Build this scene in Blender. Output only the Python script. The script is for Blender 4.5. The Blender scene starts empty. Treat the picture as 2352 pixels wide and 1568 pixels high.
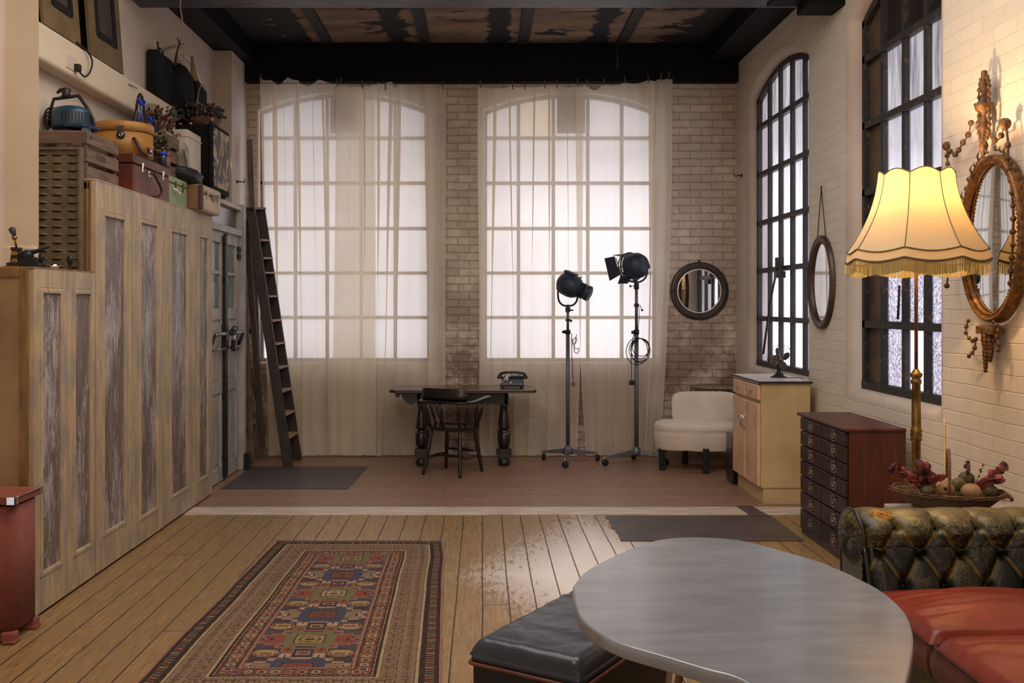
import bpy, math, random
import numpy as np
from mathutils import Vector, Matrix, Euler, noise as mnoise
random.seed(7)
PI = math.pi
scene = bpy.context.scene
COL = scene.collection

# ------------------------------------------------------------------ camera
F = 2290.0
CX, CY, CH = 1108.0, 698.0, 1.6
cd = bpy.data.cameras.new('camera'); cam = bpy.data.objects.new('camera', cd); COL.objects.link(cam)
cam.location = (0, 0, CH); cam.rotation_euler = (PI/2, 0, 0)
cd.sensor_width = 36; cd.lens = 36*F/2352
cd.shift_x = (1176-CX)/2352; cd.shift_y = -(784-CY)/2352
cd.clip_end = 200
scene.camera = cam
scene.view_settings.view_transform = 'Standard'
scene.view_settings.look = 'None'
scene.view_settings.gamma = 1
scene.view_settings.use_curve_mapping = False
scene.view_settings.exposure = 0.0
scene.cycles.transparent_max_bounces = 32
scene.cycles.max_bounces = 10
scene.cycles.diffuse_bounces = 5
scene.cycles.use_denoising = True
scene.cycles.sample_clamp_indirect = 6

def P(px, py, Y):
    return Vector(((px-CX)*Y/F, Y, CH-(py-CY)*Y/F))
def PX(px, Y): return (px-CX)*Y/F
def PZ(py, Y): return CH-(py-CY)*Y/F

# ------------------------------------------------------------------ node helper
class NT:
    def __init__(s, tree):
        s.t = tree; tree.nodes.clear()
    def n(s, typ, _o=None, **kw):
        nd = s.t.nodes.new('ShaderNode'+typ)
        for k, v in kw.items():
            kk = k.replace('_', ' ')
            if hasattr(nd, k) and k not in nd.inputs and kk not in nd.inputs:
                setattr(nd, k, v)
            else:
                s.set(nd, k if k in nd.inputs else kk, v)
        return nd
    def set(s, nd, key, v):
        if isinstance(v, bpy.types.NodeSocket): s.t.links.new(v, nd.inputs[key])
        elif isinstance(v, bpy.types.Node): s.t.links.new(v.outputs[0], nd.inputs[key])
        else:
            i = nd.inputs[key]
            if hasattr(i, 'default_value'):
                if i.type == 'RGBA' and len(v) == 3: v = (*v, 1)
                i.default_value = v
    def math(s, op, a, b=None, c=None, clamp=False):
        nd = s.t.nodes.new('ShaderNodeMath'); nd.operation = op; nd.use_clamp = clamp
        for i, v in enumerate((a, b, c)):
            if v is not None: s.set(nd, i, v)
        return nd.outputs[0]
    def mix(s, fac, a, b, blend='MIX'):
        nd = s.t.nodes.new('ShaderNodeMix'); nd.data_type = 'RGBA'; nd.blend_type = blend
        for k, v in ((0, fac), (6, a), (7, b)):
            if isinstance(v, bpy.types.NodeSocket): s.t.links.new(v, nd.inputs[k])
            elif isinstance(v, bpy.types.Node): s.t.links.new(v.outputs[0], nd.inputs[k])
            else:
                if k and len(v) == 3: v = (*v, 1)
                nd.inputs[k].default_value = v
        return nd.outputs[2]
    def ramp(s, fac, stops, interp='LINEAR'):
        nd = s.t.nodes.new('ShaderNodeValToRGB'); cr = nd.color_ramp; cr.interpolation = interp
        while len(cr.elements) < len(stops): cr.elements.new(0.5)
        for e, (p, c) in zip(cr.elements, stops):
            e.position = p
            e.color = (c, c, c, 1) if isinstance(c, (int, float)) else (*c, 1)
        s.set(nd, 'Fac', fac)
        return nd.outputs[0]
    def sep(s, v):
        nd = s.t.nodes.new('ShaderNodeSeparateXYZ'); s.set(nd, 0, v); return nd.outputs
    def comb(s, x, y, z=0.0):
        nd = s.t.nodes.new('ShaderNodeCombineXYZ')
        for i, v in enumerate((x, y, z)): s.set(nd, i, v)
        return nd.outputs[0]
    def scale(s, v, sc):
        nd = s.t.nodes.new('ShaderNodeMapping'); s.set(nd, 'Vector', v); nd.inputs['Scale'].default_value = sc
        return nd.outputs[0]
    def noise(s, v, scale=5, detail=4, rough=0.55, dist=0.0, col=False):
        nd = s.n('TexNoise', Vector=v, Scale=scale, Detail=detail, Roughness=rough, Distortion=dist)
        return nd.outputs[1 if col else 0]
    def bump(s, h, strength=0.3, dist=0.01, normal=None):
        nd = s.n('Bump', Height=h, Strength=strength, Distance=dist)
        if normal is not None: s.set(nd, 'Normal', normal)
        return nd.outputs[0]

def newmat(name):
    m = bpy.data.materials.new(name); m.use_nodes = True
    return m, NT(m.node_tree)
def finish(m, t, shader):
    o = t.t.nodes.new('ShaderNodeOutputMaterial')
    t.t.links.new(shader if isinstance(shader, bpy.types.NodeSocket) else shader.outputs[0], o.inputs[0])
    return m
def srgb(r, g=None, b=None):
    if g is None: r, g, b = r
    f = lambda c: ((c/255+0.055)/1.055)**2.4 if c/255 > 0.04045 else c/255/12.92
    return (f(r), f(g), f(b))

def M(name, c1, c2=None, scale=8, stretch=(1, 1, 1), rough=0.6, rough2=None, metal=0.0, bump=0.0, bscale=None, detail=5, lo=0.35, hi=0.65, spec=0.5, sheen=0, coat=0, dist=0.0):
    m, t = newmat(name)
    c = t.n('TexCoord').outputs['Object']
    v = t.scale(c, stretch)
    nz = t.noise(v, scale, detail, 0.6, dist)
    f = t.ramp(nz, [(lo, 0.0), (hi, 1.0)])
    col = t.mix(f, c1, c2 if c2 else c1)
    b = t.n('BsdfPrincipled', Base_Color=col, Roughness=rough, Metallic=metal)
    b.inputs['Specular IOR Level'].default_value = spec
    if coat: b.inputs['Coat Weight'].default_value = coat
    if sheen: b.inputs['Sheen Weight'].default_value = sheen
    if rough2 is not None:
        t.set(b, 'Roughness', t.ramp(nz, [(lo, rough), (hi, rough2)]))
    if bump:
        t.set(b, 'Normal', t.bump(t.noise(v, bscale or scale*4, 4), bump, 0.01))
    return finish(m, t, b)

# ------------------------------------------------------------------ world: overcast daylight, brightest low over the street
w = bpy.data.worlds.new('sky'); scene.world = w; w.use_nodes = True
t = NT(w.node_tree)
gx, gy, gz = t.sep(t.n('TexCoord').outputs['Generated'])[:3]
nz = t.noise(t.n('TexCoord').outputs['Generated'], 6, 3)
zz = t.math('ADD', gz, t.math('MULTIPLY', t.math('SUBTRACT', nz, 0.5), 0.05))
up = t.ramp(zz, [(0.0, 0.68), (0.09, 0.66), (0.145, 0.23), (0.28, 0.11), (0.42, 0.75), (1.0, 0.95)])
az = t.ramp(t.math('MULTIPLY_ADD', gx, 0.5, 0.5), [(0.42, 0.36), (0.475, 0.46), (0.51, 0.56), (0.55, 0.90), (0.60, 0.9), (0.64, 0.85), (1.0, 0.9)])
colr = t.ramp(zz, [(0.06, (0.93, 0.92, 1.0)), (0.20, (0.96, 0.91, 0.96))])
stv = t.math('MULTIPLY', up, az)
bg = t.n('Background', Color=colr, Strength=t.math('MULTIPLY', stv, 4.8))
o = w.node_tree.nodes.new('ShaderNodeOutputWorld'); w.node_tree.links.new(bg.outputs[0], o.inputs[0])

# ------------------------------------------------------------------ room lamps and added fill lights (unseen, out of frame)
def area(name, loc, target, size, power, color):
    l = bpy.data.lights.new(name, 'AREA'); l.size = size; l.energy = power; l.color = color; l.shape = 'DISK'
    ob = bpy.data.objects.new(name, l); COL.objects.link(ob); ob.location = loc
    ob.rotation_euler = (Vector(target)-Vector(loc)).to_track_quat('-Z', 'Y').to_euler()
    return ob
area('warm_ceiling_lamp', (-0.9, 2.6, 4.0), (-1.2, 4.4, 0.0), 0.5, 36, (1.0, 0.64, 0.33))
area('warm_table_lamp', (-1.0, 0.2, 1.6), (-2.3, 5.3, 1.3), 0.35, 8, (1.0, 0.70, 0.42))
def fill_panel(name, loc, target, sx, sy, power, color):
    ob = area(name, loc, target, sx, power, color); ob.data.shape = 'RECTANGLE'; ob.data.size = sx; ob.data.size_y = sy
fill_panel('rear_fill_light', (-0.6, -2.5, 2.4), (-0.2, 8.0, 1.2), 4.5, 2.6, 58, (1.0, 0.92, 0.84))  # added soft fill behind the viewer; no window is built there
fill_panel('overhead_fill_light', (0.1, 5.1, 4.25), (0.1, 5.4, 0.0), 3.6, 2.8, 130, (1.0, 0.93, 0.86))  # added overhead fill for floor and tabletops; the ceiling has no opening
area('soft_ceiling_lamp', (1.0, 0.2, 3.7), (1.2, 5.5, 0.4), 0.9, 22, (1.0, 0.80, 0.60))

# ------------------------------------------------------------------ mesh builder
class MB:
    def __init__(s): s.v = []; s.f = []; s.sm = []
    def add(s, vs, fs, smooth=False, T=None):
        b = len(s.v)
        s.v += [tuple(T @ Vector(p)) if T is not None else tuple(p) for p in vs]
        s.f += [tuple(b+i for i in f) for f in fs]; s.sm += [smooth]*len(fs)
        return s
    def box(s, x0, x1, y0, y1, z0, z1, T=None):
        vs = [(x0,y0,z0),(x1,y0,z0),(x1,y1,z0),(x0,y1,z0),(x0,y0,z1),(x1,y0,z1),(x1,y1,z1),(x0,y1,z1)]
        return s.add(vs, [(0,3,2,1),(4,5,6,7),(0,1,5,4),(1,2,6,5),(2,3,7,6),(3,0,4,7)], False, T)
    def beam(s, a, b, w, h, up=(0, 0, 1)):
        a = Vector(a); b = Vector(b); d = (b-a).normalized(); up = Vector(up)
        r = d.cross(up)
        if r.length < 1e-4: r = d.cross(Vector((1, 0, 0)))
        r.normalize(); u = r.cross(d).normalized()
        vs = []
        for p in (a, b):
            for sx, sy in ((-1,-1),(1,-1),(1,1),(-1,1)): vs.append(p + r*sx*w/2 + u*sy*h/2)
        return s.add(vs, [(3,2,1,0),(4,5,6,7),(0,1,5,4),(1,2,6,5),(2,3,7,6),(3,0,4,7)])
    def prism(s, poly, z0, z1, T=None, smooth=False):
        n = len(poly)
        vs = [(x,y,z0) for x,y in poly]+[(x,y,z1) for x,y in poly]
        fs = [tuple(range(n-1,-1,-1)), tuple(range(n,2*n))]
        s.add(vs, fs, False, T); b = len(s.v)-2*n
        for i in range(n):
            j = (i+1) % n
            s.f.append((b+i, b+j, b+n+j, b+n+i)); s.sm.append(smooth)
        return s
    def grid(s, fn, nu, nv, cu=False, cv=False, smooth=True, T=None):
        vs = []
        NU = nu if cu else nu+1; NV = nv if cv else nv+1
        for i in range(NU):
            for j in range(NV): vs.append(fn(i/nu, j/nv))
        fs = []
        for i in range(nu):
            for j in range(nv):
                a = i*NV+j; b = ((i+1) % NU)*NV+j; c = ((i+1) % NU)*NV+(j+1) % NV; d = i*NV+(j+1) % NV
                fs.append((a, b, c, d))
        return s.add(vs, fs, smooth, T)
    def lathe(s, prof, c=(0, 0, 0), n=20, T=None, smooth=True, caps=True, mod=None):
        vs = []
        for r, z in prof:
            for k in range(n):
                a = 2*PI*k/n; rr = r*(mod(a, z) if mod else 1)
                vs.append((c[0]+rr*math.cos(a), c[1]+rr*math.sin(a), c[2]+z))
        fs = []
        for i in range(len(prof)-1):
            for k in range(n):
                k2 = (k+1) % n
                fs.append((i*n+k, i*n+k2, (i+1)*n+k2, (i+1)*n+k))
        s.add(vs, fs, smooth, T)
        if caps:
            b = len(s.v)-len(vs)
            if prof[0][0] > 1e-5: s.f.append(tuple(b+k for k in range(n-1, -1, -1))); s.sm.append(False)
            if prof[-1][0] > 1e-5: s.f.append(tuple(b+(len(prof)-1)*n+k for k in range(n))); s.sm.append(False)
        return s
    def tube(s, pts, r, n=8, closed=False, flat=1.0):
        pts = [Vector(p) for p in pts]; m = len(pts)
        rs = r if isinstance(r, (list, tuple)) else [r]*m
        vs = []; prev = None
        for i, p in enumerate(pts):
            if closed: d = pts[(i+1) % m]-pts[i-1]
            else: d = pts[min(i+1, m-1)]-pts[max(i-1, 0)]
            if d.length < 1e-9: d = Vector((0, 0, 1))
            d.normalize()
            if prev is None:
                a = Vector((0, 0, 1)) if abs(d.z) < 0.9 else Vector((1, 0, 0))
                u = d.cross(a).normalized()
            else:
                u = prev - d*prev.dot(d)
                u = u.normalized() if u.length > 1e-6 else d.orthogonal().normalized()
            prev = u; w_ = d.cross(u)
            for k in range(n):
                a = 2*PI*k/n
                vs.append(p + u*math.cos(a)*rs[i] + w_*math.sin(a)*rs[i]*flat)
        fs = []
        for i in range(m if closed else m-1):
            for k in range(n):
                k2 = (k+1) % n; i2 = (i+1) % m
                fs.append((i*n+k, i*n+k2, i2*n+k2, i2*n+k))
        if not closed:
            fs.append(tuple(range(n-1, -1, -1))); fs.append(tuple((m-1)*n+k for k in range(n)))
        return s.add(vs, fs, True)
    def spin(s, p0, p1, prof, n=12):
        p0 = Vector(p0); p1 = Vector(p1)
        return s.tube([p0.lerp(p1, a) for a, r in prof], [r for a, r in prof], n)
    def ell(s, c, rx, ry, rz, nu=16, nv=10, T=None, e=1.0):
        def fn(u, v):
            a = 2*PI*u; b = PI*(v-0.5)
            pw = lambda x: math.copysign(abs(x)**e, x)
            return (c[0]+rx*pw(math.cos(b))*pw(math.cos(a)), c[1]+ry*pw(math.cos(b))*pw(math.sin(a)), c[2]+rz*pw(math.sin(b)))
        return s.grid(fn, nu, nv, cu=True, T=T)
    def build(s, name, mat, parent=None, bevel=0.0, seg=2, sub=0, loc=None, rot=None, solid=0.0, label=None, kind=None, weld=False):
        me = bpy.data.meshes.new(name)
        me.from_pydata(s.v, [], s.f); me.update()
        me.polygons.foreach_set('use_smooth', s.sm)
        me.materials.append(mat)
        ob = bpy.data.objects.new(name, me); COL.objects.link(ob)
        if parent is not None: ob.parent = parent
        if loc is not None: ob.location = loc
        if rot is not None: ob.rotation_euler = rot
        if weld:
            md = ob.modifiers.new('weld', 'WELD'); md.merge_threshold = 0.0005
        if solid:
            md = ob.modifiers.new('solid', 'SOLIDIFY'); md.thickness = solid; md.offset = 0
        if bevel:
            md = ob.modifiers.new('bevel', 'BEVEL'); md.width = bevel; md.segments = seg; md.limit_method = 'ANGLE'; md.angle_limit = 0.7
            md.harden_normals = False
        if sub:
            md = ob.modifiers.new('sub', 'SUBSURF'); md.levels = sub; md.render_levels = sub
        if label: ob['label'] = label
        if kind: ob['kind'] = kind
        return ob

def box(x0, x1, y0, y1, z0, z1): return MB().box(x0, x1, y0, y1, z0, z1)
def thing(name, label, cat, loc=(0, 0, 0), rotz=0.0, group=None):
    o = bpy.data.objects.new(name, None); COL.objects.link(o); o.empty_display_size = 0.1
    o.location = loc; o.rotation_euler = (0, 0, rotz)
    return tag(o, label, cat, group)
def tag(o, label, cat, group=None, kind=None):
    o['label'] = label; o['category'] = cat
    if group: o['group'] = group
    if kind: o['kind'] = kind
    return o
def struct(o): o['kind'] = 'structure'; return o
def copytree(o, parent=None):
    c = o.copy(); COL.objects.link(c)
    if parent is not None: c.parent = parent
    for ch in list(o.children): copytree(ch, c)
    return c
def bez(p0, p1, p2, p3, n=12):
    p0, p1, p2, p3 = map(Vector, (p0, p1, p2, p3)); r = []
    for i in range(n+1):
        q = i/n; a = 1-q
        r.append(p0*a**3+p1*3*a*a*q+p2*3*a*q*q+p3*q**3)
    return r
def catmull(pts, n=6, closed=False):
    pts = [Vector(p) for p in pts]; m = len(pts); r = []
    for i in range(m if closed else m-1):
        p0 = pts[(i-1) % m] if closed or i > 0 else pts[0]
        p1 = pts[i]; p2 = pts[(i+1) % m]
        p3 = pts[(i+2) % m] if closed or i+2 < m else pts[-1]
        for k in range(n):
            q = k/n
            r.append(0.5*((2*p1)+(p2-p0)*q+(2*p0-5*p1+4*p2-p3)*q*q+(3*p1-p0-3*p2+p3)*q**3))
    if not closed: r.append(pts[-1])
    return r
def ring(c, r, n, axis='z', rx=None):
    o = []
    for k in range(n):
        a = 2*PI*k/n; x = r*math.cos(a); y = (rx or r)*math.sin(a)
        o.append({'z': (c[0]+x, c[1]+y, c[2]), 'y': (c[0]+x, c[1], c[2]+y), 'x': (c[0], c[1]+x, c[2]+y)}[axis])
    return o
def nzf(x, y=0.0, z=0.0): return mnoise.noise(Vector((x, y, z)))

# ------------------------------------------------------------------ special materials
def brick_mat(name, plane, c_a, c_b, c_m, bump=0.6, expose=0.0, warm=None, bw=0.235, bh=0.083):
    m, t = newmat(name)
    g = t.n('NewGeometry').outputs['Position']
    x, y, z = t.sep(g)[:3]
    uv = t.comb(x if plane == 'xz' else y, z, 0.0)
    wob = t.noise(g, 3.0, 3, 0.5, 0.0, True)
    uvw = t.n('VectorMath', operation='MULTIPLY_ADD'); t.set(uvw, 0, wob); uvw.inputs[1].default_value = (0.05, 0.022, 0); t.set(uvw, 2, uv)
    br = t.n('TexBrick', Vector=uvw.outputs[0], Scale=1.0, Mortar_Size=(0.007 if plane == 'xz' else 0.005), Mortar_Smooth=0.6, Bias=0.0, Brick_Width=bw, Row_Height=bh)
    br.inputs['Color1'].default_value = (*c_a, 1); br.inputs['Color2'].default_value = (*c_b, 1); br.inputs['Mortar'].default_value = (*c_m, 1)
    br.offset = 0.5
    n1 = t.noise(g, 9, 5, 0.65); n2 = t.noise(g, 2.2, 3)
    col = t.mix(t.ramp(n1, [(0.35, 0.0), (0.75, 0.55)]), br.outputs['Color'], c_b)
    if expose:
        ex = t.ramp(t.math('ADD', t.math('MULTIPLY', n2, 0.6), t.math('MULTIPLY', t.noise(g, 14, 5, 0.7), 0.4)), [(0.5-expose*0.1, 0.0), (0.62-expose*0.08, 1.0)])
        low = t.ramp(z, [(0.0, 1.0), (1.0, 0.55)])
        low = t.math('MULTIPLY', ex, t.ramp(t.math('MULTIPLY', z, 0.3), [(0.25, 0.9), (0.6, 0.35)]))
        col = t.mix(low, col, warm or srgb(120, 88, 70))
    h = t.math('ADD', t.math('MULTIPLY', br.outputs['Fac'], -1.0), t.math('MULTIPLY', t.noise(g, 22, 5, 0.7), 0.5))
    b = t.n('BsdfPrincipled', Base_Color=col, Roughness=0.55, Normal=t.bump(h, bump, 0.012))
    return finish(m, t, b)

def plaster_mat(name, c1, c2, bump=0.25):
    m, t = newmat(name)
    g = t.n('NewGeometry').outputs['Position']
    n1 = t.noise(g, 1.6, 4, 0.6)
    col = t.mix(t.ramp(n1, [(0.35, 0.0), (0.7, 1.0)]), c1, c2)
    h = t.math('ADD', t.noise(g, 5, 5, 0.6), t.math('MULTIPLY', t.noise(g, 40, 3), 0.2))
    return finish(m, t, t.n('BsdfPrincipled', Base_Color=col, Roughness=0.6, Normal=t.bump(h, bump, 0.02)))

MB_BRICK_BACK = brick_mat('painted_brick_back', 'xz', srgb(220, 206, 190), srgb(198, 182, 165), srgb(200, 184, 166), 1.0, 1.1, srgb(120, 92, 74))
MB_BRICK_SIDE = brick_mat('painted_brick_side', 'yz', srgb(216, 205, 190), srgb(208, 196, 180), srgb(212, 200, 184), 0.45)
PLASTER = plaster_mat('old_white_plaster', srgb(198, 184, 170), srgb(180, 164, 152))
COLUMN = plaster_mat('smooth_cream_plaster', srgb(206, 190, 168), srgb(196, 178, 156), 0.05)

def floor_mat(name, axis, w_, base, alt, wornc, worn_amt, gap=0.04, gloss=0.38):
    m, t = newmat(name)
    g = t.n('NewGeometry').outputs['Position']
    x, y, z = t.sep(g)[:3]
    a, b_ = (x, y) if axis == 'y' else (y, x)
    wob = t.math('MULTIPLY', t.math('SUBTRACT', t.noise(g, 0.8, 2), 0.5), 0.012)
    q = t.math('DIVIDE', t.math('ADD', a, wob), w_)
    idx = t.math('FLOOR', q); fr = t.math('SUBTRACT', q, idx)
    rnd = t.n('TexWhiteNoise', noise_dimensions='1D', W=idx).outputs[0]
    # cross joints
    yy = t.math('DIVIDE', t.math('ADD', b_, t.math('MULTIPLY', rnd, 6.0)), 4.4)
    fy = t.math('FRACT', yy)
    rnd2 = t.n('TexWhiteNoise', noise_dimensions='2D', Vector=t.comb(idx, t.math('FLOOR', yy))).outputs[0]
    grain = t.noise(t.scale(g, (26, 1.6, 1) if axis == 'y' else (1.6, 26, 1)), 3.0, 6, 0.65, 0.6)
    col = t.mix(t.ramp(grain, [(0.3, 0.0), (0.72, 1.0)]), base, alt)
    col = t.mix(t.math('MULTIPLY', t.math('SUBTRACT', rnd2, 0.25), 0.55, clamp=True), col, tuple(c*0.55 for c in base))
    kn = t.n('TexVoronoi', Vector=t.scale(g, (7, 2.6, 1) if axis == 'y' else (2.6, 7, 1)), Scale=1.7)
    knm = t.ramp(kn.outputs['Distance'], [(0.035, 1.0), (0.08, 0.0)])
    col = t.mix(t.math('MULTIPLY', knm, 0.75), col, srgb(52, 34, 22))
    nick = t.noise(t.scale(g, (30, 60, 1) if axis == 'y' else (60, 30, 1)), 1.0, 3, 0.5)
    col = t.mix(t.ramp(nick, [(0.66, 0.0), (0.72, 0.6)]), col, srgb(50, 36, 26))
    # worn whitish paint
    wn = t.noise(t.scale(g, (15, 4.0, 1) if axis == 'y' else (4, 15, 1)), 2.6, 9, 0.8, 0.6)
    if worn_amt:
        dx = t.math('MULTIPLY', t.math('ABSOLUTE', t.math('SUBTRACT', x, 0.75)), 0.95)
        dy = t.math('MULTIPLY', t.math('ABSOLUTE', t.math('SUBTRACT', y, 5.9)), 0.45)
        reg = t.ramp(t.math('ADD', dx, dy), [(0.35, worn_amt), (1.05, 0.0)])
        wm = t.math('MULTIPLY', t.ramp(t.math('ADD', wn, t.math('MULTIPLY', reg, 0.22)), [(0.54, 0.0), (0.585, 1.0)]), reg)
        col = t.mix(wm, col, wornc)
        dirt = t.ramp(t.math('ADD', wn, t.math('MULTIPLY', reg, 0.05)), [(0.39, 1.0), (0.43, 0.0)])
        col = t.mix(t.math('MULTIPLY', t.math('MULTIPLY', dirt, reg), 0.85), col, srgb(62, 46, 36))
    e = t.math('MINIMUM', fr, t.math('SUBTRACT', 1.0, fr))
    ey = t.math('MULTIPLY', t.math('MINIMUM', fy, t.math('SUBTRACT', 1.0, fy)), 4.4/w_)
    e2 = t.math('MINIMUM', e, ey)
    gm = t.ramp(e2, [(gap*0.35, 1.0), (gap, 0.0)])
    col = t.mix(gm, col, srgb(26, 18, 14))
    h = t.math('SUBTRACT', t.math('MULTIPLY', grain, 0.35), gm)
    r = t.ramp(wn, [(0.35, gloss+0.10), (0.62, gloss-0.12)])
    b = t.n('BsdfPrincipled', Base_Color=col, Roughness=r, Normal=t.bump(h, 0.45, 0.006))
    return finish(m, t, b)
FLOOR_F = floor_mat('pine_floorboards', 'y', 0.1425, srgb(162, 130, 88), srgb(112, 84, 56), srgb(226, 218, 214), 1.0, 0.034, 0.34)
FLOOR_B = floor_mat('narrow_back_floorboards', 'x', 0.062, srgb(166, 132, 110), srgb(130, 98, 78), (0, 0, 0), 0, 0.07, 0.42)

def ceiling_mat():
    m, t = newmat('peeling_ceiling')
    g = t.n('NewGeometry').outputs['Position']
    x, y, z = t.sep(g)[:3]
    n1 = t.noise(t.scale(g, (1.3, 2.4, 1)), 1.7, 7, 0.72, 0.5)
    n2 = t.noise(t.scale(g, (0.8, 3.0, 1)), 1.2, 5, 0.6)
    fx = t.math('FRACT', t.math('DIVIDE', t.math('ADD', x, 0.87), 1.03))
    nearj = t.ramp(t.math('ABSOLUTE', t.math('SUBTRACT', fx, 0.5)), [(0.36, 0.0), (0.5, 0.34)])
    edge = t.ramp(t.math('ABSOLUTE', x), [(0.0, 0.0), (1.0, 0.0)])
    fl = t.ramp(t.math('MULTIPLY', t.math('ABSOLUTE', x), 0.3), [(0.5, 0.0), (0.75, 0.35)])
    mask = t.ramp(t.math('SUBTRACT', t.math('SUBTRACT', n1, nearj), fl), [(0.40, 0.0), (0.43, 1.0)])
    lite = t.mix(t.ramp(n2, [(0.35, 0.0), (0.65, 1.0)]), srgb(140, 114, 92), srgb(92, 73, 58))
    col = t.mix(mask, srgb(14, 14, 14), lite)
    return finish(m, t, t.n('BsdfPrincipled', Base_Color=col, Roughness=0.8, Normal=t.bump(t.math('ADD', n1, mask), 0.5, 0.02)))
CEIL = ceiling_mat()
BLACKBEAM = M('black_green_beam_paint', srgb(5, 9, 10), srgb(9, 12, 14), 3, rough=0.7, spec=0.2, bump=0.15, bscale=12)
BEAMGREY = M('grey_beam_paint', srgb(70, 74, 84), srgb(46, 48, 56), 4, rough=0.5, bump=0.2)
STEEL = M('old_black_window_steel', srgb(36, 34, 40), srgb(60, 48, 38), 14, rough=0.5, bump=0.4, lo=0.5, hi=0.72)
STEEL2 = M('rusty_window_steel', srgb(34, 32, 34), srgb(92, 68, 48), 22, rough=0.6, bump=0.6, lo=0.56, hi=0.70)
PALEBAR = M('grey_painted_window_bars', srgb(128, 120, 120), srgb(150, 140, 134), 10, rough=0.6, bump=0.2)

def glass_mat(name, tint, tint2=None, nscale=60, trl=0.3, stretch=(1, 1, 1), gloss=0.08, lo=0.35, hi=0.65):
    m, t = newmat(name)
    c = t.n('TexCoord').outputs['Object']
    nz = t.noise(t.scale(c, stretch), nscale, 3, 0.6)
    col = t.mix(t.ramp(nz, [(lo, 0.0), (hi, 1.0)]), tint, tint2 or tint)
    tr = t.n('BsdfTransparent', Color=col); tl = t.n('BsdfTranslucent', Color=col)
    mx = t.n('MixShader', Fac=trl); t.set(mx, 1, tr); t.set(mx, 2, tl)
    gl = t.n('BsdfGlossy', Roughness=0.15); gl.inputs[0].default_value = (1, 1, 1, 1)
    m2 = t.n('MixShader', Fac=gloss); t.set(m2, 1, mx); t.set(m2, 2, gl)
    return finish(m, t, m2)
G_BACK = glass_mat('frosted_glass', (0.95, 0.94, 0.95), (0.86, 0.86, 0.90), 2.0, 0.35)
G_CLEAR = glass_mat('grimy_window_glass', (0.62, 0.60, 0.62), (0.46, 0.45, 0.47), 3.0, 0.25, (1, 4, 1))
G_PEBBLE = glass_mat('pebbled_glass', (0.40, 0.385, 0.42), (0.13, 0.12, 0.15), 60, 0.3, (1, 1, 1), 0.08, 0.4, 0.6)
G_DIRTY = glass_mat('streaked_dirty_glass', (0.5, 0.48, 0.49), (0.18, 0.17, 0.18), 5, 0.5, (1, 3, 0.35))
G_ORANGE = glass_mat('peach_stained_glass', (0.95, 0.82, 0.68), (0.88, 0.74, 0.6), 4, 0.35)
BOARD = M('dark_boarded_pane', srgb(96, 74, 56), srgb(62, 50, 42), 3, rough=0.55, bump=0.1)
BLACKPANE = M('blacked_out_pane', srgb(26, 24, 22), srgb(40, 34, 28), 4, rough=0.35)

def cloth_mat():
    m, t = newmat('sheer_cream_muslin')
    c = t.n('TexCoord').outputs['Object']
    nz = t.noise(t.scale(c, (60, 60, 220)), 1.5, 3, 0.6)
    n2 = t.noise(c, 1.4, 3)
    col = t.mix(t.ramp(n2, [(0.3, 0.0), (0.7, 1.0)]), srgb(246, 238, 224), srgb(240, 228, 206))
    tr = t.n('BsdfTransparent'); tr.inputs[0].default_value = (1.0, 0.975, 0.94, 1)
    tl = t.n('BsdfTranslucent', Color=col); df = t.n('BsdfDiffuse', Color=col)
    a = t.n('MixShader', Fac=0.55); t.set(a, 1, tl); t.set(a, 2, df)
    b = t.n('MixShader', Fac=t.ramp(nz, [(0.3, 0.58), (0.7, 0.73)])); t.set(b, 1, tr); t.set(b, 2, a)
    return finish(m, t, b)
MUSLIN = cloth_mat()

BRASS = M('aged_brass', srgb(150, 116, 66), srgb(104, 78, 46), 16, rough=0.35, metal=0.9, bump=0.05)
GILT = M('worn_gilt', srgb(142, 98, 46), srgb(76, 50, 30), 28, rough=0.45, metal=0.5, bump=0.35, bscale=60)
GILTDK = M('dark_bronzed_gilt', srgb(120, 84, 50), srgb(70, 48, 34), 30, rough=0.5, metal=0.4, bump=0.4)
CHROME = M('chrome', (0.75, 0.75, 0.76), (0.6, 0.6, 0.62), 10, rough=0.15, metal=1.0)
IRON = M('black_iron', srgb(26, 27, 30), srgb(40, 40, 44), 10, rough=0.42, metal=0.3, bump=0.08)
STANDGREY = M('hazed_grey_enamel_metal', srgb(104, 108, 118), srgb(84, 88, 98), 10, rough=0.4, metal=0.3)  # lightened: veiling window haze is mixed into the stand grey
LAMPBLUE = M('hazed_blue_black_enamel', srgb(50, 60, 80), srgb(38, 46, 62), 6, rough=0.5, metal=0.2)  # lifted towards blue, window haze put into the near-black paint colour
RUBBER = M('black_rubber', srgb(18, 18, 19), None, rough=0.7)
MIRROR = M('mirror_glass', (0.78, 0.79, 0.78), (0.70, 0.71, 0.70), 5, rough=0.02, metal=1.0)
DARKWOOD = M('near_black_stained_wood', srgb(30, 22, 22), srgb(16, 13, 15), 5, (1, 1, 6), rough=0.28, rough2=0.4, bump=0.08, coat=0.3)
SOOT = M('sooty_black', srgb(12, 13, 15), srgb(24, 24, 26), 6, rough=0.8, spec=0.15)
MAHOG = M('red_mahogany', srgb(88, 40, 26), srgb(58, 24, 17), 3, (6, 6, 0.7), rough=0.38, bump=0.05)
DRAWERWOOD = M('dark_plum_drawer_wood', srgb(52, 33, 32), srgb(34, 22, 23), 4, (3, 1, 8), rough=0.33, bump=0.05)
DESKTOP = M('polished_brown_desktop', srgb(84, 52, 44), srgb(56, 36, 34), 2.5, (1, 8, 1), rough=0.25, coat=0.4)
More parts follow.
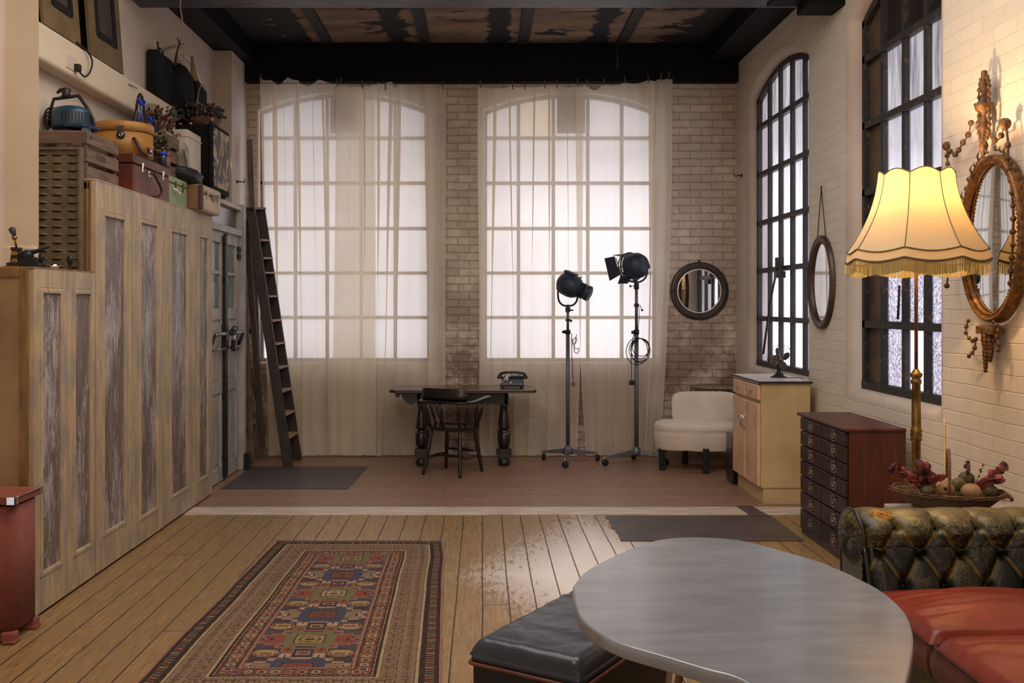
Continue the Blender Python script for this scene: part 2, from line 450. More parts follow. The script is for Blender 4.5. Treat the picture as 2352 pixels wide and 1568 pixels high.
# ================================================================== ROOM SHELL
XL, XR, YB = -2.68, 2.694, 10.6
ZT = 4.346
struct(box(-3.6, 3.4, -2.6, 7.57, -0.12, 0.0).build('floor', FLOOR_F))
struct(box(XL-0.1, XR+0.2, 7.85, YB+0.02, -0.12, 0.0).build('floor', FLOOR_B))
THRESH = M('worn_grey_threshold_board', srgb(214, 200, 188), srgb(172, 152, 134), 3, (1, 8, 1), rough=0.4, bump=0.3, detail=8)
tr = box(-2.27, 2.75, 7.575, 7.845, -0.1, 0.006).build('trim_1', THRESH, bevel=0.004); struct(tr)
struct(box(-3.6, -2.26, 7.57, 7.85, -0.12, 0.0).build('floor', FLOOR_B)); struct(box(2.74, 3.4, 7.57, 7.85, -0.12, 0.0).build('floor', FLOOR_B))

# ceiling with joists
struct(box(XL-1.2, XR+0.8, -2.6, YB+0.2, ZT, ZT+0.1).build('ceiling', CEIL))
JO = M('tarred_joist', srgb(40, 33, 27), srgb(20, 18, 16), 3, rough=0.7)
for k, x in enumerate((-1.62, -0.60, 0.43, 1.46)):
    struct(box(x-0.055, x+0.055, 7.8, 10.45, ZT-0.025, ZT+0.02).build('ceiling_joist', JO, bevel=0.004))
# beams
struct(box(XL, XR+0.02, 10.48, 10.62, 3.938, ZT+0.02).build('ceiling_beam', BLACKBEAM))
mb = MB().box(XL-0.8, XR+0.1, 7.50, 7.58, 3.97, ZT+0.02).box(XL-0.8, XR+0.1, 7.27, 7.81, 3.92, 3.975)
struct(mb.build('ceiling_beam', BEAMGREY))
struct(box(2.36, XR+0.02, 5.0, 10.5, 4.14, ZT+0.02).build('ceiling_beam', BLACKBEAM))
struct(box(XL-0.02, -2.40, 5.4, 10.5, 4.125, ZT+0.02).build('ceiling_beam', BLACKBEAM))
# bolted bracket where the grey beam meets the right wall
mb = MB().box(2.20, 2.72, 7.36, 7.72, 3.90, 4.02).box(2.42, 2.72, 7.40, 7.68, 3.82, 3.90).box(2.28, 2.34, 7.32, 7.38, 3.86, 4.0)
for i in range(3): mb.lathe([(0.022, 0), (0.022, 0.03), (0.012, 0.05)], (2.28+i*0.14, 7.40, 3.86), 6)
struct(mb.build('beam_bracket', BLACKBEAM, bevel=0.004))

def arch_z(u, a, b, zs, za):
    c = (a+b)/2; h = (b-a)/2; s = za-zs; R = (h*h+s*s)/(2*s)
    d = u-c
    return zs + math.sqrt(max(R*R-d*d, 0))-(R-s)
def outline(a, b, zb, zs, za, w, n=24, wb=None):
    """points: bottom a->b, then right jamb up, arch b->a, back down"""
    wb = w if wb is None else wb
    A, B = a-w, b+w
    pts = [(A+(B-A)*i/n, zb-wb) for i in range(n+1)]
    pts += [(A+(B-A)*(n-i)/n, arch_z(A+(B-A)*(n-i)/n, A, B, zs, za+w)) for i in range(n+1)]
    return pts
def arched_wall(name, mat, revmat, mapf, u0, u1, z0, z1, ops, r, depth, rb=None, flip=False):
    """mapf(u, d, z) -> world.  ops = (a, b, zb, zs, za)"""
    N = 24; mb = MB(); rv = MB()
    fl = (lambda f: f[::-1]) if flip else (lambda f: f)
    prev = u0
    for (a, b, zb, zs, za) in ops:
        wb = r if rb is None else rb
        A, B = a-r, b+r
        mb.add([mapf(prev, 0, z0), mapf(A, 0, z0), mapf(A, 0, z1), mapf(prev, 0, z1)], [fl((0, 1, 2, 3))])
        o = outline(a, b, zb, zs, za, r, N, wb)
        for i in range(N):
            p, q = o[i], o[i+1]
            mb.add([mapf(p[0], 0, z0), mapf(q[0], 0, z0), mapf(q[0], 0, q[1]), mapf(p[0], 0, p[1])], [fl((0, 1, 2, 3))])
            p, q = o[2*N+1-i], o[2*N-i]
            mb.add([mapf(p[0], 0, p[1]), mapf(q[0], 0, q[1]), mapf(q[0], 0, z1), mapf(p[0], 0, z1)], [fl((0, 1, 2, 3))])
        prev = B
        rows = []
        for k in range(7):
            th = PI/2*k/6
            rows.append((outline(a, b, zb, zs, za, r*(1-math.sin(th)), N, wb*(1-math.sin(th))), r*(1-math.cos(th))))
        rows.append((outline(a, b, zb, zs, za, 0, N, 0), depth))
        L = 2*N+2; vs = []
        for oo, d in rows: vs += [mapf(p[0], d, p[1]) for p in oo]
        fs = []
        for k in range(len(rows)-1):
            for i in range(L):
                j = (i+1) % L
                fs.append(fl((k*L+i, (k+1)*L+i, (k+1)*L+j, k*L+j)))
        rv.add(vs, fs, True)
    mb.add([mapf(prev, 0, z0), mapf(u1, 0, z0), mapf(u1, 0, z1), mapf(prev, 0, z1)], [fl((0, 1, 2, 3))])
    wl = mb.build(name, mat, weld=True); struct(wl)
    rvo = rv.build('trim_window_reveal', revmat); struct(rvo)
    return wl

GYB = 10.72
W1 = (-2.378, -0.562, 0.982, 3.66, 3.85)
W2 = (0.019, 1.858, 0.982, 3.66, 3.85)
arched_wall('wall_back', MB_BRICK_BACK, PLASTER, lambda u, d, z: (u, YB+d, z), XL-0.1, XR+0.02, 0, ZT, [W1, W2], 0.02, 0.25)
GX = 2.81
V1 = (8.31, 10.10, 0.985, 3.66, 3.85)
V2 = (5.93, 7.30, 0.985, 3.66, 3.85)
arched_wall('wall_right', MB_BRICK_SIDE, PLASTER, lambda u, d, z: (XR+d, u, z), -2.6, YB+0.02, 0, ZT, [V2, V1], 0.10, 0.25, 0.07, flip=True)

def window(name, mapf, op, cols, rows, barmat, glassf, barw=0.028, thick=0.03, header=None, vent=None, trans=None):
    a, b, zb, zs, za = op
    fr = MB()
    def bar(u0, z0, u1, z1, w_, d0, d1):
        vs = []
        for d in (d0, d1):
            if abs(u1-u0) < 1e-6: q = [(u0-w_/2, z0), (u0+w_/2, z0), (u0+w_/2, z1), (u0-w_/2, z1)]
            else: q = [(u0, z0-w_/2), (u1, z0-w_/2), (u1, z0+w_/2), (u0, z0+w_/2)]
            vs += [mapf(p[0], d, p[1]) for p in q]
        fr.add(vs, [(0,1,2,3),(7,6,5,4),(0,4,5,1),(1,5,6,2),(2,6,7,3),(3,7,4,0)])
    for c in cols: bar(c, zb, c, arch_z(c, a, b, zs, za), barw, -0.02, thick)
    for z in rows: bar(a, z, b, z, barw*(1.0 if z != header else 1.5), -0.03, thick)
    for (za_, zb_) in ((a, 0), (b, 0)):
        bar(za_, zb, za_, zs, barw*1.8, -0.03, thick)
    bar(a, zb, b, zb, barw*2.2, -0.035, thick)
    N = 20
    for i in range(N):
        u0 = a+(b-a)*i/N; u1 = a+(b-a)*(i+1)/N
        z0 = arch_z(u0, a, b, zs, za); z1 = arch_z(u1, a, b, zs, za); h = barw*1.2
        vs = []
        for d in (-0.03, thick): vs += [mapf(u0, d, z0-h), mapf(u1, d, z1-h), mapf(u1, d, z1+h), mapf(u0, d, z0+h)]
        fr.add(vs, [(0,1,2,3),(7,6,5,4),(0,4,5,1),(2,6,7,3)])
    root = struct(fr.build(name, barmat))
    # panes grouped by kind of glass
    cs = [a]+list(cols)+[b]; rs = [zb]+sorted(rows)+[None]
    groups = {}
    for i in range(len(cs)-1):
        for j in range(len(rs)-1):
            kind = glassf(i, j)
            if kind is None: continue
            g = groups.setdefault(kind, MB())
            n = 4
            for k in range(n):
                u0 = cs[i]+(cs[i+1]-cs[i])*k/n; u1 = cs[i]+(cs[i+1]-cs[i])*(k+1)/n
                t0 = arch_z(u0, a, b, zs, za) if rs[j+1] is None else rs[j+1]
                t1 = arch_z(u1, a, b, zs, za) if rs[j+1] is None else rs[j+1]
                g.add([mapf(u0, 0.012, rs[j]), mapf(u1, 0.012, rs[j]), mapf(u1, 0.012, t1), mapf(u0, 0.012, t0)], [(0,1,2,3)])
    for (nm, mt), g in groups.items(): g.build(nm, mt, root)
    return root
ROWS = [1.455, 1.932, 2.41, 2.897, 3.379]
# vent plate material: perforated metal
def vent_mat():
    m, t = newmat('perforated_vent_plate')
    x, y, z = t.sep(t.n('TexCoord').outputs['Object'])[:3]
    s = 0.0165
    rz = t.math('DIVIDE', z, s*0.87); ri = t.math('FLOOR', rz); fz = t.math('SUBTRACT', t.math('SUBTRACT', rz, ri), 0.5)
    xx = t.math('ADD', t.math('DIVIDE', x, s), t.math('MULTIPLY', ri, 0.5)); fx = t.math('SUBTRACT', t.math('FRACT', xx), 0.5)
    d = t.math('SQRT', t.math('ADD', t.math('MULTIPLY', fx, fx), t.math('MULTIPLY', fz, fz)))
    hole = t.math('LESS_THAN', d, 0.24)
    df = t.n('BsdfPrincipled', Base_Color=srgb(120, 108, 100), Roughness=0.6); tr = t.n('BsdfTransparent')
    mx = t.n('MixShader', Fac=hole); t.set(mx, 1, df); t.set(mx, 2, tr)
    return finish(m, t, mx)
VENT = vent_mat()
mapB = lambda u, d, z: (u, GYB+d, z)
w1 = window('window_1', mapB, W1, [-2.008, -1.666, -1.301, -0.936], ROWS, PALEBAR, lambda i, j: None if (i, j) == (2, 5) else ('window_glass', G_BACK), 0.034)
box(-1.63, -1.33, GYB-0.04, GYB-0.02, 3.43, 3.80).build('vent_panel', VENT, w1)
w2 = window('window_2', mapB, W2, [0.3885, 0.763, 1.133, 1.498], ROWS, PALEBAR, lambda i, j: None if (i, j) == (2, 5) else (('peach_glass', G_ORANGE) if (i, j) == (1, 5) else ('window_glass', G_BACK)), 0.034)
box(0.80, 1.10, GYB-0.04, GYB-0.02, 3.43, 3.81).build('vent_panel', VENT, w2)
mapR = lambda u, d, z: (GX+d, u, z)
def gl3(i, j):
    if j == 5: return ('dirty_glass', G_DIRTY)
    return ('window_glass', G_CLEAR)
w3 = window('window_3', mapR, V1, [8.665, 9.02, 9.375, 9.73], ROWS, STEEL, gl3, 0.045, 0.02)
def gl4(i, j):
    if i == 3: return ('boarded_pane', BOARD)
    if j == 5: return ('black_pane', BLACKPANE)
    if j == 4: return ('dirty_glass', G_DIRTY)
    if j in (0, 1): return ('pebbled_glass', G_PEBBLE) if not (i == 1 and j == 0) else ('window_glass', G_CLEAR)
    return ('window_glass', G_CLEAR)
w4 = window('window_4', mapR, V2, [6.28, 6.61, 6.965], ROWS, STEEL2, gl4, 0.05, 0.02)
# steel stay lever and latch on window 3
mb = MB().tube([(GX-0.07, 9.26, 1.95), (GX-0.09, 9.42, 1.62), (GX-0.10, 9.62, 1.12)], 0.011, 6)
mb.box(GX-0.09, GX-0.03, 9.20, 9.27, 1.93, 2.03).box(GX-0.11, GX-0.03, 9.14, 9.24, 1.84, 1.90)
mb.build('opening_lever', STEEL, w3)
mb = MB().tube([(GX-0.05, 6.60, 1.72), (GX-0.07, 6.56, 1.62), (GX-0.06, 6.60, 1.5)], 0.008, 6)
mb.build('window_latch', STEEL2, w4)

# left side
struct(box(XL-0.12, XL, 5.4, YB+0.05, 0, ZT).build('wall_left', PLASTER))
struct(box(XL-0.05, -2.5, 9.94, YB+0.05, 0, ZT).build('wall_pillar', PLASTER))
struct(MB().prism([(-4.2, 5.60), (-2.492, 5.60), (-2.65, 5.76), (-4.2, 5.76)], 0, ZT).build('wall_left', COLUMN))
struct(box(-4.2, -2.50, 5.585, 5.605, 0, 1.925).build('trim_2', COLUMN, bevel=0.012))
# boxed ledge along the left wall with a rounded end
mb = MB().box(XL-0.02, -2.564, 5.7, 8.35, 3.018, 3.246)
led = mb.build('trim_3', COLUMN, bevel=0.03, seg=4); struct(led)
# recessed blind arch in the upper left wall (raised plaster band)
band = MB()
def archband(y0, y1, zs, za, th, x0, x1):
    N = 20; vs = []
    for i in range(N+1):
        u = y0+(y1-y0)*i/N; z = arch_z(u, y0, y1, zs, za)
        vs += [(x0, u, z), (x1, u, z), (x1, u, z-th), (x0, u, z-th)]
    fs = []
    for i in range(N):
        for k in range(4): fs.append((i*4+k, i*4+(k+1) % 4, (i+1)*4+(k+1) % 4, (i+1)*4+k))
    band.add(vs, fs, True)
archband(8.05, 9.75, 3.45, 3.86, 0.05, XL-0.01, XL+0.03)
struct(band.build('trim_4', PLASTER, bevel=0.012))
# rear part of the room behind the viewer
ROOMW = plaster_mat('warm_room_plaster', srgb(205, 188, 164), srgb(190, 172, 148), 0.1)
struct(box(-4.3, -4.2, -2.6, 5.86, 0, ZT).build('wall_left', ROOMW))
struct(box(-4.3, 3.5, -2.7, -2.6, 0, ZT).build('wall_front', ROOMW))
struct(box(XR+0.26, XR+0.34, -2.6, 5.5, 0, ZT).build('wall_right', ROOMW))

# small wall hooks
def hook(p, s, label):
    mb = MB().lathe([(0.02, 0), (0.02, 0.006)], (0, 0, 0), 10, T=Matrix.Translation(p) @ Matrix.Rotation(s*PI/2, 4, 'Y'))
    p = Vector(p)
    mb.tube([p, p+Vector((s*0.05, 0, 0.0)), p+Vector((s*0.075, 0, -0.012)), p+Vector((s*0.08, 0, 0.02))], 0.006, 6)
    return tag(mb.build('wall_hook', IRON), label, 'hook')
hook((-2.5, 10.15, PZ(417, 10.15)), 1, 'small black iron hook on the white pillar above the door frame')
hook((XR, 10.35, PZ(403, 10.35)), -1, 'small black iron hook screwed to the white wall left of the first tall window')

# door surround + double door -------------------------------------------------
DOORP = M('dusty_pale_grey_door_paint', srgb(172, 168, 166), srgb(140, 136, 136), 4, (1, 3, 0.6), rough=0.5, bump=0.12)
SURR = M('off_white_door_lining', srgb(196, 184, 172), srgb(170, 158, 148), 4, rough=0.55, bump=0.1)
YD0, YD1 = 8.50, 9.66
mb = MB().box(XL, -2.325, 8.39, YD0, 0, 2.54).box(XL, -2.325, YD1, 9.72, 0, 2.54).box(XL, -2.325, YD0, YD1, 2.50, 2.54)
struct(mb.build('trim_5', SURR, bevel=0.004))
mb = MB().box(-2.415, -2.295, YD1-0.04, YD1+0.03, 0, 2.56).box(-2.415, -2.315, YD0, YD1, 2.25, 2.31)
struct(mb.build('trim_6', DOORP, bevel=0.006))
DG = glass_mat('door_pane_glass', (0.55, 0.62, 0.62), (0.4, 0.46, 0.48), 3, 0.5)
DGs = M('dim_door_glass', srgb(120, 132, 134), srgb(84, 96, 100), 3, rough=0.2)
struct(box(-2.395, -2.375, YD0, YD1-0.04, 2.31, 2.50).build('window_5', M('dark_transom_glass', srgb(38, 46, 54), srgb(60, 68, 76), 2, rough=0.15)))
def leaf(name, y0, y1):
    x0, x1 = -2.395, -2.350
    mb = MB(); s = 0.095
    zs = [0.0, 0.14, 0.80, 0.90, 1.46, 1.56, 2.15, 2.25]
    mb.box(x0, x1, y0, y0+s, 0.01, 2.25).box(x0, x1, y1-s, y1, 0.01, 2.25)
    for a, b in ((0.01, 0.14), (0.80, 0.90), (1.46, 1.56), (2.15, 2.25)): mb.box(x0, x1, y0+s, y1-s, a, b)
    mb.box(x0, x1-0.005, y0+s, y1-s, 1.865, 1.895)
    d = struct(mb.build(name, DOORP, bevel=0.004))
    for a, b in ((0.14, 0.80), (0.90, 1.46)):
        p = MB().box(x0+0.01, x1-0.018, y0+s, y1-s, a, b).box(x0+0.01, x1-0.010, y0+s+0.03, y1-s-0.03, a+0.03, b-0.03)
        p.build('panel', DOORP, d, bevel=0.004)
    box(x0+0.015, x0+0.022, y0+s, y1-s, 1.56, 2.15).build('door_glass', DGs, d)
    return d
d1 = leaf('door_1', YD0+0.01, 9.055); d2 = leaf('door_2', 9.065, YD1-0.045)
RODM = M('dull_steel_rod', srgb(176, 172, 172), srgb(128, 124, 124), 9, rough=0.3, metal=0.8)
for d, (ya, yb) in ((d1, (8.56, 9.03)), (d2, (9.09, 9.57))):
    mb = MB().tube([(-2.290, ya, 1.335), (-2.290, yb, 1.335)], 0.016, 10).tube([(-2.315, ya+0.03, 1.20), (-2.315, yb-0.06, 1.20)], 0.012, 10)
    mb.build('push_bar', RODM, d)
    y = yb if d is d2 else ya
    mb = MB().tube([(-2.290, y, 1.335), (-2.315, y-0.01, 1.27), (-2.340, y-0.03, 1.20)], 0.014, 8).box(-2.353, -2.335, y-0.06, y, 1.16, 1.24)
    mb.build('bar_bracket', IRON, d)
mb = MB().box(-2.350, -2.320, 9.01, 9.045, 0.03, 2.22).box(-2.350, -2.305, 8.98, 9.065, 1.20, 1.42)
for z in (0.2, 0.75, 1.8, 2.15): mb.box(-2.350, -2.313, 8.995, 9.06, z, z+0.05)
mb.build('bolt_rod', IRON, d1, bevel=0.003)
mb = MB().box(-2.350, -2.325, 9.08, 9.11, 0.03, 2.24)
mb.build('bolt_rod', IRON, d2, bevel=0.003)
mb = MB()
for z in (2.05, 2.12): mb.box(-2.350, -2.325, 9.54, 9.62, z-0.02, z+0.03)
mb.build('hinge', IRON, d2, bevel=0.003)
# padlock with a chain link
t_ = thing('padlock', 'black padlock hanging from the chained push bars of the double door', 'padlock', (0, 0, 0))
box(-2.290, -2.250, 9.08, 9.15, 1.17, 1.275).build('lock_body', IRON, t_, bevel=0.008)
MB().tube(catmull([(-2.270, 9.092, 1.27), (-2.270, 9.092, 1.33), (-2.270, 9.115, 1.355), (-2.270, 9.138, 1.33), (-2.270, 9.138, 1.27)], 5), 0.006, 8).build('shackle', CHROME, t_)
mb = MB()
for k, (y, z, ax) in enumerate(((9.01, 1.34, 'x'), (9.05, 1.345, 'y'), (9.09, 1.35, 'x'), (9.12, 1.37, 'y'))):
    mb.tube(ring((-2.267, y, z), 0.026, 12, ax), 0.006, 6, closed=True)
mb.build('chain', IRON, t_)
# ================================================================== FURNITURE
# ---- wardrobes of reused doors
LIMED = None
def limed_mat():
    m, t = newmat('limed_pale_wood')
    c = t.n('TexCoord').outputs['Object']
    g = t.noise(t.scale(c, (9, 9, 0.8)), 3, 6, 0.65)
    g2 = t.noise(t.scale(c, (4, 4, 1.7)), 2.2, 5, 0.65)
    col = t.mix(t.ramp(g, [(0.32, 0.0), (0.68, 1.0)]), srgb(186, 166, 136), srgb(152, 132, 104))
    col = t.mix(t.ramp(g2, [(0.46, 0.0), (0.62, 0.85)]), col, srgb(140, 130, 122))
    b = t.n('BsdfPrincipled', Base_Color=col, Roughness=0.55, Normal=t.bump(g, 0.12, 0.006))
    return finish(m, t, b)
def weathered_mat():
    m, t = newmat('weathered_crazed_varnish')
    c = t.n('TexCoord').outputs['Object']
    g = t.noise(t.scale(c, (9, 9, 1.2)), 3, 8, 0.75, 0.3)
    g2 = t.noise(t.scale(c, (4, 4, 0.9)), 1.7, 4, 0.6)
    col = t.mix(t.ramp(g, [(0.3, 0.0), (0.7, 1.0)]), srgb(128, 114, 108), srgb(78, 64, 58))
    z = t.sep(c)[2]
    fl = t.math('ADD', t.math('MULTIPLY', t.noise(t.scale(c, (14, 14, 3.0)), 2.4, 9, 0.85, 0.8), 0.7), t.math('MULTIPLY', g2, 0.4))
    col = t.mix(t.ramp(fl, [(0.54, 0.0), (0.60, 0.85)]), col, srgb(178, 170, 172))
    vor = t.n('TexVoronoi', Vector=t.scale(c, (20, 20, 9)), Scale=2.2, feature='DISTANCE_TO_EDGE')
    cr = t.ramp(vor.outputs[0], [(0.0, 1.0), (0.05, 0.0)])
    col = t.mix(t.math('MULTIPLY', cr, 0.35), col, srgb(66, 46, 38))
    b = t.n('BsdfPrincipled', Base_Color=col, Roughness=0.42, Normal=t.bump(t.math('ADD', g, fl), 0.35, 0.008))
    return finish(m, t, b)
LIMED = limed_mat(); WEATH = weathered_mat()
GOLDWOOD = M('golden_brown_moulding', srgb(132, 98, 52), srgb(98, 70, 38), 4, (6, 6, 1), rough=0.45, bump=0.1)
TANBOARD = M('scuffed_tan_end_board', srgb(150, 120, 84), srgb(126, 98, 66), 3, rough=0.5, bump=0.12, bscale=30)
WX = -2.27
def panel_door(parent, y0, y1, z1, ms, off=0.0, split=False):
    """stiles and rails with a sunken panel; ms = (side stile, top rail, bottom rail)"""
    x0, x1 = WX-0.035+off, WX+off
    sl, sr, tp, bt = ms
    mb = MB().box(x0, x1, y0, y0+sl, 0.012, z1).box(x0, x1, y1-sr, y1, 0.012, z1)
    mb.box(x0, x1, y0+sl, y1-sr, z1-tp, z1).box(x0, x1, y0+sl, y1-sr, 0.012, bt)
    d = mb.build('door', LIMED, parent, bevel=0.004)
    a, b, c, e = y0+sl, y1-sr, bt, z1-tp
    mo = MB(); w = 0.028
    for (p, q, r, s) in ((a, a+w, c, e), (b-w, b, c, e), (a+w, b-w, c, c+w), (a+w, b-w, e-w, e)): mo.box(x0+0.012, x1+0.006, p, q, r, s)
    mo.build('panel_moulding', LIMED, d, bevel=0.007, seg=3)
    a += w*0.8; b -= w*0.8; c += w*0.8; e -= w*0.8
    if split:
        poly = [(a, c), (b, c), (b, e), (a, e), (a, 1.35), (a+0.01, 1.25), (a+0.028, 1.0), (a+0.026, 0.6), (a+0.018, 0.35), (a, 0.2)]
    else: poly = [(a, c), (b, c), (b, e), (a, e)]
    p = MB().prism(poly, 0, 0.012, T=Matrix(((0, 0, 1, x1-0.022), (1, 0, 0, 0), (0, 1, 0, 0), (0, 0, 0, 1))))
    p.build('panel', WEATH, d)
    return d
DARKIN = M('dark_wardrobe_inside', srgb(30, 24, 20), None, rough=0.8)
wd = thing('tall_wardrobe', 'tall wardrobe of four reused panelled doors with limed pale frames, under the suitcases', 'wardrobe', (0, 0, 0))
box(XL+0.005, WX-0.045, 5.885, 8.37, 0.0, 2.325).build('carcass', DARKIN, wd)
mb = MB().box(-2.49, WX-0.036, 5.87, 5.89, 1.80, 2.335).box(-2.49, WX-0.036, 5.868, 5.884, 0, 1.8)
mb.build('end_panel', TANBOARD, wd)
mb = MB().box(WX-0.10, WX-0.045, 5.845, 5.870, 1.795, 2.32).box(-2.42, WX-0.045, 5.845, 5.870, 2.27, 2.32)
mb.build('end_moulding', GOLDWOOD, wd, bevel=0.006)
box(XL+0.005, WX-0.002, 5.865, 8.372, 2.326, 2.337).build('top_board', LIMED, wd, bevel=0.003)
for y0, y1, ms, off, sp in ((5.862, 6.466, (0.10, 0.11, 0.17, 0.20), 0.0, True), (6.472, 7.106, (0.12, 0.13, 0.16, 0.16), 0.004, False), (7.112, 7.816, (0.14, 0.13, 0.17, 0.17), 0.0, False), (7.822, 8.372, (0.13, 0.12, 0.16, 0.17), 0.003, False)):
    panel_door(wd, y0, y1, 2.325, ms, off, sp)
sw = thing('low_wardrobe', 'shorter panelled wardrobe of two narrow reused doors, with the lever machine on top', 'wardrobe', (0, 0, 0))
box(-2.487, WX-0.045, 5.075, 5.845, 0.0, 1.775).build('carcass', DARKIN, sw)
mb = MB().box(-2.487, -2.335, 5.062, 5.075, 0.0, 1.765)
mb.build('end_panel', TANBOARD, sw)
mb = MB().box(-2.345, -2.30, 5.045, 5.075, 0.0, 1.785).box(-2.487, -2.345, 5.045, 5.075, 1.735, 1.785)
mb.build('end_moulding', GOLDWOOD, sw, bevel=0.006)
box(-2.49, WX, 5.05, 5.845, 1.776, 1.79).build('top_board', GOLDWOOD, sw, bevel=0.004)
for y0, y1, ms in ((5.055, 5.452, (0.065, 0.055, 0.10, 0.19)), (5.458, 5.848, (0.075, 0.045, 0.10, 0.19))):
    panel_door(sw, y0, y1, 1.782, ms)

# ---- perforated metal bottle rack on the low wardrobe
def rack_mat():
    m, t = newmat('rusty_galvanised_sheet')
    c = t.n('TexCoord').outputs['Object']
    n1 = t.noise(c, 14, 6, 0.7)
    col = t.mix(t.ramp(n1, [(0.35, 0.0), (0.7, 1.0)]), srgb(118, 104, 84), srgb(86, 72, 54))
    return finish(m, t, t.n('BsdfPrincipled', Base_Color=col, Roughness=0.55, Metallic=0.35, Normal=t.bump(n1, 0.2, 0.005)))
RACK = rack_mat()
rk = thing('perforated_metal_rack', 'rusty metal riddling rack with rows of scooped oval holes beside the tall wardrobe', 'rack', (0, 0, 0))
y0 = 5.80
mb = MB()
mb.box(-2.63, -2.33, y0, y0+0.015, 1.79, 2.51)
mb.box(-2.342, -2.325, y0-0.03, y0+0.02, 1.79, 2.51).box(-2.63, -2.33, y0-0.02, y0+0.02, 2.495, 2.51)
# the rack is deeper behind the plaster corner
pass
mb.build('sheet', RACK, rk, bevel=0.002)
sc = MB(); hl = MB()
for c_ in range(4):
    cx = -2.384-c_*0.089
    if cx < -2.60: continue
    for r_ in range(15):
        cz = 1.82+r_*0.0465
        w_ = 0.030; h_ = 0.014
        # scoop hood (half ellipsoid shell) over a dark slot
        def fn(u, v, cx=cx, cz=cz):
            a = PI*u; b = PI/2*v
            return (cx+w_*math.cos(a), y0-0.010*math.sin(a)*math.sin(b)-0.001, cz+h_*(math.sin(a))*math.cos(b)-0.003)
        if True:
            sc.grid(fn, 8, 4)
            pts = [(cx+w_*math.cos(PI*k/8), cz-0.003-h_*0.75*math.sin(PI*k/8)) for k in range(9)]
            hl.add([(x, y0-0.002, z) for x, z in pts], [tuple(range(9))])
sc.build('scoop_hoods', RACK, rk, kind='stuff'); hl.build('slots', DARKIN, rk, kind='stuff')

# ---- antique lever machine
lm = thing('lever_machine', 'small antique black lever machine with gold flower decals on the low wardrobe', 'machine', (0, 0, 0))
GOLD = M('gold_decal', srgb(210, 150, 50), srgb(180, 120, 40), 30, rough=0.4, metal=0.3)
LY = 5.32; k = LY/F
def lz(py): return CH-(py-CY)*k
def lx(px): return (px-CX)*k
z0 = 1.79
MB().box(lx(20), lx(60), LY-0.06, LY+0.06, z0, z0+0.012).box(lx(24), lx(98), LY-0.05, LY+0.05, z0, z0+0.03).build('base', IRON, lm, bevel=0.004)
MB().box(lx(22), lx(57), LY-0.064, LY-0.058, z0+0.001, z0+0.009).build('gold_edge', GOLD, lm)
mb = MB(); mb.prism([(lx(26), z0+0.02), (lx(46), z0+0.02), (lx(45), z0+0.098), (lx(31), z0+0.098)], -0.025, 0.025, T=Matrix(((1,0,0,0),(0,0,-1,LY),(0,1,0,0),(0,0,0,1))))
mb.box(lx(29), lx(47), LY-0.03, LY+0.03, z0+0.095, z0+0.112)
mb.build('pillar', IRON, lm, bevel=0.005)
mb = MB()
for cz in (z0+0.037, z0+0.076):
    for q in range(7):
        a = PI*(0.08+0.84*q/6)
        mb.add([(lx(38.5), LY-0.0265, cz-0.006), (lx(38.5)+0.018*math.cos(a-0.13), LY-0.0265, cz-0.004+0.018*math.sin(a-0.13)), (lx(38.5)+0.022*math.cos(a), LY-0.0265, cz-0.004+0.022*math.sin(a)), (lx(38.5)+0.018*math.cos(a+0.13), LY-0.0265, cz-0.004+0.018*math.sin(a+0.13))], [(0, 1, 2, 3)])
mb.build('flower_decal', GOLD, lm)
mb = MB().spin((lx(38), LY, z0+0.11), (lx(33), LY, lz(546)), [(0, 0.006), (0.85, 0.005), (1, 0.005)])
mb.ell((lx(33), LY, lz(546)), 0.014, 0.014, 0.013)
mb.build('lever', BRASS, lm)
MB().spin((lx(33), LY, lz(541)), (lx(26), LY, lz(522)), [(0, 0.006), (0.1, 0.011), (0.5, 0.017), (0.85, 0.018), (1, 0.008)]).build('handle', M('worn_black_wood', srgb(40, 36, 34), srgb(60, 52, 46), 20, rough=0.45), lm)
mb = MB().ell((lx(62), LY, z0+0.072), 0.034, 0.03, 0.028).box(lx(50), lx(80), LY-0.02, LY+0.02, z0+0.028, z0+0.062)
mb.prism([(lx(58), z0+0.028), (lx(96), z0+0.02), (lx(90), z0+0.04), (lx(78), z0+0.062), (lx(60), z0+0.068)], -0.03, 0.03, T=Matrix(((1,0,0,0),(0,0,-1,LY),(0,1,0,0),(0,0,0,1))))
mb.tube([(lx(62), LY, z0+0.085), (lx(78), LY, z0+0.088), (lx(92), LY, z0+0.098), (lx(114), LY, z0+0.116)], [0.014, 0.012, 0.011, 0.004], 8)
mb.tube([(lx(76), LY, z0+0.086), (lx(76), LY, z0+0.04)], 0.005, 8)
mb.build('body', IRON, lm, bevel=0.003)
mb = MB().lathe([(0.006, 0), (0.006, 0.02), (0.012, 0.03), (0.018, 0.05), (0.014, 0.062), (0.0, 0.066)], (lx(96), LY, z0+0.012), 14)
mb.build('knob', IRON, lm)
tag(MB().lathe([(0.010, 0), (0.006, 0.006), (0.006, 0.022), (0.016, 0.04), (0.021, 0.062), (0.016, 0.074), (0.0, 0.078)], (PX(161, 5.5), 5.5, 1.79), 16).build('black_tamper', IRON), 'round black knobbed tamper standing near the metal rack on the low wardrobe', 'tamper')
tag(MB().lathe([(0.0, 0), (0.03, 0), (0.031, 0.022), (0.028, 0.022), (0.027, 0.004), (0, 0.004)], (PX(122, 5.36), 5.36, 1.79), 20, caps=False).build('tin_dish', CHROME), 'small shallow tin dish between the lever machine and the black tamper', 'dish')
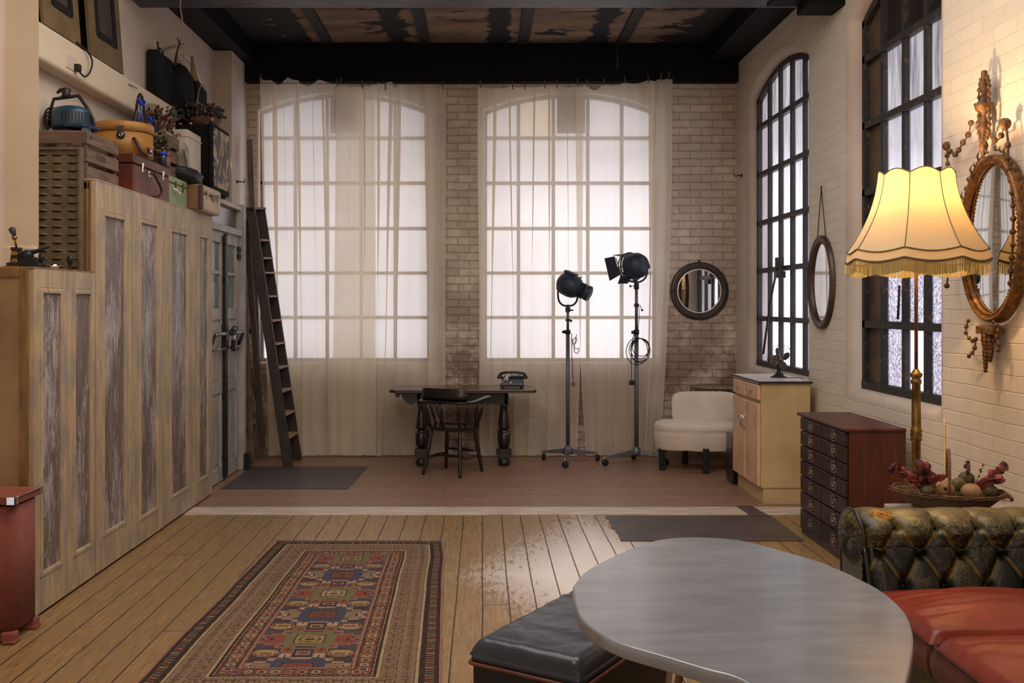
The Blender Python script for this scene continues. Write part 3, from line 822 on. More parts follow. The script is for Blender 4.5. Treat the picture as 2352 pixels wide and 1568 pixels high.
tag(box(PX(96, 5.45), PX(118, 5.45), 5.38, 5.5, 1.79, 1.802).build('notebook', M('brown_book_cover', srgb(110, 66, 44), None, rough=0.6), bevel=0.002), 'thin brown notebook lying behind the tin dish', 'book')

# ---- wicker hamper
def wicker_mat(name, c1, c2, su=0.0095, sv=0.0065):
    m, t = newmat(name)
    x, y, z = t.sep(t.n('TexCoord').outputs['Object'])[:3]
    u = t.math('ADD', x, y)
    col_i = t.math('FLOOR', t.math('DIVIDE', u, su))
    a = t.math('SINE', t.math('MULTIPLY', u, PI/su))
    b = t.math('SINE', t.math('MULTIPLY', z, PI/sv))
    h = t.math('MULTIPLY', t.math('ABSOLUTE', a), t.math('ADD', t.math('MULTIPLY', t.math('ABSOLUTE', b), 0.6), 0.4))
    nz = t.noise(t.n('TexCoord').outputs['Object'], 7, 4)
    col = t.mix(h, c2, c1); col = t.mix(t.ramp(nz, [(0.3, 0.0), (0.8, 0.5)]), col, c2)
    return finish(m, t, t.n('BsdfPrincipled', Base_Color=col, Roughness=0.6, Normal=t.bump(h, 0.8, 0.004)))
PINKW = wicker_mat('dusty_red_woven_fibre', srgb(172, 92, 78), srgb(84, 40, 34))
hp = thing('laundry_hamper', 'dusty red woven laundry hamper with a flat lid and metal corners', 'hamper', (0, 0, 0))
def rr(x0, x1, y0, y1, r, n=5):
    o = []
    for cx, cy, a0 in ((x1-r, y1-r, 0), (x0+r, y1-r, PI/2), (x0+r, y0+r, PI), (x1-r, y0+r, 1.5*PI)):
        for i in range(n+1): a = a0+PI/2*i/n; o.append((cx+r*math.cos(a), cy+r*math.sin(a)))
    return o
MB().prism(rr(-2.68, -2.205, 4.70, 4.955, 0.05), 0.06, 0.645, smooth=True).build('basket_body', PINKW, hp)
LIDP = M('faded_red_lid', srgb(150, 84, 66), srgb(120, 66, 52), 5, rough=0.45, bump=0.05)
MB().prism(rr(-2.69, -2.195, 4.685, 4.965, 0.015), 0.655, 0.685).build('lid', PINKW, hp, bevel=0.004)
MB().prism(rr(-2.69, -2.195, 4.685, 4.965, 0.015), 0.685, 0.692).build('lid_top', LIDP, hp, bevel=0.003)
mb = MB().box(-2.235, -2.192, 4.680, 4.69, 0.655, 0.694).box(-2.200, -2.192, 4.680, 4.71, 0.655, 0.694).box(-2.205, -2.190, 4.945, 4.97, 0.655, 0.698)
mb.tube([(-2.192, 4.70, 0.692), (-2.192, 4.95, 0.692)], 0.004, 6)
mb.build('corner_cap', CHROME, hp, bevel=0.002)
for x, y in ((-2.235, 4.71), (-2.235, 4.93), (-2.64, 4.71), (-2.64, 4.93)):
    MB().prism([(x-0.03, y-0.03), (x+0.035, y-0.03), (x+0.035, y+0.03), (x-0.03, y+0.03)], 0.012, 0.055).box(x-0.02, x+0.04, y-0.035, y+0.035, 0.0, 0.02).build('foot', M('dull_red_painted_wood', srgb(140, 76, 62), srgb(110, 58, 48), 8, rough=0.5), hp, bevel=0.008)

# ---- kitchen cabinet
CREAMY = M('yellowed_cream_paint', srgb(202, 174, 130), srgb(182, 154, 112), 3, rough=0.45, bump=0.05, detail=8)
PEACH = M('chipped_peach_paint', srgb(216, 176, 148), srgb(196, 150, 118), 5, rough=0.42, bump=0.05, lo=0.45, hi=0.7)
kx0, kx1, ky0, ky1 = 2.216, 2.62, 7.965, 8.78
kc = thing('kitchen_cabinet', 'vintage peach fronted kitchen cabinet with yellowed cream side under the first tall window', 'cabinet', (0, 0, 0))
mb = MB().box(kx0+0.012, kx1, ky0, ky1, 0.13, 0.962).box(kx0+0.03, kx1, ky0+0.01, ky1-0.01, 0.0, 0.13)
mb.build('carcass', CREAMY, kc, bevel=0.003)
MB().box(kx0-0.012, kx1+0.012, ky0-0.012, ky1+0.012, 0.962, 0.985).build('worktop', M('glossy_white_enamel_top', srgb(226, 220, 216), srgb(206, 200, 196), 4, rough=0.38), kc, bevel=0.003)
MB().box(kx0-0.013, kx1+0.013, ky0-0.016, ky0-0.011, 0.962, 0.984).box(kx0-0.016, kx0-0.011, ky0-0.016, ky1+0.013, 0.970, 0.984).build('worktop_edge', M('dark_grey_edge_strip', srgb(44, 50, 56), None, rough=0.4), kc)
for a, b in ((ky0+0.015, 8.365), (8.385, ky1-0.01)):
    dr = box(kx0-0.012, kx0+0.012, a, b, 0.83, 0.95).build('drawer', PEACH, kc, bevel=0.006)
    yc = (a+b)/2+0.02
    MB().tube([(kx0-0.032, yc-0.05, 0.895), (kx0-0.032, yc+0.05, 0.895)], 0.008, 8).box(kx0-0.03, kx0-0.012, yc-0.03, yc-0.022, 0.891, 0.899).box(kx0-0.03, kx0-0.012, yc+0.022, yc+0.03, 0.891, 0.899).build('handle', CHROME, dr)
    do = box(kx0-0.014, kx0+0.012, a, b, 0.14, 0.80).build('door', PEACH, kc, bevel=0.007)
    yy = 8.345 if b < 8.4 else 8.405
    pts = bez((kx0-0.016, yy, 0.665), (kx0-0.055, yy, 0.655), (kx0-0.055, yy, 0.575), (kx0-0.016, yy, 0.565), 10)
    MB().tube(pts, 0.007, 8).lathe([(0.012, 0), (0.012, 0.005)], (0, 0, 0), 8, T=Matrix.Translation((kx0-0.014, yy, 0.665)) @ Matrix.Rotation(-PI/2, 4, 'Y')).build('handle', CHROME, do)
MB().box(kx0-0.022, kx0-0.013, 8.52, 8.55, 0.56, 0.66).build('latch', CHROME, kc, bevel=0.004)

# ---- desk fan
fn_ = thing('desk_fan', 'small vintage desk fan with overlapping lobed blades on the kitchen cabinet', 'fan', (PX(1789, 8.35), 8.35, 0.985))
FANG = M('grey_bronze_fan_metal', srgb(96, 88, 88), srgb(74, 68, 68), 10, rough=0.4, metal=0.5)
MB().lathe([(0.068, 0), (0.068, 0.006), (0.045, 0.018), (0.022, 0.04), (0.014, 0.07), (0.011, 0.11), (0.016, 0.12), (0.0, 0.122)], n=24).build('base', IRON, fn_)
Rf = Matrix.Translation((-0.015, 0, 0.155)) @ Matrix.Rotation(math.radians(20), 4, 'Z') @ Matrix.Rotation(PI/2, 4, 'X')
MB().lathe([(0.0, -0.05), (0.03, -0.045), (0.034, 0.0), (0.03, 0.02), (0.012, 0.03), (0.0, 0.032)], n=16, T=Rf).build('motor', FANG, fn_)
for q in range(4):
    a0 = q*PI/2+0.4
    def bl(u, v, a0=a0):
        a = a0+(u-0.5)*1.15*(0.55+0.45*math.sin(PI*min(v*1.1, 1))); r = 0.02+0.082*v*(1-0.18*(2*u-1)**2)
        return (r*math.cos(a), r*math.sin(a), 0.045+0.022*(u-0.5))
    MB().grid(bl, 8, 8, T=Rf).build('blade', FANG, fn_, solid=0.002)
MB().lathe([(0.0, 0.062), (0.016, 0.058), (0.02, 0.04)], n=14, T=Rf).build('hub', BRASS, fn_)
mb = MB()
for rad, zz in ((0.125, 0.04), (0.118, 0.065), (0.112, 0.01)): mb.tube([Rf @ Vector(p) for p in ring((0, 0, zz), rad, 36)], 0.0011, 4, closed=True)
for q in range(8):
    a = 2*PI*q/8
    mb.tube([Rf @ Vector((r*math.cos(a+dd), r*math.sin(a+dd), z)) for r, z, dd in ((0.02, 0.085, 0.5), (0.07, 0.082, 0.3), (0.118, 0.065, 0), (0.125, 0.04, 0), (0.112, 0.01, 0), (0.03, -0.01, 0))], 0.0010, 4)
mb.build('wire_guard', FANG, fn_)
tag(MB().tube(catmull([(PX(1797, 8.35), 8.34, 1.05), (PX(1800, 8.3), 8.30, 0.995), (PX(1812, 8.3), 8.26, 0.989), (PX(1830, 8.3), 8.30, 0.989), (PX(1845, 8.2), 8.22, 0.989), (2.60, 8.10, 0.989)], 6), 0.0025, 6).build('fan_cord', RUBBER), 'thin black cord trailing from the desk fan across the white top', 'cord')

# ---- mahogany bank of drawers
dc = thing('drawer_chest', 'red mahogany bank of fourteen small drawers with square ring pulls below the second window', 'drawers', (0, 0, 0))
dx0, dx1, dy0, dy1 = 2.232, 2.595, 6.107, 7.0
box(dx0+0.015, dx1, dy0, dy1, 0.03, 0.818).build('carcass', MAHOG, dc, bevel=0.003)
MB().box(dx0-0.02, dx1+0.0, dy0-0.012, dy1+0.02, 0.818, 0.84).build('top', MAHOG, dc, bevel=0.006)
box(dx0+0.005, dx1-0.01, dy0+0.005, dy1-0.005, 0.0, 0.035).build('plinth', DRAWERWOOD, dc, bevel=0.003)
hs = [0.092, 0.102, 0.104, 0.108, 0.112, 0.122, 0.142]
zt = 0.812
ym = (dy0+dy1)/2
BR2 = M('dark_brass_ring_pull', srgb(176, 160, 142), srgb(130, 114, 98), 10, rough=0.35, metal=0.7)
for h in hs:
    zb = zt-h
    for a, b in ((dy0+0.012, ym-0.006), (ym+0.006, dy1-0.012)):
        d = MB().box(dx0-0.004, dx0+0.014, a, b, zb+0.004, zt-0.004).build('drawer', DRAWERWOOD, dc, bevel=0.004)
        yc = (a+b)/2-0.01; zc = (zb+zt)/2
        mb = MB()
        for (p, q, r, s) in ((yc-0.042, yc+0.042, zc+0.028, zc+0.036), (yc-0.042, yc+0.042, zc-0.036, zc-0.028), (yc-0.042, yc-0.033, zc-0.036, zc+0.036), (yc+0.033, yc+0.042, zc-0.036, zc+0.036)): mb.box(dx0-0.008, dx0-0.002, p, q, r, s)
        mb.tube(ring((dx0-0.008, yc, zc), 0.017, 16, 'x'), 0.0035, 6, closed=True)
        hd = mb.build('ring_pull', BR2, d)
        MB().box(dx0-0.0055, dx0-0.003, yc-0.03, yc+0.03, zc-0.027, zc+0.027).build('recess', RUBBER, d)
    zt = zb

# ---- desk
dk = thing('desk', 'dark carved oak desk with turned bulbous legs in front of the curtains', 'desk', (0, 0, 0))
dkx0, dkx1, dky0, dky1 = -0.911, 0.529, 9.70, 10.26
c_ = 0.055
poly = [(dkx0+c_, dky0), (dkx1-c_*0.6, dky0), (dkx1, dky0+c_), (dkx1, dky1-c_), (dkx1-c_, dky1), (dkx0+c_, dky1), (dkx0, dky1-c_), (dkx0, dky0+c_)]
MB().prism(poly, 0.742, 0.765).build('top', DESKTOP, dk, bevel=0.005)
MB().prism([(x*0.995, y*0.9995+0.003) for x, y in poly], 0.733, 0.743).build('top_edge', DARKWOOD, dk, bevel=0.003)
MB().box(-0.635, 0.245, 9.80, 9.83, 0.615, 0.733).box(-0.635, 0.245, 10.14, 10.17, 0.615, 0.733).box(-0.635, -0.605, 9.80, 10.17, 0.615, 0.733).box(0.215, 0.245, 9.80, 10.17, 0.615, 0.733).build('apron', DARKWOOD, dk, bevel=0.004)
# scrolled bracket on the left
pts = [(-0.635, 0.725), (-0.83, 0.725), (-0.845, 0.712), (-0.83, 0.70)]
pts = [(-0.635, 0.733), (-0.82, 0.733), (-0.80, 0.705), (-0.785, 0.675), (-0.765, 0.645), (-0.74, 0.622), (-0.71, 0.612), (-0.68, 0.617), (-0.655, 0.635), (-0.64, 0.66), (-0.635, 0.68)]
mb = MB().prism(pts[::-1], -0.015, 0.015, T=Matrix(((1,0,0,0),(0,0,-1,9.83),(0,1,0,0),(0,0,0,1))))
mb.lathe([(0.026, 0), (0.026, 0.034)], (0, 0, 0), 18, T=Matrix.Translation((-0.835, 9.847, 0.707)) @ Matrix.Rotation(PI/2, 4, 'X'))
mb.build('scroll_bracket', DARKWOOD, dk, bevel=0.003)
def bulb(x, y):
    pr = [(0.048, 0.0), (0.062, 0.02), (0.062, 0.05), (0.045, 0.068), (0.05, 0.085)]
    mb = MB().lathe([(0.0, 0), (0.04, 0), (0.058, 0.02), (0.06, 0.045), (0.045, 0.068), (0.045, 0.075)], (x, y, 0), 20)
    mb.box(x-0.05, x+0.05, y-0.05, y+0.05, 0.075, 0.175)
    mb.lathe([(0.04, 0.175), (0.036, 0.19), (0.055, 0.205), (0.062, 0.225), (0.062, 0.32), (0.05, 0.335), (0.035, 0.35), (0.04, 0.36), (0.058, 0.375), (0.056, 0.39), (0.05, 0.45), (0.038, 0.54), (0.032, 0.585), (0.042, 0.592), (0.042, 0.612)], (x, y, 0), 24, mod=lambda a, z: 1-0.07*abs(math.cos(a*6)) if 0.2 < z < 0.57 else 1)
    mb.box(x-0.045, x+0.045, y-0.045, y+0.045, 0.60, 0.70)
    return mb
for x in (-0.602, 0.215):
    for y in (9.86, 10.11): bulb(x, y).build('leg', DARKWOOD, dk)
    MB().box(x-0.075, x+0.075, 9.965, 10.005, 0.09, 0.16).box(x-0.03, x+0.03, 9.88, 10.09, 0.10, 0.15).build('stretcher', DARKWOOD, dk, bevel=0.004)

# ---- captain's chair
ch = thing('captains_chair', 'black low-backed wooden captains chair with turned spindles pulled up to the desk', 'chair', (-0.275, 9.45, 0), -0.50)
def seatfn(u, v):
    a = 2*PI*u; r = v
    x = 0.235*math.copysign(abs(math.cos(a))**0.75, math.cos(a)); y = 0.215*math.copysign(abs(math.sin(a))**0.75, math.sin(a))
    if math.sin(a) > 0: x *= 1.0
    return x*r, y*r
mb = MB()
mb.grid(lambda u, v: (*seatfn(u, v), 0.44+0.012*v*v-0.008*(1-v)), 36, 8, cu=True)
mb.grid(lambda u, v: (seatfn(u, 1)[0]*(1-0.06*v), seatfn(u, 1)[1]*(1-0.06*v), 0.452-0.034*v), 36, 3, cu=True)
mb.grid(lambda u, v: (*[q*0.94 for q in seatfn(u, 1-v)], 0.418), 36, 3, cu=True)
mb.build('seat', DARKWOOD, ch)
LEGP = [(0, 0.013), (0.05, 0.015), (0.3, 0.02), (0.42, 0.016), (0.47, 0.021), (0.6, 0.022), (0.75, 0.019), (0.95, 0.015), (1, 0.013)]
foot = {}
for sx in (-1, 1):
    for sy in (-1, 1):
        p0 = (sx*0.20, sy*0.20 - (0.02 if sy < 0 else 0), 0.0); p1 = (sx*0.15, sy*0.14, 0.425)
        foot[(sx, sy)] = (Vector(p0), Vector(p1))
        MB().spin(p0, p1, LEGP, 14).build('leg', DARKWOOD, ch)
SP = [(0, 0.008), (0.25, 0.012), (0.5, 0.017), (0.75, 0.012), (1, 0.008)]
at = lambda key, z: foot[key][0].lerp(foot[key][1], z/0.425)
for sx in (-1, 1): MB().spin(at((sx, -1), 0.16), at((sx, 1), 0.16), SP).build('stretcher', DARKWOOD, ch)
MB().spin((at((-1, -1), 0.16)+at((-1, 1), 0.16))/2, (at((1, -1), 0.16)+at((1, 1), 0.16))/2, SP).build('stretcher', DARKWOOD, ch)
MB().spin(at((-1, 1), 0.20), at((1, 1), 0.20), SP).build('stretcher', DARKWOOD, ch)
# horseshoe arm bow
def bow(s):   # s 0..1 from left arm front round the back to right arm front
    if s < 0.28: q = s/0.28; return Vector((-0.275+0.01*q, 0.17-0.24*q, 0.690+0.0*q))
    if s > 0.72: q = (1-s)/0.28; return Vector((0.275-0.01*q, 0.17-0.24*q, 0.690))
    a = PI+PI*(s-0.28)/0.44
    return Vector((0.265*math.copysign(abs(math.cos(a))**0.8, math.cos(a)), -0.07-0.17*abs(math.sin(a))**0.55, 0.690))
N = 40; rows = []
vs = []; 
for i in range(N+1):
    s = i/N; p = bow(s); d = (bow(min(s+0.01, 1))-bow(max(s-0.01, 0))).normalized(); nn = Vector((-d.y, d.x, 0))
    w = 0.032+0.016*max(0, 1-min(s, 1-s)/0.12)
    z = p.z+0.03*(max(0, 1-min(s, 1-s)/0.3))
    for q in range(10):
        a = 2*PI*q/10
        vs.append((p.x+nn.x*w*math.cos(a), p.y+nn.y*w*math.cos(a), z+0.014*math.sin(a)))
fs = [(i*10+q, i*10+(q+1) % 10, (i+1)*10+(q+1) % 10, (i+1)*10+q) for i in range(N) for q in range(10)]
fs += [tuple(range(9, -1, -1)), tuple(N*10+q for q in range(10))]
MB().add(vs, fs, True).build('arm_rail', DARKWOOD, ch)
mb = MB()
N = 20
def crest(u, v):
    s = 0.335+0.33*u; p = bow(s); d = (bow(s+0.005)-bow(s-0.005)).normalized(); nn = Vector((-d.y, d.x, 0))
    ed = max(0, abs(2*u-1)-0.86)/0.14
    h = 0.700+(0.115-0.02*ed**2)*math.sin(min(v*2, 1)*PI/2) if v <= 0.5 else 0.700+(0.12-0.02*ed**2)*math.sin(min((1-v)*2, 1)*PI/2)
    off = 0.009 if v <= 0.5 else -0.009
    lean = -0.02*(h-0.7)/0.12
    return (p.x+nn.x*(off-lean), p.y+nn.y*(off-lean), h)
mb.grid(crest, 20, 12, cv=True)
mb.build('crest_rail', DARKWOOD, ch)
for s in (0.07, 0.20, 0.32, 0.41, 0.5, 0.59, 0.68, 0.80, 0.93):
    p = bow(s); a = math.atan2(p.y+0.02, p.x)
    b = Vector((0.215*math.copysign(abs(math.cos(a))**0.8, math.cos(a)), 0.185*math.copysign(abs(math.sin(a))**0.6, math.sin(a)), 0.445))
    MB().spin(b, (p.x, p.y, 0.685), [(0, 0.009), (0.2, 0.010), (0.35, 0.016), (0.5, 0.018), (0.62, 0.012), (0.66, 0.016), (0.72, 0.011), (1, 0.009)], 10).build('spindle', DARKWOOD, ch)

# ---- telephone
ph = thing('rotary_telephone', 'old black rotary telephone on the right end of the desk', 'telephone', (0.30, 9.98, 0.765), 0.0)
BAKE = M('black_bakelite', srgb(40, 44, 54), srgb(30, 33, 42), 8, rough=0.22)
def phb(z):
    q = z/0.105
    x0 = -0.125+0.10*max(0, (z-0.03)/0.075); x1 = 0.115-0.012*q
    return x0, x1
vs = []; fs = []
lv = [(0.012, -0.125, 0.115, 0.085), (0.035, -0.125, 0.115, 0.085), (0.045, -0.105, 0.113, 0.082), (0.085, -0.065, 0.108, 0.062), (0.112, -0.03, 0.10, 0.045), (0.120, -0.015, 0.09, 0.035)]
mb = MB()
for z, a, b, h in lv: vs += [(a, -h, z), (b, -h, z), (b, h, z), (a, h, z)]
for i in range(len(lv)-1):
    for q in range(4): fs.append((i*4+q, i*4+(q+1) % 4, (i+1)*4+(q+1) % 4, (i+1)*4+q))
fs += [(3, 2, 1, 0), tuple(len(lv)*4-4+q for q in range(4))]
mb.add(vs, fs)
for x in (-0.095, 0.09):
    for y in (-0.065, 0.065): mb.lathe([(0.012, 0), (0.012, 0.014)], (x, y, 0), 8)
mb.build('body', BAKE, ph, bevel=0.006, seg=3)
Td = Matrix.Translation((-0.072, -0.025, 0.085)) @ Matrix.Rotation(math.radians(-52), 4, 'Y') @ Matrix.Rotation(0.5, 4, 'X')
mb = MB().lathe([(0.047, 0), (0.047, 0.006), (0.040, 0.008)], n=24, T=Td)
dial = mb.build('dial', CHROME, ph)
mb = MB()
for q in range(10):
    a = 0.6+q*0.5; mb.lathe([(0.0, 0.0095), (0.0062, 0.0095)], (0.031*math.cos(a), 0.031*math.sin(a), 0), 10, T=Td)
mb.build('finger_holes', RUBBER, dial)
MB().lathe([(0.0, 0.0105), (0.018, 0.0105), (0.018, 0.006)], n=18, T=Td).build('dial_card', M('paper_card', srgb(200, 186, 176), None, rough=0.6), dial)
pts = [(0.05, -0.13, 0.115), (0.05, -0.115, 0.137), (0.045, -0.05, 0.150), (0.045, 0.05, 0.150), (0.05, 0.115, 0.137), (0.05, 0.13, 0.115)]
T_ = Matrix.Rotation(PI/2*0.95, 4, 'Z')
pts2 = [T_ @ Vector((x-0.03, y, z)) for x, y, z in pts]
mb = MB().tube(catmull(pts2, 5), [0.02 if i in (0, 1, 24, 25) else 0.014 for i in range(26)], 10)
for y in (-0.125, 0.125):
    p = T_ @ Vector((0.02, y, 0.095)); mb.lathe([(0.024, -0.008), (0.03, 0.0), (0.026, 0.018), (0.016, 0.03)], p, 16)
mb.build('handset', BAKE, ph)
MB().box(-0.02, 0.0, -0.05, -0.044, 0.115, 0.135).box(0.05, 0.07, -0.05, -0.044, 0.115, 0.135).build('cradle', CHROME, ph)
MB().lathe([(0.0, 0.004), (0.012, 0.004), (0.014, 0)], n=12, T=Matrix.Translation((-0.02, -0.083, 0.05)) @ Matrix.Rotation(PI/2, 4, 'X')).build('badge', CHROME, ph)
# ================================================================== CURTAINS
def fbm(x, y=0, z=0): return nzf(x, y, z)+0.5*nzf(2*x+9, 2*y, z)+0.25*nzf(4*x, 4*y+5, z)
def curtain(label, tl, tr_, bl, br, ztop, zbot, seed, pegs, n_f=13, flop=0.0, back=0.0, pw=0.9):
    """tl/tr/bl/br: x of the corners (metres). ztop(u) height of the top edge"""
    rnd = random.Random(seed)
    folds = []
    u = 0.015
    while u < 0.985:
        big = rnd.random() < 0.3
        folds.append((u, rnd.uniform(0.018, 0.035) if big else rnd.uniform(0.005, 0.012), rnd.uniform(0.9, 1.5) if big else rnd.uniform(0.12, 0.3), rnd.uniform(-0.06, 0.06)))
        u += rnd.uniform(0.05, 0.16)
    W = abs(tr_-tl)
    NU, NV = 420, 44
    def fnc(u, v):
        xt = tl+(tr_-tl)*u; xb = bl+(br-bl)*u
        e = v**pw
        x = xt+(xb-xt)*e
        zt = ztop(u); z = zt+(zbot-zt)*v
        y = 10.425-0.0*v+0.035*v+back
        y += 0.012*fbm(u*5+seed, v*1.3)+0.010*math.sin(u*2*PI*n_f*0.5+seed+1.3*nzf(u*3, v*0.8, seed))*(0.4+0.6*v)
        dx = 0
        for (c, w, a, sl) in folds:
            cc = c+sl*v+0.008*nzf(v*2.2, c*20, seed)
            d = (u-cc)/w
            if abs(d) < 3:
                g = math.exp(-d*d)
                dx += -a*0.034*1.9*d*g*(0.5+0.5*math.sin(PI*min(1, v*1.2+0.35)))
                y -= a*0.024*g*(0.6+0.4*v)
        x += dx
        if v > 0.93:
            q = (v-0.93)/0.07
            y -= 0.035*q*q*(0.6+0.8*nzf(u*9, seed)); z += 0.012*q*abs(nzf(u*14, seed, 3))
        return (x, min(y, 10.55), z)
    mb = MB().grid(fnc, NU, NV)
    return tag(mb.build('curtain', MUSLIN), label, 'curtain', 'sheer curtains pegged along the back windows')
KC = 10.41
def pxu(px): return PX(px, KC)
zc = lambda py: PZ(py, KC)
def topline(pairs, seed, amp=0.012):
    def f(u, a=pairs):
        for (u0, z0), (u1, z1) in zip(a, a[1:]):
            if u <= u1:
                q = (u-u0)/max(u1-u0, 1e-6)
                sag = -0.022*math.sin(PI*q)*min(1, (u1-u0)*6)
                return z0+(z1-z0)*q+sag+amp*nzf(u*22, seed)*0.6
        return a[-1][1]
    return f
def tp(x0, x1, lst): return [((pxu(px)-x0)/(x1-x0), zc(py)) for px, py in lst]
a, b = pxu(594), pxu(862)
curtain('leftmost sheer cream curtain with bunched ruffled top beside the stepladder', a, b, pxu(612), pxu(862), topline(tp(a, b, [(594, 182), (602, 180), (620, 182), (632, 198), (660, 176), (690, 186), (706, 198), (728, 182), (745, 184), (770, 190), (862, 196)]), 1), 0.012, 3, None, 15)
a, b = pxu(772), pxu(1024)
curtain('sheer cream curtain with its right edge against the bare brick pier', a, b, pxu(760), pxu(1022), topline(tp(a, b, [(772, 192), (834, 196), (865, 188), (893, 186), (900, 198), (925, 190), (950, 192), (985, 198), (1018, 196), (1024, 200)]), 2), 0.012, 11, None, 14, back=0.03)
a, b = pxu(1097), pxu(1340)
curtain('sheer cream curtain starting at the right side of the bare brick pier', a, b, pxu(1100), pxu(1326), topline(tp(a, b, [(1097, 199), (1105, 198), (1177, 197), (1206, 197), (1251, 195), (1279, 195), (1327, 196), (1332, 197)]), 3), 0.012, 21, None, 13, pw=2.6)
a, b = pxu(1322), pxu(1546)
curtain('rightmost sheer cream curtain, gathered into folds beside the round mirror', a, b, pxu(1348), pxu(1518), topline(tp(a, b, [(1322, 196), (1347, 194), (1366, 206), (1386, 192), (1435, 188), (1488, 183), (1517, 180), (1534, 178), (1546, 180)]), 4), 0.012, 33, None, 15, back=0.02, pw=2.2)
PEG = M('old_wooden_peg', srgb(120, 84, 60), srgb(92, 62, 44), 20, rough=0.6)
wire = MB().tube([(pxu(588), 10.395, zc(192)), (pxu(1060), 10.395, zc(194)), (pxu(1350), 10.395, zc(192)), (pxu(1545), 10.395, zc(180))], 0.0025, 5)
tag(wire.build('curtain_wire', IRON), 'thin wire strung under the dark beam that holds the pegged curtains', 'wire')
pegs = [(602, 178), (776, 188), (783, 186), (834, 194), (886, 198), (1018, 196), (1105, 193), (1177, 195), (1206, 195), (1251, 193), (1279, 192), (1327, 189), (1347, 190), (1386, 187), (1435, 184), (1488, 180), (1517, 176), (1534, 174)]
peg_l = ['wooden clothes peg at the far left corner of the bunched curtain top', 'wooden clothes peg, left of the crossed pair where the first two curtains overlap', 'wooden clothes peg, right of the crossed pair where the first two curtains overlap',
 'wooden clothes peg alone on the flat hem over the first window', 'wooden clothes peg under the small ruffle of the second curtain', 'wooden clothes peg at the second curtain corner beside the brick pier', 'wooden clothes peg at the third curtain corner beside the brick pier',
 'first wooden peg right of the corner peg on the third curtain', 'second wooden peg right of the corner peg on the third curtain', 'third wooden peg right of the corner peg on the third curtain', 'fourth wooden peg right of the corner peg on the third curtain',
 'long wooden peg where the third and fourth curtains meet', 'wooden peg just right of the meeting of the third and fourth curtains', 'wooden peg beside the drooping ruffle of the fourth curtain', 'wooden peg midway along the rising top of the fourth curtain',
 'third wooden peg from the right end of the fourth curtain', 'second wooden peg from the right end of the fourth curtain', 'last wooden peg at the right corner of the fourth curtain']
for i, ((px, py), lb) in enumerate(zip(pegs, peg_l)):
    x = pxu(px); z = PZ(py, 10.38); tl_ = random.uniform(-0.12, 0.12)
    mb = MB()
    for s in (-1, 1):
        mb.add([(x+s*0.003-0.003, 10.375+s*0.004, z-0.045), (x+s*0.003+0.003, 10.375+s*0.004, z-0.045), (x+0.003+s*0.003+tl_*0.08, 10.375+s*0.010, z+0.035), (x-0.003+s*0.003+tl_*0.08, 10.375+s*0.010, z+0.035),
                (x+s*0.003-0.003, 10.369+s*0.004, z-0.045), (x+s*0.003+0.003, 10.369+s*0.004, z-0.045), (x+0.003+s*0.003+tl_*0.08, 10.367+s*0.010, z+0.035), (x-0.003+s*0.003+tl_*0.08, 10.367+s*0.010, z+0.035)],
               [(0,1,2,3),(7,6,5,4),(0,4,5,1),(1,5,6,2),(2,6,7,3),(3,7,4,0)])
    tag(mb.build('clothes_peg', PEG), lb, 'clothes peg', 'wooden clothes pegs along the curtain wire')

# ================================================================== STEPLADDER
lad = thing('stepladder', 'old dark wooden stepladder folded upright in the corner by the grey double door', 'ladder', (0, 0, 0))
LADW = M('paint_spattered_dark_wood', srgb(58, 46, 40), srgb(34, 28, 26), 6, (3, 3, 1), rough=0.5, bump=0.1)
LADT = M('worn_pale_tread_wood', srgb(170, 150, 130), srgb(120, 96, 78), 8, rough=0.55, bump=0.1)
def lerp(a, b, q): return Vector(a).lerp(Vector(b), q)
nr0, nr1 = (PX(662, 9.78), 9.78, 0.0), (PX(575, 9.85), 9.85, PZ(477, 9.85))
fr0, fr1 = (PX(683, 10.22), 10.22, 0.0), (PX(598, 10.12), 10.12, PZ(480, 10.12))
MB().beam(nr0, nr1, 0.032, 0.095, up=(1, 0, 0.3)).build('side_rail', LADW, lad, bevel=0.004)
MB().beam(fr0, fr1, 0.032, 0.095, up=(1, 0, 0.3)).build('side_rail', LADW, lad, bevel=0.004)
for py in (550, 592, 626, 681, 737, 791, 846, 900, 953, 1005):
    q = (CH-(py-CY)*9.8/F)/nr1[2]
    if q > 0.96: continue
    A = lerp(nr0, nr1, q); B = lerp(fr0, fr1, q)
    MB().beam(A+Vector((0.005, 0.012, 0)), B+Vector((0.005, -0.012, 0)), 0.11, 0.018, up=(0, 0, 1)).build('tread', LADT, lad, bevel=0.003)
MB().beam((nr1[0]-0.01, 9.80, nr1[2]-0.01), (fr1[0]-0.01, 10.17, fr1[2]+0.01), 0.12, 0.022).build('top_step', LADW, lad, bevel=0.003)
MB().beam((PX(566, 9.95), 9.92, 2.45), (PX(604, 9.92), 9.90, 0.19), 0.03, 0.055, up=(1, 0, 0)).build('rear_leg', LADW, lad, bevel=0.003)
LADB = M('paler_brown_ladder_leg', srgb(104, 82, 66), srgb(70, 54, 44), 7, (3, 3, 1), rough=0.55, bump=0.1)
MB().beam((PX(556, 9.86), 9.80, 2.40), (PX(580, 9.86), 9.84, 0.03), 0.03, 0.06, up=(1, 0, 0)).build('rear_leg', LADB, lad, bevel=0.003)
mb = MB()
for za in (2.10, 1.30, 0.35): mb.beam((PX(552, 9.86)+0.04*(2.1-za)*0.6, 9.79, za), (PX(566, 9.95)+0.04*(2.1-za)*0.9+0.02, 9.94, za+0.03), 0.025, 0.05)
mb.beam((PX(562, 9.86), 9.84, 1.15), (PX(598, 9.95), 9.93, 0.55), 0.02, 0.04)
mb.build('cross_brace', LADW, lad, bevel=0.003)
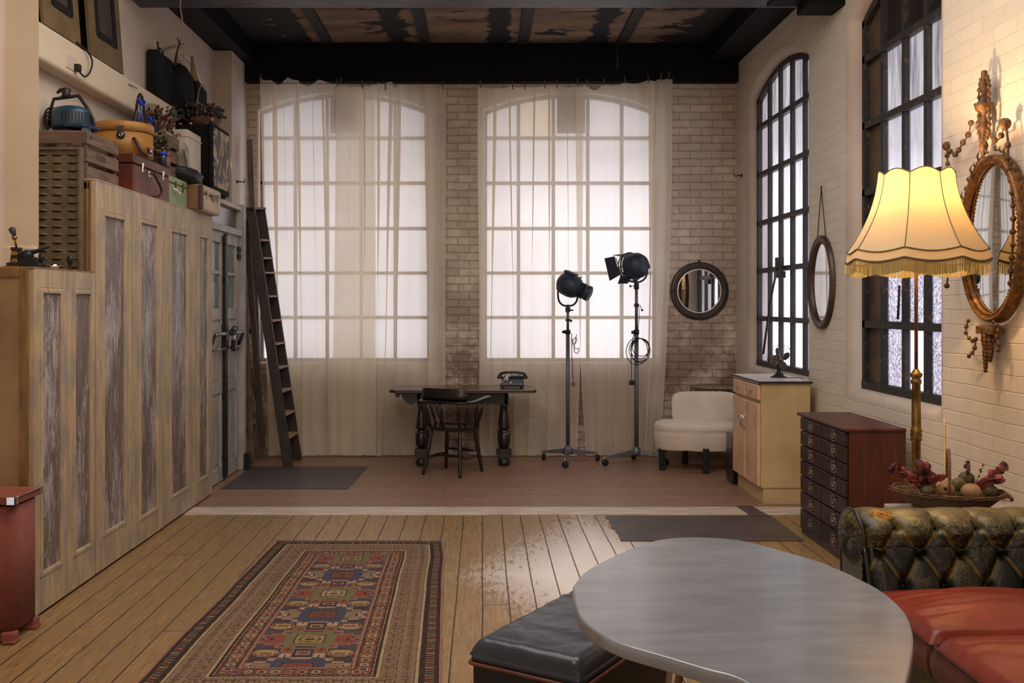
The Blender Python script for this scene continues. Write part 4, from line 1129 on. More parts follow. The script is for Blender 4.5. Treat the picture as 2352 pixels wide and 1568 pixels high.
tag(MB().beam((PX(572, 10.3), 10.33, PZ(320, 10.33)), (PX(596, 10.3), 10.36, 0.0), 0.06, 0.025, up=(0, 1, 0)).build('tall_plank', M('grey_weathered_plank', srgb(110, 102, 98), srgb(78, 70, 66), 5, (3, 3, 0.7), rough=0.6, bump=0.1), bevel=0.002), 'tall grey plank leaning in the corner behind the stepladder', 'plank')

# ================================================================== FILM LIGHT STANDS
def castor(x, y, ax):
    mb = MB().lathe([(0.0, -0.014), (0.03, -0.014), (0.034, -0.008), (0.034, 0.008), (0.03, 0.014), (0.0, 0.014)], (0, 0, 0), 20, T=Matrix.Translation((x, y, 0.034)) @ Matrix.Rotation(ax, 4, 'Z') @ Matrix.Rotation(PI/2, 4, 'X'))
    return mb
def light_stand(name, label, C, feet, top, pr, mat):
    r = thing(name, label, 'light stand', (C[0], C[1], 0))
    for i, (fx, fy) in enumerate(feet):
        f = Vector((fx-C[0], fy-C[1], 0.085)); h = Vector((0, 0, 0.125))
        d = f.normalized(); n_ = Vector((-d.y, d.x, 0))
        vs = []
        for q, w_, hh in ((0, 0.06, 0.055), (0.25, 0.045, 0.042), (1.0, 0.024, 0.018)):
            p = h.lerp(f, q)
            vs += [p-n_*w_/2+Vector((0, 0, -hh*0.6)), p+n_*w_/2+Vector((0, 0, -hh*0.6)), p+n_*w_*0.3+Vector((0, 0, hh*0.5)), p-n_*w_*0.3+Vector((0, 0, hh*0.5))]
        mb = MB().add(vs, [(0,1,2,3)]+[(k*4+a, k*4+(a+1) % 4, k*4+4+(a+1) % 4, k*4+4+a) for k in range(2) for a in range(4)]+[(11,10,9,8)])
        lg = mb.build('leg', STANDGREY, r, bevel=0.006)
        wh = castor(f.x+0.01, f.y, random.uniform(0, 3))
        wh.build('castor', RUBBER, lg)
        MB().tube([(f.x, f.y, 0.09), (f.x, f.y, 0.06), (f.x+0.01, f.y, 0.034)], 0.008, 8).lathe([(0.012, 0), (0.012, 0.02)], (f.x, f.y, 0.07), 10).build('castor_fork', CHROME, lg)
    MB().lathe([(0.05, 0.09), (0.05, 0.13), (0.032, 0.16), (pr, 0.18)], n=18).build('hub', STANDGREY, r)
    return r
s1c = (0.862, 10.06)
st1 = light_stand('light_stand', 'grey wheeled film light stand nearer the desk, with a short dangling cable', s1c, ((0.62, 10.24), (1.165, 10.16), (0.80, 9.74)), 1.55, 0.018, STANDGREY)
zj = PZ(762, 10.06)
MB().lathe([(0.020, 0.16), (0.020, zj)], n=14).build('lower_column', STANDGREY, st1)
MB().lathe([(0.014, zj), (0.014, PZ(704, 10.06))], n=12).build('upper_column', STANDGREY, st1)
MB().lathe([(0.0, zj-0.02), (0.028, zj-0.02), (0.028, zj+0.02), (0.0, zj+0.02)], n=16).ell((-0.035, 0, zj), 0.026, 0.015, 0.017).build('lower_clamp', IRON, st1)
mb = MB()
mb.box(-0.022, 0.022, -0.022, 0.022, PZ(735, 10.06)-0.012, PZ(735, 10.06)+0.012).tube([(0.02, 0, PZ(735, 10.06)), (0.04, -0.01, PZ(738, 10.06))], 0.012, 8)
mb.build('middle_clamp', IRON, st1, bevel=0.003)
mb = MB().box(-0.024, 0.024, -0.02, 0.02, PZ(712, 10.06)-0.02, PZ(712, 10.06)+0.03)
mb.tube([(0.02, 0, PZ(712, 10.06)), (0.055, -0.01, PZ(712, 10.06))], 0.008, 8)
mb.build('clamp', IRON, st1, bevel=0.003)
# cable
g = lambda px, py, Y=10.03: (PX(px, Y)-s1c[0], Y-s1c[1], PZ(py, Y))
mb = MB().tube(catmull([g(1313, 765), g(1313, 800), g(1314, 830), g(1315, 855), g(1317, 875)], 5), 0.004, 6)
mb.tube(catmull([g(1313, 775), g(1318, 790), g(1325, 782), g(1322, 775), g(1315, 785), g(1320, 800), g(1330, 800), g(1326, 811), g(1319, 806), g(1320, 792), g(1324, 768)], 6), 0.004, 6)
cb = mb.build('cable', M('brown_black_cable', srgb(66, 44, 44), srgb(44, 32, 34), 10, rough=0.5), st1)
x_, _, z_ = g(1317, 880)
MB().box(x_-0.02, x_+0.015, -0.05, -0.02, z_-0.03, z_+0.015).box(x_+0.01, x_+0.04, -0.04, -0.035, z_-0.02, z_-0.015).box(x_+0.01, x_+0.03, -0.04, -0.035, z_, z_+0.005).build('plug', M('grey_brown_plug', srgb(110, 88, 76), None, rough=0.5), cb, bevel=0.003)

def T_axis(o, d, up=(0, 0, 1)):
    d = Vector(d).normalized(); u = Vector(up); r = u.cross(d).normalized(); u = d.cross(r)
    m = Matrix((r, u, d)).transposed().to_4x4(); m.translation = Vector(o); return m
# head 1 : spotlight
h1 = thing('film_spotlight', 'round-backed black film spotlight with a stubby snout in a U yoke', 'film light', (s1c[0], s1c[1], PZ(704, 10.06)))
k = 10.06/F
def q1(px, py, dy=0): return Vector(((px-1304)*k, dy, (704-py)*k))
ax = Vector((0.80, -0.45, -0.38))
T1 = T_axis(q1(1302, 652), ax)
mb = MB().lathe([(0.0, -0.10), (0.05, -0.095), (0.09, -0.07), (0.115, -0.02), (0.12, 0.04), (0.115, 0.09), (0.095, 0.13), (0.075, 0.15), (0.07, 0.16)], n=28, T=T1)
mb.build('housing', LAMPBLUE, h1)
mb = MB()
for q in range(4): mb.lathe([(0.074-0.001*q, 0.152+q*0.014), (0.08, 0.156+q*0.014), (0.074, 0.162+q*0.014)], n=24, T=T1)
mb.lathe([(0.068, 0.15), (0.068, 0.22), (0.078, 0.225), (0.078, 0.262), (0.0, 0.262)], n=24, T=T1)
mb.build('snout', LAMPBLUE, h1)
mb = MB().box(-0.05, 0.05, 0.10, 0.13, -0.06, 0.06, T=T1)
mb.lathe([(0.016, 0), (0.016, 0.02), (0.008, 0.028)], q1(1299, 632), 10).lathe([(0.016, 0), (0.016, 0.02), (0.008, 0.028)], q1(1307, 632), 10)
mb.build('top_vent', LAMPBLUE, h1, bevel=0.006)
mb = MB().tube([q1(1330, 650), q1(1333, 640), q1(1335, 636)], [0.004, 0.006, 0.008], 8); mb.tube([q1(1350, 672), q1(1354, 671)], 0.014, 8)
mb.build('focus_knob', IRON, h1)
def yoke(cx, cy, r, h, a0=0):
    pts = [(cx-r, h)]
    for i in range(13):
        a = PI+PI*i/12; pts.append((cx+r*math.cos(a), cy+r*math.sin(a)*0.95))
    pts.append((cx+r, h)); return pts
k1 = (1308-1304)*k
yk = [Vector((x, 0, z)) for x, z in ((-0.098, 0.19), (-0.098, 0.10), (-0.085, 0.05), (-0.05, 0.015), (0.0, 0.008), (0.05, 0.015), (0.085, 0.05), (0.096, 0.09), (0.098, 0.15))]
MB().tube(catmull(yk, 5), 0.010, 8).lathe([(0.016, -0.02), (0.016, 0.02)], (0, 0, 0), 12).lathe([(0.02, -0.01), (0.02, 0.01)], (0, 0, 0), 10, T=Matrix.Translation((-0.105, 0, 0.19)) @ Matrix.Rotation(PI/2, 4, 'Y')).build('yoke', IRON, h1)

# stand 2 + head 2
s2c = (1.545, 10.0)
st2 = light_stand('light_stand', 'grey wheeled film light stand with a coil of cable, next to the white chair', s2c, ((1.205, 9.86), (1.81, 9.90), (1.55, 10.28)), 1.8, 0.018, STANDGREY)
zj2 = PZ(762, 10.0)
MB().lathe([(0.022, 0.08), (0.022, zj2)], n=14).build('lower_column', STANDGREY, st2)
MB().lathe([(0.016, zj2), (0.016, PZ(648, 10.0))], n=12).build('upper_column', STANDGREY, st2)
k = 10.0/F
q2 = lambda px, py, dy=0: Vector(((px-1461.8)*k, dy, PZ(py, 10.0)))
mb = MB().lathe([(0.0, zj2-0.022), (0.028, zj2-0.022), (0.028, zj2+0.022), (0.0, zj2+0.022)], n=16).box(-0.05, -0.02, -0.015, 0.015, zj2-0.02, zj2+0.012)
mb.build('lower_clamp', IRON, st2); mb = MB()
mb.lathe([(0.026, PZ(664, 10)), (0.026, PZ(652, 10))], n=12)
mb.tube([q2(1460, 657), q2(1449, 657)], 0.004, 6).ell(q2(1448, 657), 0.012, 0.012, 0.012, 10, 6)
mb.build('clamp', IRON, st2); mb = MB()
mb.tube([q2(1462, 700), q2(1470, 701), q2(1474, 711)], 0.004, 6).ell(q2(1475, 712), 0.012, 0.012, 0.012, 10, 6).box(-0.022, 0.022, -0.02, 0.02, PZ(705, 10), PZ(697, 10))
mb.build('middle_clamp', IRON, st2)
CABLE = M('black_cable', srgb(34, 32, 38), srgb(24, 24, 28), 10, rough=0.5)
mb = MB()
for (px, py, rx, rz, dy) in ((1462, 806, 0.108, 0.135, -0.03), (1468, 800, 0.09, 0.10, -0.035), (1470, 804, 0.095, 0.12, -0.04), (1471, 797, 0.085, 0.088, -0.045), (1466, 803, 0.1, 0.115, -0.05)):
    c = q2(px, py, dy); mb.tube([(c.x+rx*math.cos(a), c.y+0.01*math.sin(2*a), c.z+rz*math.sin(a)) for a in [2*PI*i/40 for i in range(40)]], 0.0042, 6, closed=True)
mb.tube(catmull([q2(1456, 765, -0.02), q2(1451, 785, -0.03), q2(1449, 805, -0.03), q2(1449, 840, -0.03), q2(1450, 872, -0.03)], 5), 0.0042, 6)
mb.tube(catmull([q2(1466, 700, -0.02), q2(1468, 720, -0.02), q2(1466, 745, -0.02), q2(1464, 765, -0.02)], 5), 0.003, 6)
cb = mb.build('coiled_cable', CABLE, st2)
c = q2(1450, 878, -0.03)
MB().box(c.x-0.024, c.x+0.024, c.y-0.018, c.y+0.018, c.z-0.024, c.z+0.024).build('plug', RUBBER, cb, bevel=0.006)
h2 = thing('film_floodlight', 'large round blue black film light with barn doors tilted on its stand', 'film light', (s2c[0], s2c[1], PZ(648, 10.0)))
q3 = lambda px, py, dy=0: Vector(((px-1461.8)*k, dy, (648-py)*k))
ax2 = Vector((-0.55, 0.80, -0.14))
T2 = T_axis(q3(1462, 610, 0.0), ax2)
MB().lathe([(0.0, -0.12), (0.06, -0.11), (0.10, -0.08), (0.128, -0.03), (0.135, 0.03), (0.135, 0.06)], n=32, T=T2).build('housing', LAMPBLUE, h2)
mb = MB().tube([T2 @ Vector(p) for p in ring((0, 0, 0.075), 0.145, 40)], 0.008, 8, closed=True)
mb.tube([T2 @ Vector(p) for p in ring((0, 0, 0.11), 0.145, 40)], 0.006, 8, closed=True)
for q in range(8):
    a = 2*PI*q/8; mb.tube([T2 @ Vector((0.14*math.cos(a), 0.14*math.sin(a), 0.05)), T2 @ Vector((0.145*math.cos(a), 0.145*math.sin(a), 0.115))], 0.006, 6)
mb.build('front_ring', LAMPBLUE, h2)
def plate(pts, nm):
    pts = [Vector(p) for p in pts]; mb = MB().add(pts, [tuple(range(len(pts)))])
    return mb.build(nm, LAMPBLUE, h2, solid=0.004)
kk = lambda px, py, dy: q3(px, py, dy)
plate([kk(1394, 591, 0.20), kk(1415, 587, 0.12), kk(1426, 631, 0.08), kk(1405, 644, 0.16)], 'barn_door')
plate([kk(1428, 633, 0.08), kk(1452, 633, 0.0), kk(1448, 640, -0.02), kk(1442, 651, 0.02), kk(1422, 651, 0.10)], 'barn_door')
plate([kk(1412, 584, 0.16), kk(1440, 582, 0.06), kk(1452, 585, 0.10), kk(1428, 586, 0.2)], 'barn_door')
mb = MB().tube([kk(1418, 590, 0.12), kk(1425, 615, 0.1), kk(1430, 632, 0.08)], 0.005, 6)
mb.build('door_hinge', LAMPBLUE, h2)
yk = [kk(1488, 618, 0.03), kk(1487, 628, 0.02), kk(1481, 640, 0.01), kk(1470, 647, 0), kk(1462, 648, 0), kk(1450, 646, 0.0), kk(1440, 640, 0.03), kk(1434, 625, 0.06)]
MB().tube(catmull(yk, 5), 0.010, 8).lathe([(0.022, -0.03), (0.022, 0.012)], (0, 0, 0), 12).lathe([(0.02, -0.02), (0.02, 0.02)], (0, 0, 0), 10, T=Matrix.Translation(kk(1489, 612, 0.02)) @ Matrix.Rotation(PI/2, 4, 'Y')).build('yoke', LAMPBLUE, h2)

# ================================================================== WHITE SLIPPER CHAIR
LINEN = M('loose_white_linen', srgb(214, 200, 186), srgb(200, 184, 168), 3, rough=0.8, bump=0.15, bscale=14, sheen=0.3)
wc = thing('slipper_chair', 'low white linen slipper chair with black legs behind the kitchen cabinet', 'chair', (2.08, 9.72, 0))
def superell(a, rx, ry, e):
    c, s = math.cos(a), math.sin(a)
    return rx*math.copysign(abs(c)**e, c), ry*math.copysign(abs(s)**e, s)
def seatb(u, v):
    a = 2*PI*u
    prof = [(0.0, 0.452), (0.5, 0.458), (0.85, 0.452), (0.97, 0.437), (1.0, 0.41), (0.985, 0.375), (1.0, 0.34), (0.995, 0.28), (0.97, 0.215), (0.96, 0.205), (0.0, 0.205)]
    t_ = v*(len(prof)-1); i = min(int(t_), len(prof)-2); f = t_-i
    r = prof[i][0]*(1-f)+prof[i+1][0]*f; z = prof[i][1]*(1-f)+prof[i+1][1]*f
    x, y = superell(a, 0.40, 0.30, 0.72)
    wr = 0.006*fbm(a*2, z*30, 1)*(r > 0.5)
    return (x*(r+wr), y*(r+wr), z-0.012*(0.5+0.5*math.sin(a))*0+0.006*nzf(x*6, y*6))
MB().grid(seatb, 48, 40, cu=True).build('seat', LINEN, wc, rot=(0, 0, -0.15))
def backb(u, v):
    # rounded slab curved around the rear; u around cross section, v along width
    s = -1+2*v
    hz = (max(0.0, 1-abs(s)**6))**0.35
    x = 0.34*s; ycurve = 0.24-0.07*s*s
    a = 2*PI*u
    th = 0.05*(0.35+0.65*hz); H = 0.165*(0.35+0.65*hz)
    cx, cz = superell(a, th, H, 0.7)
    z = 0.56+cz
    return (x, ycurve+cx+0.10*(z-0.45)+0.006*fbm(s*6, z*12, 3), z+0.006*nzf(s*12, cx*30))
MB().grid(backb, 28, 36, cu=True).build('backrest', LINEN, wc, loc=(0.14, 0.02, 0))
for (x, y, s) in ((-0.345, -0.10, 1), (0.03, -0.30, 1), (0.34, 0.06, 1), (-0.05, 0.27, 1)):
    lg = MB().box(x-0.028, x+0.028, y-0.028, y+0.028, 0.0, 0.235).build('leg', IRON, wc, bevel=0.006)
    MB().box(x-0.045, x+0.045, y-0.012, y+0.012, 0.17, 0.195).build('leg_bracket', IRON, lg, bevel=0.003)
# wirework table
wt = thing('wirework_table', 'rusty round wirework garden table half hidden behind the white slipper chair', 'table', (2.42, 10.30, 0))
RUSTW = M('rusty_pale_wirework', srgb(150, 130, 108), srgb(104, 84, 66), 20, rough=0.6, bump=0.1)
MB().lathe([(0.0, 0.742), (0.27, 0.742), (0.275, 0.748), (0.27, 0.754), (0.0, 0.752)], n=36).build('top', RUSTW, wt)
mb = MB()
for q in range(28):
    a = 2*PI*q/28
    c = Vector((0.262*math.cos(a), 0.262*math.sin(a), 0.70)); tdir = Vector((-math.sin(a), math.cos(a), 0))
    mb.tube([c+tdir*0.035*math.cos(b)+Vector((0, 0, 0.04*math.sin(b))) for b in [2*PI*i/14 for i in range(14)]], 0.003, 5, closed=True)
mb.tube(ring((0, 0, 0.66), 0.26, 40), 0.004, 5, closed=True)
mb.build('scroll_apron', RUSTW, wt)
for q in range(3):
    a = 2*PI*q/3+0.3
    MB().tube([(0.24*math.cos(a), 0.24*math.sin(a), 0.74), (0.12*math.cos(a), 0.12*math.sin(a), 0.38), (0.22*math.cos(a), 0.22*math.sin(a), 0.006)], 0.007, 6).build('leg', RUSTW, wt)
db = thing('dark_crate', 'dark wooden box on the floor between the white chair and the kitchen cabinet', 'box', (0, 0, 0))
box(2.215, 2.60, 8.84, 9.06, 0.0, 0.44).build('box_body', DARKWOOD, db, bevel=0.006)

# ================================================================== MIRRORS
rm = thing('round_mirror', 'round wall mirror in a wide dark wooden frame on the brick beside the curtain', 'mirror', (PX(1608, 10.55), 10.598, PZ(668, 10.55)))
TR = Matrix.Rotation(PI/2, 4, 'X')
MB().lathe([(0.236, 0.012), (0.240, 0.024), (0.262, 0.030), (0.295, 0.030), (0.308, 0.022), (0.308, 0.0), (0.236, 0.0)], n=56, T=TR, caps=False).build('frame', M('dark_brown_mirror_frame', srgb(58, 42, 36), srgb(38, 28, 26), 5, rough=0.4, bump=0.05), rm)
MB().lathe([(0.0, 0.010), (0.228, 0.010)], n=56, T=TR, caps=False).build('mirror_glass', MIRROR, rm)
MB().lathe([(0.224, 0.013), (0.236, 0.016), (0.238, 0.012)], n=56, T=TR, caps=False).build('silver_bevel', M('pale_silver_bevel', srgb(230, 222, 210), None, rough=0.25, metal=0.4), rm)
mb = MB()
for q in range(4):
    MB().box(-0.012, 0.012, -0.034, -0.029, 0.24, 0.305, T=Matrix.Rotation(q*PI/2, 4, 'Y')).build('frame_joint', DARKWOOD, rm)
MB().box(-0.01, 0.01, -0.02, -0.005, 0.30, 0.33).build('hanging_tab', DARKWOOD, rm)

def oval_frame(prof, ry, rz, n, Tm, mod=None):
    """sweep profile [(offset outward, height)] around an ellipse in local XY, height +Z"""
    vs = []
    for o_, h in prof:
        for q in range(n):
            a = 2*PI*q/n
            m_ = mod(q) if mod else 0
            vs.append(((ry+o_+m_)*math.cos(a), (rz+o_+m_)*math.sin(a), h))
    fs = [(i*n+q, i*n+(q+1) % n, (i+1)*n+(q+1) % n, (i+1)*n+q) for i in range(len(prof)-1) for q in range(n)]
    return MB().add(vs, fs, True, Tm)
TW = Matrix(((0, 0, -1, 0), (-1, 0, 0, 0), (0, 1, 0, 0), (0, 0, 0, 1)))   # local x-> -Y(near), y-> Z, z -> -X (towards room)
om = thing('oval_mirror', 'plain oval mirror in a dark frame hanging on a chain between the two tall windows', 'mirror', (XR-0.004, 7.88, PZ(648, 7.88)))
FR2 = M('reddish_brown_mirror_frame', srgb(82, 54, 44), srgb(52, 36, 32), 6, rough=0.4, bump=0.05)
oval_frame([(-0.005, 0.006), (-0.005, 0.018), (0.02, 0.034), (0.034, 0.028), (0.042, 0.036), (0.056, 0.03), (0.060, 0.0)], 0.225, 0.31, 56, TW).build('frame', FR2, om)
oval_frame([(-0.224, 0.008), (0.0, 0.008)], 0.225, 0.31, 56, TW).build('mirror_glass', MIRROR, om)
zn = PZ(433, 7.88)-PZ(648, 7.88)
mb = MB().tube([(-0.01, -0.10, 0.34), (-0.012, 0, zn), (-0.01, 0.10, 0.34)], 0.0035, 5).lathe([(0.006, 0), (0.006, 0.02)], (-0.012, 0, zn), 8)
mb.build('hanging_chain', IRON, om)

gm = thing('gilt_oval_mirror', 'large gilt oval mirror with swags, urn crest and carved drops, behind the lit lamp', 'mirror', (XR-0.01, 5.185, PZ(548, 5.185)))
gm.rotation_euler = (0.02, 0, 0)
gy, gz = 0.272, 0.392
oval_frame([(-0.005, 0.03), (-0.003, 0.045), (0.008, 0.05), (0.014, 0.044), (0.022, 0.058), (0.034, 0.060), (0.042, 0.05), (0.045, 0.0)], gy, gz, 96, TW).build('frame', GILT, gm)
mb = MB()
for q in range(110):
    a = 2*PI*q/110
    mb.ell(TW @ Vector(((gy+0.002)*math.cos(a), (gz+0.002)*math.sin(a), 0.050)), 0.005, 0.005, 0.005, 6, 4)
mb.build('beading', GILT, gm)
oval_frame([(-gy+0.001, 0.030), (-0.035, 0.030), (-0.004, 0.026)], gy, gz, 72, TW).build('mirror_glass', MIRROR, gm)
G = lambda px, py, h=0.05: Vector((-h, ((XR-0.05)*F/(px-CX))-5.185, PZ(py, (XR-0.05)*F/(px-CX))-PZ(548, 5.185)))
def bead(mb, p, r, seed=0):
    def fnb(u, v):
        a = 2*PI*u; b = PI*(v-0.5); rr_ = r*(1+0.22*math.sin(5*a+seed)*math.cos(b))
        return (p.x+rr_*math.cos(b)*math.cos(a), p.y+rr_*math.cos(b)*math.sin(a), p.z+rr_*1.15*math.sin(b))
    mb.grid(fnb, 12, 8, cu=True)
def swag(name, pts, n_b, r, wr=0.004, r_end=None):
    c = catmull([G(*p) for p in pts], 8); mb = MB().tube(c, wr, 6)
    for i in range(n_b):
        p = c[int(i*(len(c)-1)/max(n_b-1, 1))]; bead(mb, p, r if not (r_end and i == n_b-1) else r_end, i)
    return mb.build(name, GILTDK, gm)
swag('swag', [(2232, 285), (2226, 312), (2214, 330), (2204, 348), (2196, 358), (2184, 352), (2176, 340)], 7, 0.014, r_end=0.022)
swag('swag', [(2254, 275), (2262, 290), (2268, 302), (2280, 318), (2294, 322), (2303, 306), (2310, 284)], 6, 0.014, r_end=0.026)
swag('bead_chain', [(2312, 285), (2318, 332), (2317, 362), (2320, 388), (2324, 412), (2328, 440), (2330, 470), (2332, 500), (2331, 530), (2331, 560), (2329, 590), (2327, 620), (2326, 648)], 13, 0.013, 0.006)
swag('bead_chain', [(2177, 345), (2178, 362), (2179, 380)], 3, 0.012, 0.005)
swag('bead_chain', [(2182, 632), (2181, 648), (2180, 660)], 2, 0.013, 0.005)
# urn crest
UY = 0.0
mb = MB().lathe([(0.006, -0.16), (0.006, -0.12), (0.016, -0.10), (0.024, -0.07), (0.014, -0.04), (0.012, -0.02), (0.022, 0.01), (0.026, 0.04), (0.016, 0.065), (0.010, 0.09), (0.016, 0.10), (0.040, 0.115), (0.048, 0.14), (0.050, 0.15), (0.03, 0.156), (0.022, 0.17), (0.014, 0.20), (0.024, 0.225), (0.026, 0.25), (0.014, 0.27), (0.016, 0.30), (0.014, 0.32), (0.0, 0.325)], (-0.05, 0.065, gz+0.09+0.08), 18, mod=lambda a, z: 1+0.06*math.sin(9*a))
mb.build('urn_crest', GILTDK, gm)
for px0 in (-1, 1):
    c0 = Vector((-0.05, 0.065, gz+0.17))
    pts = [c0+Vector((0, px0*0.030, 0.28)), c0+Vector((0, px0*0.052, 0.23)), c0+Vector((0, px0*0.050, 0.16))]
    pts2 = [c0+Vector((0, px0*0.045, 0.12)), c0+Vector((0, px0*0.058, 0.06)), c0+Vector((0, px0*0.050, 0.0)), c0+Vector((0, px0*0.015, -0.06))]
    mb = MB()
    for pl in (pts, pts2):
        c = catmull(pl, 6); mb.tube(c, 0.005, 6)
        for i in range(0, len(c), 3): bead(mb, c[i], 0.011, i)
    mb.build('scroll_arm', GILTDK, gm)
# sprigs
random.seed(4)
for side in (-1, 1):
    mb = MB()
    for i in range(9):
        a = PI/2+side*(0.15+0.13*i)
        b = TW @ Vector(((gy+0.06)*math.cos(a), (gz+0.06)*math.sin(a), 0.04))
        o_ = Vector((0, b.y, b.z)).normalized()
        d = (o_+Vector((0, side*-0.5+random.uniform(-0.4, 0.4), 0.5))).normalized()
        e = b+d*random.uniform(0.03, 0.065)
        mb.tube([b, (b+e)/2+Vector((-0.01, 0, 0)), e], [0.003, 0.006, 0.001], 6)
    c = []
    for i in range(12):
        a = PI/2+side*(0.1+0.12*i); c.append(TW @ Vector(((gy+0.064+0.006*(i % 2))*math.cos(a), (gz+0.064+0.006*(i % 2))*math.sin(a), 0.04)))
    mb.tube(c, 0.004, 6); mb.build('leaf_sprig', GILTDK, gm)
# lower drop
zb_ = -gz-0.06
mb = MB().box(-0.075, -0.01, -0.085, 0.085, zb_-0.045, zb_-0.005); mb.build('plinth_block', GILT, gm, bevel=0.005)
mb = MB()
for y_, l_ in ((0.03, 0.14), (0.0, 0.20), (-0.03, 0.15)):
    for i in range(int(l_/0.02)): bead(mb, Vector((-0.05-0.01*(y_ == 0), y_*(1-0.3*i*0.1), zb_-0.055-i*0.02)), 0.018-0.0009*i, i)
mb.build('acanthus_drop', GILTDK, gm)
for pts, nb in (([(2230, 738), (2226, 752), (2225, 766), (2232, 778), (2240, 784)], 5), ([(2290, 738), (2298, 750), (2298, 768), (2290, 782)], 5), ([(2248, 780), (2246, 800), (2240, 812), (2232, 820)], 4), ([(2296, 776), (2302, 790), (2300, 803)], 3)):
    swag('tassel', pts, nb, 0.010, 0.004)

# ================================================================== FLOOR LAMP
LX, LYY = 2.245, 5.16
TRK = 0.25
def shade_mat(name, c, trf):
    m, t = newmat(name)
    tl = t.n('BsdfTranslucent'); tl.inputs[0].default_value = (c[0]*TRK, c[1]*TRK*0.80, c[2]*TRK*0.55, 1); df = t.n('BsdfDiffuse'); df.inputs[0].default_value = (*c, 1)
    mx = t.n('MixShader', Fac=trf); t.set(mx, 1, tl); t.set(mx, 2, df)
    return finish(m, t, mx)
SHADE = shade_mat('cream_lampshade_silk', srgb(240, 222, 186), 0.5)
FRINGE = shade_mat('olive_gold_fringe', srgb(150, 136, 92), 0.82)
BRAID = M('brown_green_braid', srgb(112, 98, 66), srgb(84, 72, 50), 30, rough=0.6)
fl = thing('floor_lamp', 'lit brass floor lamp with a large cream scalloped fringed shade', 'lamp', (LX, LYY, 0))
kl = LYY/F
z_top, z_b1, z_b2, z_fr = 2.29, 1.868, 1.818, 1.752
R_top, R_mid, R_bot = 0.185, 0.335, 0.350
NP = 8; A0 = 0.22
def scal(a): # 0 at seam, 1 mid panel
    q = ((a-A0)/(2*PI/NP)) % 1.0; return math.sin(PI*q)
def shade_r(h):  # h 0 bottom..1 top : bell
    return R_top+(R_bot-0.012-R_top)*((1-h)**2.0)*0.80+(R_bot-0.012-R_top)*0.20*(1-h)
def sh(u, v):
    a = 2*PI*u; h = 1-v
    r = shade_r(h)*(1-0.035*scal(a)*(0.4+0.6*v)) 
    zt = z_top-0.022+0.026*scal(a)-0.006
    zb = z_b1+0.012-0.020*scal(a)
    return (r*math.cos(a), r*math.sin(a), zb+(zt-zb)*h)
MB().grid(sh, 128, 24, cu=True).build('shade', SHADE, fl)
def band_(u, v):
    a = 2*PI*u; r = (shade_r(0)+0.012*v)*(1-0.035*scal(a)); zb = z_b1+0.012-0.020*scal(a)
    return (r*math.cos(a), r*math.sin(a), zb-0.05*v)
MB().grid(band_, 128, 4, cu=True).build('shade_skirt', SHADE, fl)
def loop(rr_, dz, n=160):
    o = []
    for q in range(n):
        a = 2*PI*q/n; r = rr_*(1-0.035*scal(a)); o.append((r*math.cos(a), r*math.sin(a), z_b1+0.012-0.020*scal(a)+dz))
    return o
mb = MB().tube(loop(shade_r(0)+0.003, 0), 0.0045, 6, closed=True).tube(loop(shade_r(0)+0.014, -0.048), 0.004, 6, closed=True).tube(loop(shade_r(0)+0.014, -0.054), 0.003, 6, closed=True)
for q in range(NP):
    a = A0+2*PI*q/NP
    mb.tube([(shade_r(1-v)*1.004*math.cos(a), shade_r(1-v)*1.004*math.sin(a), z_b1+0.012+(z_top-0.028-z_b1-0.012)*(1-v)) for v in [i/14 for i in range(15)]], 0.0022, 5)
mb.tube([(R_top*(1-0.014*scal(2*PI*q/96))*math.cos(2*PI*q/96), R_top*(1-0.014*scal(2*PI*q/96))*math.sin(2*PI*q/96), z_top-0.028+0.026*scal(2*PI*q/96)) for q in range(96)], 0.003, 5, closed=True)
mb.build('braid_trim', BRAID, fl)
mb = MB(); NF = 520
for q in range(NF):
    a = 2*PI*q/NF; r = (shade_r(0)+0.013)*(1-0.035*scal(a)); z0_ = z_b1+0.012-0.020*scal(a)-0.052
    L = 0.066+random.uniform(-0.004, 0.003); w_ = 2*PI/NF*0.46; rr2 = r+random.uniform(-0.003, 0.004)
    mb.add([(r*math.cos(a-w_), r*math.sin(a-w_), z0_), (r*math.cos(a+w_), r*math.sin(a+w_), z0_), (rr2*math.cos(a+w_), rr2*math.sin(a+w_), z0_-L), (rr2*math.cos(a-w_), rr2*math.sin(a-w_), z0_-L)], [(0, 1, 2, 3)])
fo = mb.build('fringe', FRINGE, fl, kind='stuff')
MB().lathe([(0.0, 0), (0.15, 0), (0.155, 0.012), (0.13, 0.03), (0.07, 0.045), (0.03, 0.07), (0.024, 0.10)], n=30).build('base', BRASS, fl)
zs_ = [PZ(852, LYY), PZ(1000, LYY)]
MB().lathe([(0.020, 0.09), (0.022, zs_[1]-0.03), (0.030, zs_[1]-0.022), (0.026, zs_[1]-0.01), (0.030, zs_[1]+0.004), (0.026, zs_[1]+0.015), (0.030, zs_[1]+0.028), (0.024, zs_[1]+0.036), (0.021, zs_[0]-0.07), (0.026, zs_[0]-0.062), (0.026, zs_[0]-0.045), (0.019, zs_[0]-0.04), (0.028, zs_[0]-0.028), (0.032, zs_[0]-0.014), (0.022, zs_[0]-0.008), (0.012, zs_[0]+0.01), (0.009, zs_[0]+0.012)], n=24).build('fluted_column', BRASS, fl)
MB().lathe([(0.009, zs_[0]), (0.009, 2.02)], n=14).build('stem', M('copper_brown_stem', srgb(140, 100, 72), srgb(110, 78, 56), 10, rough=0.35, metal=0.7), fl)
mb = MB().lathe([(0.014, 2.0), (0.014, 2.06)], n=12)
